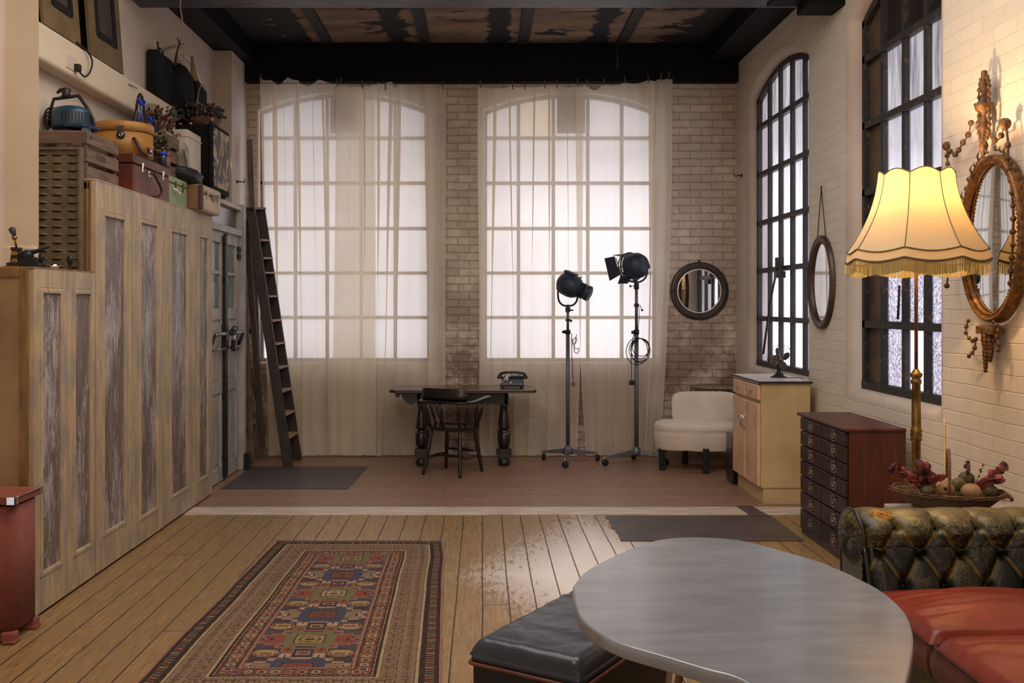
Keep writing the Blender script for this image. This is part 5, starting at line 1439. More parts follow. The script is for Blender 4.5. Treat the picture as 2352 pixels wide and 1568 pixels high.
for q in range(4):
    a = A0+PI/4+q*PI/2; mb.tube([(0.012*math.cos(a), 0.012*math.sin(a), 2.05), ((R_top-0.004)*math.cos(a), (R_top-0.004)*math.sin(a), z_top-0.03)], 0.002, 5)
mb.build('lamp_holder', BRASS, fl)
bm_, t = newmat('glowing_bulb'); em = t.n('Emission', Strength=12.0); em.inputs[0].default_value = (1.0, 0.72, 0.40, 1); finish(bm_, t, em)
MB().ell((0, 0, 2.10), 0.033, 0.033, 0.045).build('bulb', bm_, fl)
bl = bpy.data.lights.new('bulb_light', 'POINT'); bl.energy = 46; bl.color = (1.0, 0.64, 0.30); bl.shadow_soft_size = 0.04
blo = bpy.data.objects.new('bulb_light', bl); COL.objects.link(blo); blo.location = (LX, LYY, 2.155)
cord = MB().tube(catmull([(XR-0.006, 5.80, 0.93), (XR-0.006, 5.80, 0.6), (XR-0.006, 5.81, 0.3), (XR-0.008, 5.80, 0.02)], 6), 0.006, 6)
tag(cord.build('wall_cable', M('cream_cable', srgb(214, 190, 150), None, rough=0.5)), 'cream cable running straight down the brick wall behind the floor lamp', 'cable')
# ================================================================== CHESTERFIELD
def leather(name, base, base2, wear=None, crack=None, rough=0.32, wearz=None, scale=1.0):
    m, t = newmat(name)
    c = t.n('TexCoord').outputs['Object']
    n1 = t.noise(c, 4*scale, 4, 0.6)
    col = t.mix(t.ramp(n1, [(0.35, 0.0), (0.7, 1.0)]), base, base2)
    v = t.n('TexVoronoi', Vector=t.n('VectorMath', operation='ADD', _o=None).outputs[0] if False else c, Scale=38*scale, feature='DISTANCE_TO_EDGE')
    h = t.math('MULTIPLY', v.outputs[0], 0.5)
    r = rough
    if wear:
        n2 = t.noise(c, 5.5*scale, 5, 0.65, 0.3)
        z = t.sep(c)[2]
        zr = t.ramp(z, wearz)
        w_ = t.ramp(t.math('ADD', t.math('MULTIPLY_ADD', t.noise(c, 70, 4, 0.7), 0.35, -0.17), t.math('ADD', n2, zr)), [(0.57, 0.0), (0.82, 0.8)])
        cv = t.n('TexVoronoi', Scale=42*scale, feature='DISTANCE_TO_EDGE')
        wob = t.n('VectorMath', operation='MULTIPLY_ADD'); t.set(wob, 0, t.noise(c, 9, 4, 0.6, 0, True)); wob.inputs[1].default_value = (0.09, 0.09, 0.09); t.set(wob, 2, c)
        t.set(cv, 'Vector', wob.outputs[0])
        ck = t.ramp(cv.outputs[0], [(0.0, 1.0), (0.05, 0.0)])
        ckm = t.math('MULTIPLY', ck, t.ramp(t.math('ADD', n2, t.math('MULTIPLY', zr, 1.2)), [(0.44, 0.0), (0.66, 0.85)]))
        sm = t.n('Attribute', attribute_name='Seams', attribute_type='GEOMETRY').outputs['Fac']
        col = t.mix(w_, col, wear); col = t.mix(t.math('MULTIPLY', ckm, 0.8), col, crack); col = t.mix(t.math('MULTIPLY', sm, 0.55), col, crack)
        h = t.math('SUBTRACT', h, t.math('MULTIPLY', ck, 0.4))
    b = t.n('BsdfPrincipled', Base_Color=col, Roughness=r, Normal=t.bump(t.math('ADD', h, t.math('MULTIPLY', t.noise(c, 60, 3), 0.3)), 0.25, 0.003))
    b.inputs['Specular IOR Level'].default_value = 0.42
    return finish(m, t, b)
GREENL = leather('worn_black_green_leather', srgb(12, 17, 17), srgb(22, 28, 28), srgb(104, 90, 46), srgb(146, 124, 58), 0.40, [(0.42, -0.35), (0.55, -0.08), (0.66, 0.13), (0.74, 0.27)])
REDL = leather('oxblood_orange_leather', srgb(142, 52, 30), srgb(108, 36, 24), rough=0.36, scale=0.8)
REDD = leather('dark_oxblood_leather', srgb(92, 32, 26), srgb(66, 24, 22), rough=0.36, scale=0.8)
NAVYL = leather('navy_black_leather_sheen_tint', srgb(56, 62, 74), srgb(40, 45, 55), rough=0.30, scale=0.7)  # base lightened so the bluish grey sheen sits in the leather colour
so = thing('chesterfield_sofa', 'cracked dark green buttoned leather chesterfield with red seat cushions by the right wall', 'sofa', (0, 0, 0))
AX0, AX1 = 1.585, 2.64
# arm profile (y, z) : inner foot -> up inner face -> over the roll -> down outside
def armprof(t_):
    # t_ 0..1
    if t_ < 0.42:
        q = t_/0.42; return (4.02+0.10*q**1.3, 0.30+0.30*q)
    if t_ < 0.86:
        a = PI*1.06-(t_-0.42)/0.44*PI*1.22
        return (4.262+0.142*math.cos(a), 0.605+0.118*math.sin(a)+(0.0))
    q = (t_-0.86)/0.14
    y0 = 4.262+0.142*math.cos(PI*1.06-PI*1.22); z0 = 0.605+0.118*math.sin(PI*1.06-PI*1.22)
    return (y0-0.03*q, z0+(0.06-z0)*q)
def armnorm(t_):
    a = armprof(max(t_-0.004, 0)); b = armprof(min(t_+0.004, 1)); d = Vector((b[0]-a[0], b[1]-a[1])).normalized()
    return (-d.y, d.x)
# arclength table
NA = 400; tb = [0.0]
for i in range(NA):
    a = armprof(i/NA); b = armprof((i+1)/NA); tb.append(tb[-1]+math.hypot(b[0]-a[0], b[1]-a[1]))
def t_of(s):
    lo, hi = 0, NA
    while hi-lo > 1:
        m_ = (lo+hi)//2
        if tb[m_] <= s: lo = m_
        else: hi = m_
    return (lo+(s-tb[lo])/max(tb[hi]-tb[lo], 1e-9))/NA
SLEN = tb[-1]
DU, DV = 0.168, 0.140
V0 = 0.158    # arclength of one button row
def tuft(x, s, x0=0.0):
    u = (x-x0)/DU; v = (s-V0)/DV
    p = u+v/2*1.0; q = u-v/2*1.0
    fp = abs(p-round(p)); fq = abs(q-round(q))
    crease = min(fp, fq)
    bulge = (math.sin(PI*min(fp, 0.5))*math.sin(PI*min(fq, 0.5)))
    btn = math.exp(-((fp*DU)**2+(fq*DU)**2)/(0.025**2))
    return bulge, btn, crease
def in_tuft(s):
    lo, hi = V0-DV*1.1, V0+DV*2.32
    return max(0.0, min(1.0, (s-lo)/0.03))*max(0.0, min(1.0, (hi-s)/0.07))
def armf(u, v):
    x = AX0+(AX1-AX0)*u; s = SLEN*v; t_ = t_of(min(s, SLEN-1e-6))
    y, z = armprof(t_); n_ = armnorm(t_)
    bu, bt, cr = tuft(x, s, AX0+0.135)
    k_ = in_tuft(s)*min(1, (x-AX0)/0.05)
    q_ = min(1.0, cr/0.30); d = 0.017*(1-(1-q_)**2.2)*k_ + 0.006*bu*k_ - 0.046*bt*k_
    # scalloped top bulges between pull-tucks
    if s > V0+DV*1.6 and t_ < 0.9:
        g = abs(math.sin(PI*((x-AX0-0.135)/DU)))
        fade = max(0, 1-(s-(V0+DV*1.6))/0.35)
        d += 0.016*(g**0.6)*fade*min(1, (x-AX0)/0.05)
    d += 0.0025*fbm(x*9, s*9, 2)
    e = max(0.0, 1-(x-AX0)/0.03); d -= 0.02*e*e
    return (x, y+n_[0]*d, z+n_[1]*d)
arm_o = MB().grid(armf, 190, 150).build('arm', GREENL, so)
wa = arm_o.data.attributes.new('Seams', 'FLOAT', 'POINT'); vals = []
for i in range(191):
    for j in range(151):
        x = AX0+(AX1-AX0)*i/190; s_v = SLEN*j/150
        bu, bt, cr = tuft(x, s_v, AX0+0.135)
        vals.append(math.exp(-(cr/0.035)**2)*(1-min(1, bt*2.2))*in_tuft(s_v)*(1 if s_v > V0-DV*0.3 else 0))
wa.data.foreach_set('value', vals)
# scroll front of the arm with radiating pleats
def scrollf(u, v):
    a = 2*PI*u; c = (4.262, 0.605)
    r = 0.132*v
    pl = 0.008*math.sin(a*20)*v*(1-v)*4*(0.4+0.6*v)
    return (AX0-0.012-0.022*math.sin(PI*v)*0.9+pl*0.7, c[0]+r*1.02*math.cos(a), c[1]+r*0.86*math.sin(a))
mb = MB().grid(scrollf, 160, 12, cu=True)
mb.box(AX0-0.012, AX0+0.02, 4.125, 4.36, 0.08, 0.56)
mb.build('scroll_facing', GREENL, so)
mb = MB()
pts = []
for i in range(40):
    y, z = armprof(0.05+0.86*i/39); pts.append((AX0-0.006, y, z))
mb.tube(pts, 0.008, 6); mb.build('piping', M('black_green_piping', srgb(20, 24, 24), None, rough=0.35), so)
mb = MB()
for i in range(16): mb.ell((AX0-0.014, 4.135, 0.10+i*0.03), 0.004, 0.006, 0.006, 8, 5)
mb.build('nail_heads', BRASS, so)
mb = MB()
for j in range(4):
    for i in range(8):
        x = AX0+0.135+DU*(i+(0.5 if (j % 2) else 0.0)); s = V0+DV*j*1.0
        if x > AX1: continue
        t_ = t_of(s); y, z = armprof(t_); n_ = armnorm(t_)
        mb.ell((x, y-n_[0]*0.022, z-n_[1]*0.022), 0.010, 0.006, 0.010, 10, 6)
mb.build('buttons', M('black_leather_buttons', srgb(14, 16, 18), None, rough=0.4), so)
# stuffing hole
WP = M('torn_yellow_stuffing', srgb(196, 140, 40), srgb(110, 70, 24), 60, rough=0.8, bump=0.8, bscale=120)
mb = MB()
def pf(u, v):
    a = 2*PI*u; r = v*(0.030+0.003*math.sin(3*a+1)+0.003*math.sin(7*a)); th = armprof(0.545); 
    t_ = 0.56+0.05*0; x = AX0+0.085+r*1.5*math.cos(a)
    t2 = 0.555+r*math.sin(a)*0.95
    y, z = armprof(t2); n_ = armnorm(t2); d = 0.017+0.006*(1-v)+0.002*math.sin(17*a+40*r)
    return (x, y+n_[0]*d, z+n_[1]*d)
mb.grid(pf, 24, 5, cu=True); mb.build('torn_patch', WP, so)
# body : base, back along the wall, near arm (out of frame)
MB().box(1.60, 2.64, 2.15, 4.36, 0.07, 0.30).build('base', GREENL, so, bevel=0.02, seg=3)
MB().prism([(4.36, 0.07), (4.12, 0.07), (4.12, 0.5), (4.30, 0.58), (4.38, 0.5)], AX0+0.02, AX1, T=Matrix(((0, 0, 1, 0), (1, 0, 0, 0), (0, 1, 0, 0), (0, 0, 0, 1)))).build('arm_frame', GREENL, so)
def backf(u, v):
    y = 2.2+2.0*u; a = PI*1.1-v*PI*1.2
    return (2.56+0.115*math.cos(a), y, 0.60+0.12*math.sin(a)) if v > 0.3 else (2.40+0.06*v/0.3, y, 0.30+0.3*v/0.3)
MB().grid(backf, 40, 24).build('back', GREENL, so)
MB().box(1.60, 2.64, 1.95, 2.15, 0.07, 0.66).build('near_arm', GREENL, so, bevel=0.06, seg=4)
for x in (1.66, 2.58):
    for y in (2.03, 4.28): MB().lathe([(0.02, 0), (0.03, 0.03), (0.028, 0.07)], (x, y, 0), 14).build('foot', DARKWOOD, so)
def cushion(name, x0, x1, y0, y1, z0, z1, seed, parent, puff=0.05):
    cx, cy, cz = (x0+x1)/2, (y0+y1)/2, (z0+z1)/2; rx, ry, rz = (x1-x0)/2, (y1-y0)/2, (z1-z0)/2
    def top(u, v, sgn):
        a, b = 2*u-1, 2*v-1
        e = (1-abs(a)**5)*(1-abs(b)**5)
        h = rz*0.55*min(1, e*6)**0.5+(puff*(1-a*a)*(1-b*b))+0.006*fbm(a*2.2+seed, b*2.2, 1)*e+0.004*math.sin(14*(b+a*0.35)+6*nzf(a*1.5, b*2, seed))*e*max(0, -a+0.2)+0.003*fbm(a*1.5, b*7, seed)*e
        return (cx+a*rx, cy+b*ry, cz+sgn*(rz*0.45+h))
    mb = MB().grid(lambda u, v: top(u, v, 1), 40, 40).grid(lambda u, v: top(1-u, v, -0.6), 20, 20)
    c = mb.build(name, REDL, parent)
    # boxing around the sides
    def side(u, v):
        q = u*4; i = int(q) % 4; f = q-int(q)
        cor = [(-1, -1), (1, -1), (1, 1), (-1, 1)]
        a0, b0 = cor[i]; a1, b1 = cor[(i+1) % 4]
        a, b = a0+(a1-a0)*f, b0+(b1-b0)*f
        bz = 0.012*math.sin(PI*v)
        return (cx+a*(rx+bz), cy+b*(ry+bz), cz-rz*0.9+(rz*1.35)*v+0.003*fbm(u*20, v*3, seed))
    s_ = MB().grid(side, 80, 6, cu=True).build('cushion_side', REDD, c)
    lp = []
    for i in range(80):
        p = side(i/80, 1.0); lp.append((p[0], p[1], p[2]+0.002))
    MB().tube(lp, 0.006, 6, closed=True).build('piping', REDD, c)
    return c
cushion('seat_cushion', 1.575, 2.36, 3.50, 4.035, 0.285, 0.445, 1, so, 0.06)
cushion('seat_cushion', 1.575, 2.36, 2.86, 3.475, 0.285, 0.445, 5, so, 0.06)
cushion('seat_cushion', 1.575, 2.36, 2.20, 2.84, 0.285, 0.445, 9, so, 0.06)

# ---- side table behind the sofa with a basket of dried leaves and gourds
sd = thing('side_table', 'low side table behind the chesterfield, its pale corner showing under the basket', 'table', (0, 0, 0))
PALEW = M('pale_glazed_table_top', srgb(190, 180, 170), srgb(150, 140, 130), 4, rough=0.2)
ty = 4.82
MB().box(1.985, 2.60, 4.60, 5.0-0.07, 0.595, 0.615).build('top', PALEW, sd, bevel=0.004)
for x in (2.02, 2.56):
    for y in (4.63, 4.90): box(x-0.018, x+0.018, y-0.018, y+0.018, 0, 0.595).build('leg', DARKWOOD, sd)
bk = thing('wicker_basket', 'shallow brown wicker trug basket with a tall hoop handle on the side table', 'basket', (2.225, 4.76, 0.615), -0.40)
WICK = wicker_mat('brown_twig_wicker', srgb(128, 92, 56), srgb(44, 28, 18), 0.011, 0.0075)
def bask(u, v):
    a = 2*PI*u; rx = 0.135+0.105*v; ry = 0.09+0.045*v
    x, y = superell(a, rx, ry, 0.7)
    wv = 0.003*math.sin(u*2*PI*52+ (PI if int(v*12) % 2 else 0))
    return (x*(1+wv*3), y*(1+wv*3), 0.085*v+0.012*abs(x/rx)**3*v)
mb = MB().grid(bask, 208, 12, cu=True).grid(lambda u, v: (*[q*v*0.99 for q in superell(2*PI*u, 0.135, 0.09, 0.7)], 0.004), 32, 3, cu=True)
mb.build('basket_body', WICK, bk, solid=0.004)
TWIG = M('twig', srgb(120, 84, 50), srgb(70, 46, 30), 30, rough=0.6, bump=0.3)
mb = MB(); random.seed(8)
for j in range(7):
    pts = []
    for i in range(60):
        a = 2*PI*i/60; x, y = superell(a, 0.242+random.uniform(-0.004, 0.006), 0.137+random.uniform(-0.004, 0.006), 0.7)
        pts.append((x, y, 0.085+0.012*abs(x/0.24)**3+0.007*math.sin(a*7+j*0.9)))
    mb.tube(pts, 0.003, 5, closed=True)
for j in range(14):
    s = random.choice((-1, 1)); y = random.uniform(-0.1, 0.1)
    mb.tube([(s*0.21, y, 0.085), (s*(0.25+random.uniform(0, 0.03)), y+random.uniform(-0.03, 0.03), 0.095+random.uniform(-0.02, 0.01))], 0.002, 5)
mb.build('rim', TWIG, bk)
mb = MB()
for j in range(3):
    pts = []
    for i in range(50):
        q = i/49; a = PI*q; ph_ = q*60+j*2*PI/3
        pts.append((0.004*math.cos(ph_), -0.128*math.cos(a)+0.004*math.sin(ph_)*math.sin(a), 0.085+0.205*math.sin(a)**0.8))
    mb.tube(pts, 0.0045, 6)
mb.build('hoop_handle', TWIG, bk)
def sph(name, px, py, Y, r, mat, label, group, ribs=8, squash=0.9):
    c = P(px, py, Y)
    def f(u, v):
        a = 2*PI*u; b = PI*(v-0.5); rr_ = r*(1+0.03*math.cos(a*ribs))
        return (c.x+rr_*math.cos(b)*math.cos(a), c.y+rr_*math.cos(b)*math.sin(a), c.z+r*squash*math.sin(b))
    return tag(MB().grid(f, 32, 16, cu=True).build(name, mat), label, 'dried fruit', group)
TANF = M('tan_gourd_skin', srgb(164, 128, 90), srgb(138, 104, 72), 12, rough=0.6, bump=0.1)
GRNF = M('dried_green_husk', srgb(98, 90, 50), srgb(64, 56, 34), 9, (3, 3, 1), rough=0.65, bump=0.3)
GG = 'dried gourds and husks in the basket'
sph('dried_gourd', 2172, 1124, 4.72, 0.043, TANF, 'tan dried gourd with a dark stem scar, left of the basket handle', GG, 6, 0.85)
sph('dried_gourd', 2230, 1128, 4.70, 0.046, TANF, 'tan dried gourd right of the basket handle at the front', GG, 6, 0.82)
sph('dried_gourd', 2181, 1113, 4.80, 0.036, TANF, 'tan dried gourd peeking up behind the one with the stem scar', GG, 6, 0.9)
sph('dried_husk', 2131, 1127, 4.72, 0.034, GRNF, 'olive green husk at the left end of the basket', GG, 9, 0.85)
sph('dried_husk', 2203, 1112, 4.74, 0.033, GRNF, 'olive green husk just right of the basket handle, below the topmost one', GG, 9, 1.0)
sph('dried_husk', 2220, 1100, 4.80, 0.037, GRNF, 'topmost olive green husk in the basket', GG, 9, 1.0)
sph('dried_husk', 2276, 1128, 4.73, 0.034, GRNF, 'brownish husk at the right end of the basket', GG, 9, 0.9)
c = P(2172, 1122, 4.72-0.043)
MB().lathe([(0.0, 0.002), (0.007, 0.0), (0.009, -0.003)], n=12, T=Matrix.Translation(c) @ Matrix.Rotation(PI/2, 4, 'X')).build('scar', DARKWOOD, [o for o in COL.objects if o.name.startswith('dried_gourd')][0])
PINK1 = M('dusty_pink_leaf', srgb(160, 84, 78), srgb(122, 56, 56), 14, rough=0.6)
PINK2 = M('dark_maroon_leaf', srgb(86, 34, 42), srgb(58, 24, 32), 14, rough=0.6)
def leafcard(mb, base, d, nrm, L, W):
    d = d.normalized(); s = d.cross(nrm).normalized(); nrm = s.cross(d)
    def f(u, v):
        t_ = v; w = W*math.sin(PI*min(1, t_*0.95+0.03))**0.7*(2*u-1)
        return base+d*(L*t_)+s*w+nrm*(-0.25*W*(2*u-1)**2+0.12*L*math.sin(PI*t_))
    mb.grid(lambda u, v: tuple(f(u, v)), 4, 6)
def sprig(label, base, tip, n, L, mats, seed, group='eucalyptus sprigs in the basket'):
    rnd = random.Random(seed); base = Vector(base); tip = Vector(tip)
    pts = bez(base, base.lerp(tip, 0.3)+Vector((0, 0, 0.03)), base.lerp(tip, 0.7)+Vector((0, 0, 0.02)), tip, 16)
    r = MB().tube(pts, 0.0018, 5).build('eucalyptus_sprig', TWIG); tag(r, label, 'dried leaves', group)
    mbs = [MB(), MB()]
    for i in range(n):
        p = pts[int(3+13*i/n)]; a = rnd.uniform(0, 2*PI); ax_ = (tip-base).normalized()
        d = (ax_*rnd.uniform(0.2, 0.9)+Vector((math.cos(a), 0.5*math.sin(a), rnd.uniform(-0.3, 0.8)))).normalized()
        nn = Vector((rnd.uniform(-0.6, 0.6), -1, rnd.uniform(-0.2, 0.8))).normalized()
        if abs(nn.dot(d)) > 0.9: nn = Vector((0, 0, 1))
        leafcard(mbs[rnd.random() < mats], p, d, nn, L*rnd.uniform(0.7, 1.2), L*0.45*rnd.uniform(0.8, 1.2))
    if mbs[0].v: mbs[0].build('pink_leaves', PINK1, r)
    if mbs[1].v: mbs[1].build('maroon_leaves', PINK2, r)
    return r
B = lambda px, py, Y=4.76: P(px, py, Y)
sprig('maroon and pink leaf sprig leaning furthest left out of the basket', B(2130, 1140), B(2045, 1075, 4.72), 34, 0.042, 0.45, 1)
sprig('dusty pink leaf sprig standing in front of the brass lamp column', B(2125, 1140), B(2120, 1072, 4.70), 34, 0.044, 0.5, 2)
sprig('dusty pink leaf sprig bending toward the basket handle', B(2120, 1135), B(2158, 1098, 4.68), 16, 0.038, 0.2, 3)
sprig('short maroon sprig above the topmost olive husk', B(2220, 1110), B(2222, 1060, 4.80), 12, 0.018, 1.0, 4)
sprig('thin nearly bare maroon twig right of the topmost husk', B(2240, 1120), B(2262, 1066, 4.80), 5, 0.012, 1.0, 5)
sprig('pink round-leaved sprig low on the right side of the basket', B(2240, 1130), B(2292, 1105, 4.70), 18, 0.042, 0.15, 6)
sprig('dark pink leaf sprig reaching furthest right and up from the basket', B(2262, 1125), B(2312, 1072, 4.72), 14, 0.040, 0.4, 7)
sprig('small maroon leaf pair drooping below the right end of the basket', B(2290, 1140), B(2325, 1152, 4.70), 5, 0.024, 0.6, 8)

# ================================================================== OTTOMAN + ROUND-CORNERED TABLE
LN = Vector((-0.045, 3.43)); NN_ = Vector((0.318, 3.195)); 
e1 = (NN_-LN).normalized(); wO = (NN_-LN).length; e2 = Vector((-e1.y, e1.x)); LO = 0.86
ang = math.atan2(e1.y, e1.x)
ot = thing('leather_ottoman', 'low navy black leather box ottoman with brown piping half under the grey table', 'ottoman', (LN.x, LN.y, 0), ang)
def otop(u, v):
    a, b = 2*u-1, 2*v-1
    x, y = wO/2+a*wO/2, LO/2+b*LO/2
    ed = max(abs(a)**14, abs(b)**30)
    rx = min(1, (1-abs(a))*wO/2/0.045); ry = min(1, (1-abs(b))*LO/2/0.045)
    rr_ = math.sqrt(max(0, 1-(1-min(rx, 1))**2))*math.sqrt(max(0, 1-(1-min(ry, 1))**2))
    z = 0.395+0.056*rr_+0.006*(1-a*a)*(1-b*b)
    z += 0.0035*math.sin(26*b+5*a+4*nzf(a*2, b*3))*max(0, b+0.1)*rr_+0.003*fbm(a*2, b*4, 3)*rr_
    return (x, y, z)
MB().grid(otop, 60, 90).build('cushion', NAVYL, ot)
MB().prism(rr(0.0, wO, 0.0, LO, 0.02), 0.372, 0.398, smooth=True).build('cushion_side', NAVYL, ot)
pts = [(x, y, 0.368) for x, y in rr(-0.004, wO+0.004, -0.004, LO+0.004, 0.022, 4)]
MB().tube(pts, 0.007, 8, closed=True).build('piping', M('brown_leather_piping', srgb(104, 56, 40), srgb(76, 40, 30), 20, rough=0.4), ot)
MB().prism(rr(0.006, wO-0.006, 0.006, LO-0.006, 0.015), 0.012, 0.365).build('box_body', M('black_leathercloth', srgb(20, 21, 24), srgb(14, 15, 17), 5, rough=0.55, bump=0.08), ot)
for x in (0.04, wO-0.04):
    for y in (0.04, LO-0.04): MB().lathe([(0.018, 0), (0.02, 0.014)], (x, y, 0), 10).build('foot', RUBBER, ot)

tbl = thing('grey_table', 'large grey table with a rounded triangular polished top in the foreground', 'table', (0, 0, 0))
outl = [(1316.6, 1356), (1320, 1340), (1349, 1309), (1415, 1274), (1485, 1246), (1541, 1235.5), (1611, 1233), (1705, 1241), (1798, 1264.6), (1892, 1292.6), (1976, 1330), (2032, 1362), (2079, 1407), (2097, 1454), (2095, 1505), (2080, 1568), (2040, 1640), (1965, 1690), (1880, 1685), (1800, 1630), (1705, 1561), (1611, 1533), (1518, 1505), (1424, 1477), (1368, 1449), (1330, 1412)]
TH = 0.75
wp = []
for px, py in outl:
    D = (CH-TH)*F/(py-CY); wp.append((PX(px, D), D, 0))
sm_ = [(p.x, p.y) for p in catmull(wp, 6, closed=True)][::-1]
cxm = sum(p[0] for p in sm_)/len(sm_); cym = sum(p[1] for p in sm_)/len(sm_)
def ztop_mat():
    m, t = newmat('polished_grey_zinc')
    c = t.n('TexCoord').outputs['Object']
    n1 = t.noise(t.scale(c, (2, 8, 1)), 2.2, 4, 0.55)
    n2 = t.noise(c, 3, 5, 0.6)
    col = t.mix(t.ramp(n1, [(0.3, 0.0), (0.7, 1.0)]), srgb(144, 152, 164), srgb(122, 129, 140))
    b = t.n('BsdfPrincipled', Base_Color=col, Roughness=t.ramp(n2, [(0.3, 0.26), (0.7, 0.34)]), Metallic=0.2)
    b.inputs['Coat Weight'].default_value = 0.6; b.inputs['Coat Roughness'].default_value = 0.13
    b.inputs['Specular IOR Level'].default_value = 0.6
    return finish(m, t, b)
mb = MB().prism(sm_, TH-0.036, TH, smooth=True)
mb.build('top', ztop_mat(), tbl, bevel=0.005, seg=3)
for ax_, ay in ((-0.26, 0.05), (0.02, 0.52), (0.16, -0.22)):
    p0 = (cxm+ax_*0.55, cym+ay*0.55, TH-0.036); p1 = (cxm+ax_*0.9, cym+ay*0.95, 0.0)
    MB().spin(p0, p1, [(0, 0.026), (0.4, 0.022), (1, 0.013)], 14).build('leg', M('pale_brass_leg', srgb(150, 130, 100), srgb(120, 100, 76), 8, rough=0.35, metal=0.6), tbl)
MB().lathe([(0.14, TH-0.05), (0.14, TH-0.036)], (cxm, cym+0.03, 0), 24).build('mounting_plate', IRON, tbl)

# ================================================================== RUG
RW, RL = 190, 460
def rug_colors():
    rs = np.random.RandomState(3)
    C = {k: np.array(srgb(*v)) for k, v in dict(black=(40, 30, 32), dk=(62, 42, 40), cream=(196, 168, 122), pink=(176, 120, 100), red=(158, 66, 52), brick=(128, 66, 50), blue=(58, 74, 108), navy=(42, 48, 74), green=(128, 122, 78), gold=(176, 146, 74), tan=(156, 126, 92), brown=(96, 66, 50), sky=(96, 112, 128)).items()}
    out = np.zeros((RW, RL, 3))
    Wm, Lm = 1.2, 2.72
    for i in range(RW):
        for j in range(RL):
            x = (i+0.5)/RW*Wm; y = (j+0.5)/RL*Lm
            e = min(x, Wm-x); ey = min(y, Lm-y)+0.22 if ey_skip(y, Lm) else min(y, Lm-y)
            d = min(e, max(ey, 0))
            along = y if e <= ey else x
            col = None
            if d < 0.012: col = C['pink']
            elif d < 0.024: col = C['black']
            elif d < 0.088:
                q = (along % 0.030)/0.030; r = (d-0.024)/0.058; idx = int(along/0.030) % 6
                mc = [C['cream'], C['red'], C['gold'], C['pink'], C['sky'], C['green']][idx]
                a, b = abs(q-0.5)*2, abs(r-0.5)*2
                col = mc if (abs(a-b) < 0.20 and b < 0.66) or (b < 0.14 and a < 0.4) else C['black']
            elif d < 0.096: col = C['black'] if (d < 0.094) else C['brick']
            elif d < 0.110: col = C['cream']
            elif d < 0.255:
                q = (along % 0.085)/0.085; r = (d-0.110)/0.145
                col = C['tan']
                qq = q*12 % 3; rrr = r*10
                st = (int(q*10)+int(r*3)*3) % 10
                if int(r*16) in (3, 8, 12) and (q < 0.62): col = C['brown']
                elif int(q*12) in (1, 5, 8) and 0.2 < (r*2 % 1) < 0.75: col = C['brown'] if int(along/0.085) % 3 else C['navy']*0.6+C['red']*0.4
                elif int(q*12) == 10 and 0.5 < (r*3 % 1): col = C['brick']
                if r < 0.04 or r > 0.96: col = C['brown'] if int(along/0.012) % 2 else C['tan']
            elif d < 0.268: col = C['cream']
            elif d < 0.275: col = C['black']
            elif d < 0.283: col = C['cream'] if int(along/0.01) % 2 else C['brick']
            elif d < 0.290: col = C['black']
            elif d < 0.355:
                q = (along % 0.055)/0.055; r = (d-0.290)/0.065; idx = int(along/0.055) % 5
                a, b = abs(q-0.5)*2, abs(r-0.5)*2; h = max(a*0.9, b)+0.35*a*b
                base = [C['brick'], C['red'], C['brown'], C['brick'], C['green']*0.6+C['brick']*0.4][idx]
                col = base
                if h < 0.62: col = C['cream'] if h > 0.48 else [C['red'], C['blue'], C['gold'], C['brick'], C['pink']][idx]
                if a < 0.18 and b < 0.2: col = C['black']
            elif d < 0.362: col = C['black']
            elif d < 0.370: col = C['pink']
            elif d < 0.377: col = C['black'] if int(along/0.008) % 2 else C['pink']
            else:
                # field of large stepped stars
                fw = Wm-2*0.377; p = (x-Wm/2)/(fw/2)
                pitch = 0.378; yy = (y-0.18)/pitch; cell = int(math.floor(yy)); q = (yy-cell)*2-1
                ap, aq = round(abs(p)*34)/34, round(abs(q)*26)/26
                kind = cell % 2
                fill, line, line2 = (C['green'], C['red'], C['pink']) if kind else (C['blue'], C['cream'], C['pink'])
                lvl = 0
                for dl in (0.0, 0.045, 0.12, 0.15):
                    if all(starm(abs(ap+u_), abs(aq+v_)) for u_, v_ in ((dl, 0), (-dl, 0), (0, dl), (0, -dl))): lvl += 1
                    else: break
                col = C['navy'] if not kind else C['blue']
                if rs.rand() < 0.35: col = C['brown']
                if int(y/0.02) % 7 == 0: col = col*0.6+C['sky']*0.4
                if lvl == 1: col = line2
                elif lvl == 2: col = line
                elif lvl == 3: col = C['black']
                elif lvl >= 4:
                    col = fill
                    if ap > 0.5 and aq < 0.30: col = C['red'] if kind else C['tan']
                h = max(ap*1.9, aq*1.7)+0.6*ap*aq
                if h < 0.62:
                    col = [C['red'], C['gold'], C['brick'], C['cream']][cell % 4]
                    if h > 0.54: col = C['dk']
                    elif 0.30 < h < 0.40: col = C['brown']
                    if h < 0.12: col = C['dk']
                cp = abs(ap-0.72); cq = 1-aq
                h2 = max(cp*2.6, cq*2.6)+cp*cq*4
                if h2 < 0.70: col = C['gold'] if cell % 2 else C['brick']
                if 0.30 < h2 < 0.42: col = C['cream']
                if 0.60 < h2 < 0.70: col = C['tan']
                if 0.70 <= h2 < 0.80: col = C['black']
                if aq > 0.76 and ap < 0.19:
                    h3 = max(ap*5, (1-aq)*4); col = C['navy'] if h3 > 0.6 else C['pink']
                    if h3 < 0.3: col = C['dk']
            out[i, j] = col
    # abrash and speckle
    out *= (1+0.16*(rs.rand(RW, RL, 1)-0.5)*2)
    ab = np.repeat(1+0.14*(rs.rand(RL//5+1)-0.5), 5)[:RL]
    out *= ab[None, :, None]
    m_ = rs.rand(RW, RL) < 0.10; out[m_] = out[m_]*0.5+np.array(srgb(120, 92, 70))*0.5
    g_ = out.mean(axis=2, keepdims=True); out = g_*0.22+out*0.78
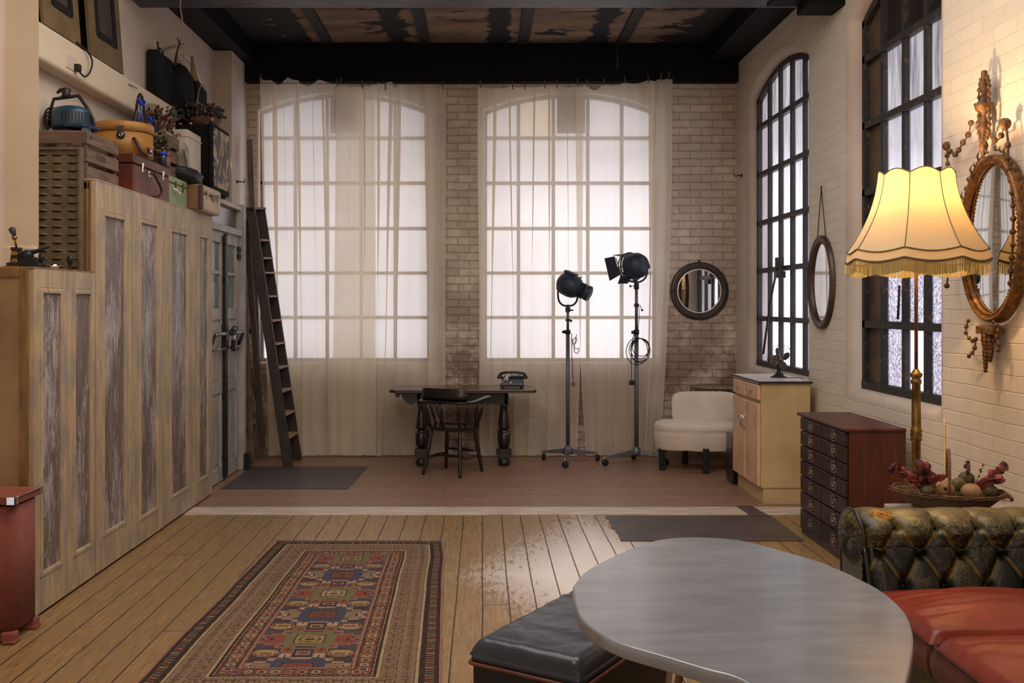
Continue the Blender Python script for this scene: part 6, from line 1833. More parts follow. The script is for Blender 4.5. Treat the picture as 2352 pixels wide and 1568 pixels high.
    out = out*0.85+np.array(srgb(112, 84, 66))*0.15
    return np.clip(out*0.72, 0, 1)
def starm(p, q):
    if p < 0.19 and q > 0.70: return False
    return (p < 0.46 and q < 0.97) or (p < 0.62 and q < 0.66) or (p < 0.84 and q < 0.46) or (p < 0.99 and 0.10 < q < 0.32) or (p < 0.90 and q < 0.14)
def ey_skip(y, L): return y > L-0.5*L and False
rc = rug_colors()
def rugp(u, v):
    # u across (0 left), v along (0 near)
    y = 4.0+2.71*v
    xl = -1.47+0.085*v**1.1+0.010*nzf(v*5, 1)-0.0*v; xr_ = -0.165-0.092*v+0.014*nzf(v*5.5, 7)
    yy = y+0.008*nzf(u*6, 3)*(v > 0.95)
    return (xl+(xr_-xl)*u, yy, 0.006+0.002*abs(nzf(u*4, v*9))+0.0025*math.exp(-((v-0.62)/0.01)**2)+0.0025*math.exp(-((v-0.36)/0.008)**2))
mb = MB().grid(rugp, RW, RL)
def rug_mat():
    m, t = newmat('woven_wool_pile')
    at_ = t.n('Attribute', attribute_name='Knots', attribute_type='GEOMETRY')
    c = t.n('TexCoord').outputs['Object']
    nz = t.noise(t.scale(c, (300, 180, 1)), 1, 2)
    col = t.mix(t.ramp(nz, [(0.3, 0.0), (0.7, 0.25)]), at_.outputs['Color'], srgb(70, 50, 40))
    b = t.n('BsdfPrincipled', Base_Color=col, Roughness=0.9, Normal=t.bump(nz, 0.3, 0.003))
    b.inputs['Specular IOR Level'].default_value = 0.15
    return finish(m, t, b)
rug = mb.build('kilim_rug', rug_mat())
tag(rug, 'long faded red and blue patterned runner rug with stepped stars on the floorboards', 'rug')
at_ = rug.data.attributes.new('Knots', 'FLOAT_COLOR', 'FACE')
flat = np.ones((RW*RL, 4)); flat[:, :3] = rc.reshape(-1, 3)
at_.data.foreach_set('color', flat.ravel())
mb = MB(); random.seed(2)
for q in range(260):
    u = q/260; p = rugp(u, 1.0); p2 = (p[0]+random.uniform(-0.012, 0.012), p[1]+random.uniform(0.01, 0.035), 0.003)
    mb.tube([p, p2], 0.0015, 3)
mb.build('end_fringe', M('matted_brown_fringe', srgb(104, 78, 62), srgb(76, 56, 46), 30, rough=0.9), rug, kind='stuff')
# ---- grey floor mats
MAT1 = M('dusty_grey_rubber_sheet', srgb(80, 74, 76), srgb(58, 52, 54), 5, rough=0.5, bump=0.1, lo=0.3, hi=0.75, detail=8)
MAT2 = M('dull_brown_grey_lino', srgb(78, 68, 70), srgb(58, 50, 52), 4, rough=0.42, bump=0.15, detail=8)
tag(MB().prism([(-2.26, 8.62), (-1.16, 8.62), (-1.125, 9.80), (-2.26, 9.80)], 0.0, 0.006).build('floor_mat', MAT1, bevel=0.002), 'thin grey floor mat in front of the grey double door and stepladder', 'mat')
random.seed(5)
edge = [(0.93+random.uniform(-0.012, 0.012), 6.72+0.8*i/12) for i in range(13)]
tag(MB().prism([(2.17, 6.725), (2.18, 7.52)]+edge[::-1], 0.0, 0.006).build('floor_mat', MAT2, bevel=0.002), 'worn grey brown lino patch with ragged left edge beyond the grey table', 'mat')
tag(MB().prism([(2.02, 7.50), (2.16, 7.48), (2.12, 7.86), (2.0, 7.87)], 0.006, 0.011).build('floor_patch', MAT2, bevel=0.001), 'small dark scrap lying across the pale threshold board', 'scrap')
# floor iron foot by the door
tag(box(-2.30, -2.25, 9.60, 9.68, 0.0, 0.16).build('door_stop_block', IRON, bevel=0.006), 'dark iron block on the floor at the right foot of the grey door', 'doorstop')
# ================================================================== THINGS ON THE WARDROBE
def Xp(px, Y): return PX(px, Y)
CRW = M('old_grey_brown_crate_slats', srgb(120, 96, 80), srgb(84, 64, 52), 5, (1, 1, 6), rough=0.7, bump=0.25, detail=8)
WT = 2.337
def crate(label, x0, x1, y0, y1, z0, z1, n=3):
    r = thing('slatted_crate', label, 'crate', (0, 0, 0), 0, 'slatted wooden crates above the wardrobe')
    h = (z1-z0); sl = h/n*0.74; t_ = 0.012
    for i in range(n):
        z = z0+h/n*i+0.004
        MB().box(x1-t_, x1, y0+0.0, y1, z, z+sl).build('side_slat', CRW, r, bevel=0.002)
        MB().box(x0, x0+t_, y0, y1, z, z+sl).build('side_slat', CRW, r, bevel=0.002)
        MB().box(x0+t_, x1-t_, y0, y0+t_, z, z+sl).build('end_slat', CRW, r, bevel=0.002)
        MB().box(x0+t_, x1-t_, y1-t_, y1, z, z+sl).build('end_slat', CRW, r, bevel=0.002)
    mb = MB()
    for x in (x0+t_, x1-t_-0.025):
        for y in (y0+t_, y1-t_-0.025): mb.box(x, x+0.025, y, y+0.025, z0, z1-0.01)
    mb.build('corner_post', CRW, r)
    box(x0+t_, x1-t_, y0+t_, y1-t_, z0+0.002, z0+0.012).build('bottom', CRW, r)
    return r
cA = crate('large slatted wooden crate with faded stencil beside the metal rack, under the blue spotlight', -2.665, -2.335, 5.89, 6.40, WT, 2.648)
# faded stencilled marks on the middle slat
mb = MB(); INK = M('faded_stencil_ink', srgb(66, 48, 40), None, rough=0.8)
yy = 6.02
for g_ in 'IIIHIIHI':
    mb.box(-2.3345, -2.3335, yy, yy+0.006, 2.47, 2.51)
    if g_ == 'H': mb.box(-2.3345, -2.3335, yy+0.006, yy+0.016, 2.487, 2.493); mb.box(-2.3345, -2.3335, yy+0.016, yy+0.022, 2.47, 2.51); yy += 0.016
    yy += 0.016
mb.build('stencil', INK, cA)
# blue theatre light
bp = thing('blue_spotlight', 'blue vented stage spotlight with black yoke on top of the large slatted crate', 'spotlight', (-2.50, 6.08, 2.66))
BLUE = M('petrol_blue_enamel', srgb(30, 66, 92), srgb(20, 44, 62), 6, rough=0.4, metal=0.1)
T0 = Matrix.Rotation(0.0, 4, 'Z')
MB().lathe([(0.0, 0.0), (0.118, 0.0), (0.122, 0.02), (0.118, 0.10), (0.105, 0.125), (0.06, 0.14), (0.0, 0.142)], n=32).build('housing', BLUE, bp)
MB().prism([(0.0, -0.135), (0.12, -0.135), (0.16, 0.02), (0.13, 0.05), (0.0, 0.05)], -0.0, 0.02).build('hinged_flap', BLUE, bp, bevel=0.004)
plate_ = MB().add([(0.10, -0.12, 0.01), (0.13, -0.05, 0.01), (0.175, -0.14, -0.075), (0.155, -0.165, -0.075)], [(0, 1, 2, 3)])
plate_.build('colour_frame', BLUE, bp, solid=0.006)
mb = MB()
for q in range(10):
    a = -PI/2-0.1+q*0.16
    c_, s_ = math.cos(a), math.sin(a)
    Tm = Matrix.Translation((0.1185*c_, 0.1185*s_, 0.065)) @ Matrix.Rotation(a, 4, 'Z')
    mb.box(-0.003, 0.003, -0.004, 0.004, -0.033, 0.033, T=Tm)
mb.build('vent_slots', RUBBER, bp)
MB().tube([(-0.135, -0.02, 0.02), (-0.125, -0.02, 0.12), (-0.105, -0.02, 0.185), (0.0, -0.02, 0.20), (0.045, -0.02, 0.205), (0.10, -0.02, 0.13), (0.135, -0.02, 0.06), (0.137, -0.02, 0.0)], 0.007, 8, flat=1.6).build('yoke', IRON, bp)
mb = MB().lathe([(0.03, 0.195), (0.024, 0.215), (0.028, 0.235), (0.024, 0.25), (0.0, 0.254)], (-0.03, -0.02, 0), 14).tube([(-0.04, -0.02, 0.238), (-0.065, -0.02, 0.24), (-0.085, -0.02, 0.222)], [0.012, 0.012, 0.008], 8)
mb.build('hook_clamp', IRON, bp)
mb = MB()
for q in range(4): mb.tube(catmull([(-0.10, -0.03-q*0.008, 0.13-0.025*q), (-0.135, -0.04-q*0.008, 0.12-0.025*q), (-0.155+0.01*q, -0.05, 0.06-0.02*q), (-0.14, -0.05, 0.012), (-0.11, -0.05, 0.008)], 5), 0.006, 6)
mb.build('cable', RUBBER, bp)

# suitcases
def latch(mb, x, y, z, w=0.02, h=0.05):
    mb.box(x, x+0.004, y-w/2, y+w/2, z-h, z+0.01).box(x+0.002, x+0.009, y-w/2+0.003, y+w/2-0.003, z-h*0.4, z+0.016)
OX = M('oxblood_suitcase_hide', srgb(98, 44, 34), srgb(74, 32, 26), 5, rough=0.42, bump=0.06)
OXD = M('dark_suitcase_trim', srgb(52, 26, 22), None, rough=0.45)
s1 = thing('suitcase', 'oxblood leather suitcase with two metal latches carrying the yellow hatbox', 'suitcase', (0, 0, 0), 0, 'old suitcases on the tall wardrobe')
MB().box(-2.62, -2.30, 6.59, 7.33, WT, 2.53).build('case_body', OX, s1, bevel=0.012, seg=3)
MB().box(-2.622, -2.298, 6.588, 7.332, 2.533, 2.60).build('lid', OX, s1, bevel=0.012, seg=3)
mb = MB(); [latch(mb, -2.298, y, 2.54) for y in (6.74, 7.17)]; mb.box(-2.298, -2.294, 6.86, 6.90, 2.475, 2.515)
mb.build('latch', CHROME, s1, bevel=0.001)
MB().tube(catmull([(-2.295, 6.87, 2.495), (-2.275, 6.90, 2.50), (-2.262, 6.98, 2.44), (-2.262, 7.03, 2.40), (-2.275, 7.02, 2.36), (-2.29, 6.95, 2.345)], 6), 0.009, 8).build('handle', OXD, s1)
MB().box(-2.30, -2.293, 6.93, 7.10, 2.505, 2.517).build('handle_strap', OXD, s1, bevel=0.002)
hb = thing('hatbox', 'round mustard yellow hatbox with a hanging leather handle on the oxblood suitcase', 'hatbox', (-2.47, 6.86, 2.602))
MUST = M('mustard_yellow_board', srgb(172, 122, 56), srgb(146, 100, 44), 4, rough=0.5)
MB().lathe([(0.0, 0), (0.196, 0), (0.196, 0.165), (0.0, 0.165)], n=48).build('box_body', MUST, hb)
MB().lathe([(0.202, 0.165), (0.202, 0.222), (0.195, 0.228), (0.0, 0.232)], n=48).build('lid', MUST, hb)
MB().tube(ring((0, 0, 0.166), 0.201, 60), 0.0035, 6, closed=True).tube(ring((0, 0, 0.01), 0.197, 60), 0.004, 6, closed=True).build('trim', M('brown_stitched_trim', srgb(104, 66, 32), None, rough=0.5), hb)
def on_r(a, z, off=0.0, r=0.198): return Vector(((r+off)*math.cos(a), (r+off)*math.sin(a), z))
aL = math.radians(-75)
Tl = Matrix.Translation(on_r(aL, 0.13, 0.003)) @ Matrix.Rotation(aL+PI/2, 4, 'Z')
mb = MB().lathe([(0.0, 0.006), (0.026, 0.004), (0.028, 0.0)], n=18, T=Tl @ Matrix.Rotation(PI/2, 4, 'X')).add([(-0.010, -0.006, 0.02), (0.010, -0.006, 0.02), (0.022, -0.008, 0.06), (-0.022, -0.008, 0.06)], [(0, 1, 2, 3)], T=Tl)
ltc = mb.build('latch_plate', IRON, hb)
MB().tube([Tl @ Vector(p) for p in ring((0, -0.010, 0.0), 0.010, 14, 'y')], 0.002, 5, closed=True).build('latch_ring', CHROME, hb)
MB().tube(catmull([on_r(-0.9, 0.11), on_r(-0.86, 0.10, 0.02), on_r(-0.72, 0.03, 0.03), on_r(-0.5, 0.005, 0.03), on_r(-0.32, 0.03, 0.02), on_r(-0.3, 0.06)], 6), 0.011, 8).build('handle', M('dark_brown_leather_handle', srgb(56, 36, 26), None, rough=0.45), hb)
MB().tube(catmull([on_r(-0.5, 0.005, 0.035), on_r(-0.36, 0.012, 0.03), on_r(-0.30, 0.05, 0.02)], 4), 0.007, 8).build('handle_end', CHROME, hb)

GRN = M('mint_green_vanity_case', srgb(148, 166, 130), srgb(128, 146, 112), 4, rough=0.4)
s2 = thing('vanity_case', 'mint green vanity case between the oxblood suitcase and the cream case', 'suitcase', (0, 0, 0), 0, 'old suitcases on the tall wardrobe')
MB().box(-2.60, -2.31, 7.36, 7.80, WT, 2.50).build('case_body', GRN, s2, bevel=0.014, seg=3)
MB().box(-2.602, -2.308, 7.358, 7.802, 2.503, 2.555).build('lid', GRN, s2, bevel=0.014, seg=3)
mb = MB(); [latch(mb, -2.308, y, 2.51, 0.022, 0.05) for y in (7.50, 7.68)]; mb.build('latch', BRASS, s2)
MB().tube(catmull([(-2.306, 7.44, 2.46), (-2.285, 7.45, 2.45), (-2.275, 7.50, 2.425), (-2.285, 7.54, 2.44)], 5), 0.008, 8).build('handle', M('white_plastic_handle', srgb(214, 208, 190), None, rough=0.4), s2)
CRM = M('stained_cream_case', srgb(196, 174, 146), srgb(166, 140, 112), 5, rough=0.5, bump=0.06, detail=8)
TANC = M('tan_case_end', srgb(134, 98, 62), srgb(112, 80, 50), 5, rough=0.5)
s3 = thing('vanity_case', 'stained cream case with tan end and corroded latches overhanging the wardrobe edge', 'suitcase', (0, 0, 0), 0, 'old suitcases on the tall wardrobe')
MB().box(-2.56, -2.20, 7.84, 8.40, WT, 2.475).build('case_body', CRM, s3, bevel=0.03, seg=4)
MB().box(-2.562, -2.198, 7.838, 8.402, 2.478, 2.548).build('lid', CRM, s3, bevel=0.03, seg=4)
MB().box(-2.55, -2.232, 7.828, 7.842, WT+0.012, 2.535).build('end_panel', TANC, s3, bevel=0.004)
MB().box(-2.237, -2.197, 7.825, 7.862, WT+0.01, 2.54).build('corner_strip', M('dark_brown_strip', srgb(66, 42, 32), None, rough=0.5), s3, bevel=0.01, seg=3)
mb = MB()
for y in (7.97, 8.30): latch(mb, -2.197, y, 2.49, 0.035, 0.05)
mb.tube([(-2.19, 8.05, 2.47), (-2.17, 8.08, 2.475), (-2.17, 8.18, 2.455), (-2.19, 8.22, 2.455)], 0.006, 6).box(-2.197, -2.185, 8.09, 8.16, 2.44, 2.49)
mb.build('latch', BR2, s3, bevel=0.001)
# black folded blanket / bag on the cream case
BLK = M('black_canvas', srgb(26, 25, 28), srgb(40, 38, 42), 6, rough=0.6, bump=0.15)
def blob(name, label, cat, c, rx, ry, rz, mat, e=0.6, seed=0, amp=0.01, rot=0.0, group=None):
    R_ = Matrix.Rotation(rot, 4, 'X')
    def f(u, v):
        a = 2*PI*u; b = PI*(v-0.5)
        pw = lambda q: math.copysign(abs(q)**e, q)
        p = Vector((rx*pw(math.cos(b))*pw(math.cos(a)), ry*pw(math.cos(b))*pw(math.sin(a)), rz*pw(math.sin(b))))
        p *= 1+amp/max(rx, rz)*fbm(a+seed, b*2, seed)
        return R_ @ p
    o = MB().grid(f, 36, 20, cu=True).build(name, mat, loc=c)
    return tag(o, label, cat, group)
blob('canvas_bag', 'limp black canvas bag draped over the cream case', 'bag', (-2.36, 7.86, 2.60), 0.14, 0.20, 0.055, BLK, 0.7, 2, 0.02, -0.12)
# white panel box + second crate + mint folder
WHT = M('white_painted_board', srgb(206, 194, 180), srgb(190, 176, 162), 3, rough=0.55)
wb = thing('white_box', 'tall white painted box standing behind the slatted crate and the black canvas bag', 'box', (0, 0, 0))
MB().box(-2.60, -2.36, 7.98, 8.36, 2.551, 3.0).build('box_body', WHT, wb, bevel=0.006)
MB().box(-2.605, -2.352, 7.972, 8.365, 2.94, 2.952).build('lid_edge', WHT, wb, bevel=0.002)
crate('smaller dark slatted crate on the mint green case with flowers above it', -2.60, -2.36, 7.38, 7.76, 2.557, 2.90)
tag(MB().add([(-2.30, 7.84, 2.66), (-2.33, 7.97, 2.62), (-2.36, 7.97, 2.86), (-2.35, 7.84, 2.87)], [(0, 1, 2, 3)]).build('green_folder', M('marbled_mint_folder', srgb(158, 164, 148), srgb(116, 120, 108), 6, rough=0.5), solid=0.012), 'pale mint folder tucked between the smaller crate and the white box', 'folder')
# tall black trunk with peeling lid
def peel():
    m, t = newmat('peeling_cream_on_black'); c = t.n('TexCoord').outputs['Object']
    n1 = t.noise(t.scale(c, (8, 5, 2.2)), 2.2, 8, 0.7, 0.5)
    n2 = t.noise(t.scale(c, (3, 3, 6)), 1.3, 3)
    f = t.ramp(t.math('ADD', t.math('MULTIPLY', n1, 0.7), t.math('MULTIPLY', n2, 0.35)), [(0.525, 0.0), (0.54, 1.0)])
    col = t.mix(f, srgb(66, 62, 66), srgb(176, 150, 114))
    return finish(m, t, t.n('BsdfPrincipled', Base_Color=col, Roughness=0.6, Normal=t.bump(f, 0.4, 0.004)))
tk = thing('upright_trunk', 'upright black trunk with peeling cream lid standing above the grey door', 'trunk', (0, 0, 0))
MB().box(-2.66, -2.31, 8.44, 8.98, 2.542, 3.12).build('trunk_body', SOOT, tk, bevel=0.012)
MB().box(-2.31, -2.285, 8.41, 9.0, 2.56, 3.14).build('trunk_frame', SOOT, tk, bevel=0.01)
MB().box(-2.285, -2.272, 8.46, 8.96, 2.60, 3.10).build('peeling_lid', peel(), tk, bevel=0.004)
MB().box(-2.30, -2.27, 9.0, 9.03, 2.82, 2.93).build('catch', BR2, tk, bevel=0.004)
# ledge objects
lb = thing('black_case', 'tall black box case standing on the white ledge under the noose', 'case', (0, 0, 0))
MB().box(-2.66, -2.575, 7.90, 8.30, 3.25, 3.62).build('case_body', SOOT, lb, bevel=0.01)
mb = MB().tube([(-2.60, 8.02, 3.62), (-2.60, 8.03, 3.66), (-2.60, 8.10, 3.66), (-2.60, 8.12, 3.62)], 0.008, 6).tube([(-2.60, 8.0, 3.62), (-2.60, 7.98, 3.70)], 0.008, 6)
mb.build('handle', IRON, lb)
blob('black_helmet_case', 'rounded black case right of the tall black box high on the left wall', 'case', (-2.60, 8.60, 3.42), 0.07, 0.28, 0.24, SOOT, 0.75, 5, 0.008)
tag(MB().tube(catmull([(-2.59, 8.40, 3.60), (-2.58, 8.41, 3.70), (-2.57, 8.45, 3.80), (-2.58, 8.43, 3.85)], 5), [0.03, 0.028, 0.026, 0.024, 0.022, 0.02, 0.02, 0.018, 0.018, 0.017, 0.016, 0.014, 0.014, 0.013, 0.012, 0.01][:16], 8, flat=0.35).build('leather_strap', BLK), 'curved black strap standing up above the cases on the ledge', 'strap')
lc = thing('black_case', 'slanted black case with brass band at the right end above the dried flowers', 'case', (0, 0, 0))
MB().prism([(8.82, 3.19), (9.30, 3.19), (9.22, 3.56), (8.92, 3.62)], -2.66, -2.55, T=Matrix(((0, 0, 1, 0), (1, 0, 0, 0), (0, 1, 0, 0), (0, 0, 0, 1)))).build('case_body', SOOT, lc, bevel=0.008)
MB().box(-2.56, -2.52, 8.86, 9.12, 3.30, 3.40).build('brass_band', M('dull_brass_band', srgb(120, 88, 40), srgb(84, 60, 30), 10, rough=0.4, metal=0.5), lc, bevel=0.004)
tag(MB().add([(-2.56, 8.78, 3.60), (-2.56, 8.96, 3.58), (-2.58, 8.85, 3.80)], [(0, 1, 2)]).build('cardboard_cone', M('tan_card', srgb(140, 104, 62), None, rough=0.7), solid=0.02), 'small tan triangular card point standing behind the black cases', 'card')
ws = tag(box(-2.67, -2.51, 8.352, 9.40, 3.15, 3.185).build('wall_shelf', DARKWOOD), 'short dark shelf continuing past the rounded end of the white ledge', 'shelf')
# leaning frames on the ledge
def frame_(label, y0, y1, zt_):
    r = thing('leaning_frame', label, 'picture frame', (-2.575, 0, 3.248), 0, 'large framed dark boards leaning on the ledge')
    OL = OLIVE
    w = 0.13; H = zt_
    for a, b, c_, d_ in ((y0, y0+w, 0, H), (y1-w, y1, 0, H), (y0+w, y1-w, 0, w*1.3), (y0+w, y1-w, H-w, H)): 
        MB().box(-0.02, 0.0, a, b, c_, d_).build('frame_rail', OL, r)
    mb = MB()
    for a, b, c_, d_ in ((y0+w-0.01, y0+w+0.02, w*1.3-0.01, H-w), (y1-w-0.02, y1-w+0.01, w*1.3-0.01, H-w), (y0+w, y1-w, w*1.3-0.02, w*1.3+0.02)): mb.box(0.0, 0.012, a, b, c_, d_)
    mb.build('inner_lip', IRON, r)
    box(-0.016, -0.006, y0+w, y1-w, w*1.3, H-w).build('dark_panel', CHALK, r)
    r.rotation_euler = (0, -0.075, 0)
    return r
OLIVE = M('olive_brown_frame_paint', srgb(112, 92, 62), srgb(92, 74, 50), 4, rough=0.55)
CHALK = M('smoky_chalkboard', srgb(50, 46, 40), srgb(72, 64, 54), 3, (1, 4, 0.6), rough=0.45)
frame_('olive framed dark board leaning on the ledge above the blue spotlight, nearer the plaster corner', 5.86, 6.40, 1.0)
frame_('olive framed dark board leaning on the ledge, further from the plaster corner', 6.56, 7.16, 1.0)
tag(box(-2.678, -2.655, 5.9, 6.9, 3.248, 4.05).build('stored_board', DARKWOOD), 'dark board stored upright behind the two olive framed boards', 'board')
# socket, plug and cable
sk = thing('wall_socket', 'white wall socket plate with black plug and looping cable on the ledge face', 'socket', (-2.562, 6.22, PZ(144, 6.22)))
MB().box(-0.004, 0.005, -0.085, 0.075, -0.045, 0.045).build('socket_plate', M('off_white_plastic', srgb(196, 180, 166), None, rough=0.4), sk, bevel=0.003)
MB().box(0.005, 0.04, 0.02, 0.06, -0.045, 0.0).build('plug', RUBBER, sk, bevel=0.006)
MB().tube(catmull([(0.03, 0.04, -0.045), (0.035, 0.12, -0.06), (0.03, 0.22, 0.0), (0.025, 0.26, 0.08), (0.01, 0.20, 0.13), (-0.01, 0.10, 0.155)], 6), 0.006, 6).build('cable', RUBBER, sk)
tag(MB().box(-2.56, -2.50, 7.60, 7.80, 3.04, 3.13).build('junction_box', M('grey_metal_box', srgb(130, 118, 104), None, rough=0.5, metal=0.2), bevel=0.004), 'small grey metal junction box on the ledge face above the flowers', 'junction box')
tag(MB().tube([(-2.56, 7.22, 3.19), (-2.545, 7.36, 3.19)], 0.003, 5).build('wall_nail', IRON), 'thin nail sticking out of the ledge face above the blue bows', 'nail')

# ================================================================== DRIED FLOWERS, BASKETS
random.seed(11)
def foliage(name, label, cat, c, R_, n, Ls, mat, parent=None, flat=0.6, up=0.5, stem=None):
    mb = MB()
    for i in range(n):
        a = random.uniform(0, 2*PI); z = random.uniform(-0.4, 1.0); d = Vector((math.cos(a)*0.8, math.sin(a), z)).normalized()
        p = Vector((d.x*R_[0], d.y*R_[1], d.z*R_[2]))*random.uniform(0.35, 1.0)
        leafcard(mb, p, d+Vector((random.uniform(-.7, .7), random.uniform(-.7, .7), random.uniform(-.3, .8))), Vector((0.8, -0.6, random.uniform(-0.5, 0.5))), Ls*random.uniform(0.6, 1.3), Ls*0.35)
    o = mb.build(name, mat, parent, loc=None if parent else c)
    if not parent: tag(o, label, cat)
    return o
def plant(name, label, c, R_, specs, potmat=None, pr=0.05, ph_=0.1, stems=8):
    r = thing(name, label, 'dried flowers', c)
    if potmat:
        MB().lathe([(0, 0), (pr*0.8, 0), (pr, ph_*0.9), (pr*1.05, ph_), (pr*0.9, ph_), (0, ph_*0.9)], n=20).build('pot', potmat, r)
    mb = MB()
    for i in range(stems):
        a = random.uniform(0, 2*PI); q = Vector((R_[0]*math.cos(a), R_[1]*math.sin(a), R_[2]*random.uniform(0.6, 1.3)))
        mb.tube(bez((0, 0, ph_), (q.x*0.2, q.y*0.2, ph_+q.z*0.4), (q.x*0.7, q.y*0.7, ph_+q.z*0.8), (q.x, q.y, ph_+q.z), 6), 0.002, 4)
    mb.build('stems', TWIG, r)
    for (nm, n, L, mt, dz) in specs:
        o = foliage(nm, '', '', None, R_, n, L, mt, r); o.location = (0, 0, ph_+R_[2]*dz); o['kind'] = 'stuff'
    return r
LG = M('dark_olive_leaf', srgb(56, 54, 34), srgb(36, 34, 24), 14, rough=0.6)
LY_ = M('mustard_bloom', srgb(150, 124, 44), srgb(110, 88, 34), 14, rough=0.7)
LR = M('rust_brown_bloom', srgb(120, 66, 46), srgb(84, 46, 36), 14, rough=0.7)
LBK = M('near_black_leaf', srgb(30, 30, 28), srgb(44, 38, 34), 14, rough=0.6)
LW = M('pale_pink_bloom', srgb(176, 146, 136), srgb(140, 110, 100), 14, rough=0.7)
plant('flower_pot', 'pot of mustard and olive dried flowers between the hatbox and the smaller crate', (-2.43, 7.27, 2.602), (0.13, 0.15, 0.13), [('olive_leaves', 90, 0.045, LG, 0.4), ('mustard_blooms', 45, 0.035, LY_, 0.3)], M('dark_pot', srgb(44, 34, 30), None, rough=0.5), 0.045, 0.09, 14)
sf = thing('dried_sunflower', 'dark drooping dried sunflower head on a tall stem above the mustard flowers', 'dried flowers', (-2.36, 7.40, 2.90))
MB().tube(bez((0, -0.05, -0.05), (0, -0.02, 0.03), (0.02, 0.04, 0.08), (0.03, 0.09, 0.13), 8), 0.004, 5).build('stem', TWIG, sf)
mb = MB().ell((0.03, 0.11, 0.14), 0.03, 0.035, 0.035)
for q in range(26):
    a = 2*PI*q/26; d = Vector((0.1, math.cos(a), math.sin(a))); leafcard(mb, Vector((0.03, 0.11, 0.14))+d*0.02, d, Vector((1, 0, 0.2)), 0.04, 0.008)
mb.build('flower_head', LG, sf)
plant('rust_flower_bunch', 'rust brown dried flower bunch spilling over the top of the smaller crate', (-2.48, 7.60, 2.905), (0.16, 0.26, 0.16), [('rust_blooms', 130, 0.03, LR, 0.4), ('dark_leaves', 60, 0.035, LBK, 0.3)], None, 0.05, 0.0, 18)
plant('black_flower_heads', 'cluster of blackened dried flower heads on the shelf end below the brass banded case', (-2.56, 8.62, 3.19), (0.07, 0.20, 0.06), [('black_leaves', 110, 0.04, LBK, 0.3)], None, 0.05, 0.0, 4)
bt = thing('wire_handle_basket', 'basket of dark dried flowers with a thin pale wire hoop handle on the black trunk', 'basket', (-2.44, 8.72, 3.145))
MB().lathe([(0.0, 0), (0.12, 0), (0.16, 0.07), (0.15, 0.07), (0.11, 0.01), (0, 0.01)], n=24).build('basket_body', WICK, bt)
MB().tube([(0.0, -0.16*math.cos(a)*1.25, 0.07+0.30*math.sin(a)) for a in [PI*i/24 for i in range(25)]], 0.004, 6).build('hoop_handle', M('pale_wire', srgb(150, 132, 112), None, rough=0.5), bt)
for nm, n, L, mt, dz in (('dark_flowers', 200, 0.042, LBK, 0.1), ('rust_flowers', 40, 0.03, LR, 0.12), ('pale_flowers', 26, 0.035, LW, 0.0)):
    o = foliage(nm, '', '', None, (0.17, 0.25, 0.10), n, L, mt, bt); o.location = (0, 0, dz); o['kind'] = 'stuff'
rb = thing('ribbon_basket', 'dark basket with tall hoop handle tied with bright blue ribbon bows behind the hatbox', 'basket', (-2.47, 7.145, 2.602))
MB().lathe([(0.0, 0), (0.055, 0), (0.07, 0.10), (0.062, 0.10), (0.05, 0.01), (0, 0.01)], n=24).build('basket_body', WICK, rb)
MB().tube([(0.02, -0.12*math.cos(a), 0.10+0.40*math.sin(a)) for a in [PI*i/24 for i in range(25)]], 0.010, 6).build('hoop_handle', DARKWOOD, rb)
RIB = M('cobalt_ribbon', srgb(30, 70, 190), srgb(20, 44, 140), 12, rough=0.45)
def bow_(o_, s, nm):
    mb = MB(); o_ = Vector(o_)
    for sg in (-1, 1):
        c = catmull([o_, o_+Vector((0.01, sg*0.03*s, 0.02*s)), o_+Vector((0.015, sg*0.055*s, 0.012*s)), o_+Vector((0.01, sg*0.03*s, -0.012*s)), o_], 5)
        mb.tube(c, 0.011*s, 6, flat=0.25)
        c = catmull([o_, o_+Vector((0.01, sg*0.02*s, -0.05*s)), o_+Vector((0.012, sg*0.035*s, -0.11*s)), o_+Vector((0.01, sg*0.03*s, -0.16*s))], 5)
        mb.tube(c, 0.010*s, 6, flat=0.25)
    mb.ell(o_+Vector((0.01, 0, 0)), 0.012*s, 0.012*s, 0.012*s, 8, 6)
    mb.build(nm, RIB, rb)
bow_((0.05, -0.11, 0.42), 1.1, 'ribbon_bow'); bow_((0.05, 0.10, 0.34), 0.9, 'ribbon_bow'); bow_((0.05, 0.13, 0.28), 1.0, 'ribbon_bow')
bj = thing('blue_lidded_jar', 'small glass jar with a bright blue lid between the hatbox and the terracotta jar', 'jar', (-2.325, 7.255, 2.602))
MB().lathe([(0, 0), (0.03, 0), (0.032, 0.07), (0.026, 0.085)], n=18).build('jar_body', M('dark_jar_glass', srgb(52, 54, 70), None, rough=0.15), bj)
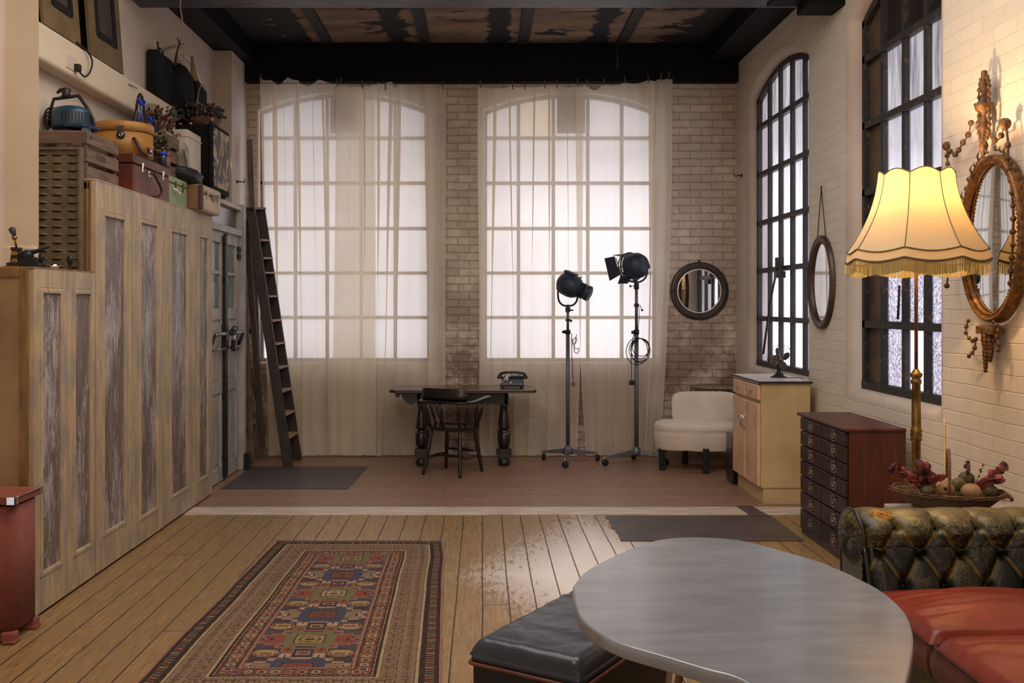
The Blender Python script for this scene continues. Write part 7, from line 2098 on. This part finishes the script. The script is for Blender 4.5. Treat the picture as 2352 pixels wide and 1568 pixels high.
MB().lathe([(0.034, 0.08), (0.034, 0.105), (0, 0.107)], n=18).build('lid', RIB, bj)
tj = thing('terracotta_jar', 'terracotta jar with a rounded rim next to the smaller slatted crate', 'jar', (-2.325, 7.325, 2.602))
TERR = M('terracotta', srgb(138, 92, 72), srgb(118, 76, 60), 8, rough=0.6)
MB().lathe([(0, 0), (0.032, 0), (0.034, 0.085)], n=20).build('jar_body', TERR, tj); MB().lathe([(0.038, 0.085), (0.038, 0.11), (0.0, 0.114)], n=20).build('lid', TERR, tj)

# ================================================================== NOOSE ROPE, CONDUIT
ROPE = M('hemp_rope', srgb(132, 98, 66), srgb(96, 68, 46), 60, (1, 1, 4), rough=0.8, bump=0.4)
RY = 7.0
rp = thing('hanging_rope', 'thin hemp rope hanging from the ceiling beam, ending in a small knotted loop', 'rope', (PX(418, RY), RY, 0))
kk_ = RY/F; x0 = PX(418, RY)
rz = lambda py: PZ(py, RY)
rxx = lambda px: PX(px, RY)-x0
MB().tube(catmull([(rxx(413), 0.30, 3.94), (rxx(415), 0.0, rz(2)), (rxx(418), 0, rz(40)), (rxx(420), 0, rz(70)), (rxx(418), 0, rz(98))], 5), 0.0055, 6).build('strand', ROPE, rp)
MB().tube(catmull([(rxx(418), 0, rz(98)), (rxx(412), 0, rz(112)), (rxx(409), 0, rz(126)), (rxx(413), 0, rz(137)), (rxx(420), 0, rz(138)), (rxx(424), 0, rz(128)), (rxx(422), 0, rz(112)), (rxx(418), 0, rz(100))], 5), 0.0055, 6).build('loop', ROPE, rp)
mb = MB()
for i in range(4): mb.tube(ring((0, 0, rz(98)-0.006+i*0.008), 0.011, 12), 0.005, 5, closed=True)
mb.build('knot', ROPE, rp)
tag(MB().tube([(PX(1418, 10.40), 10.40, 4.35), (PX(1418, 10.40), 10.40, PZ(156, 10.40))], 0.010, 8).build('conduit_pipe', M('brown_black_pipe', srgb(48, 38, 34), None, rough=0.6)), 'thin dark pipe dropping from the ceiling in front of the black beam', 'pipe')
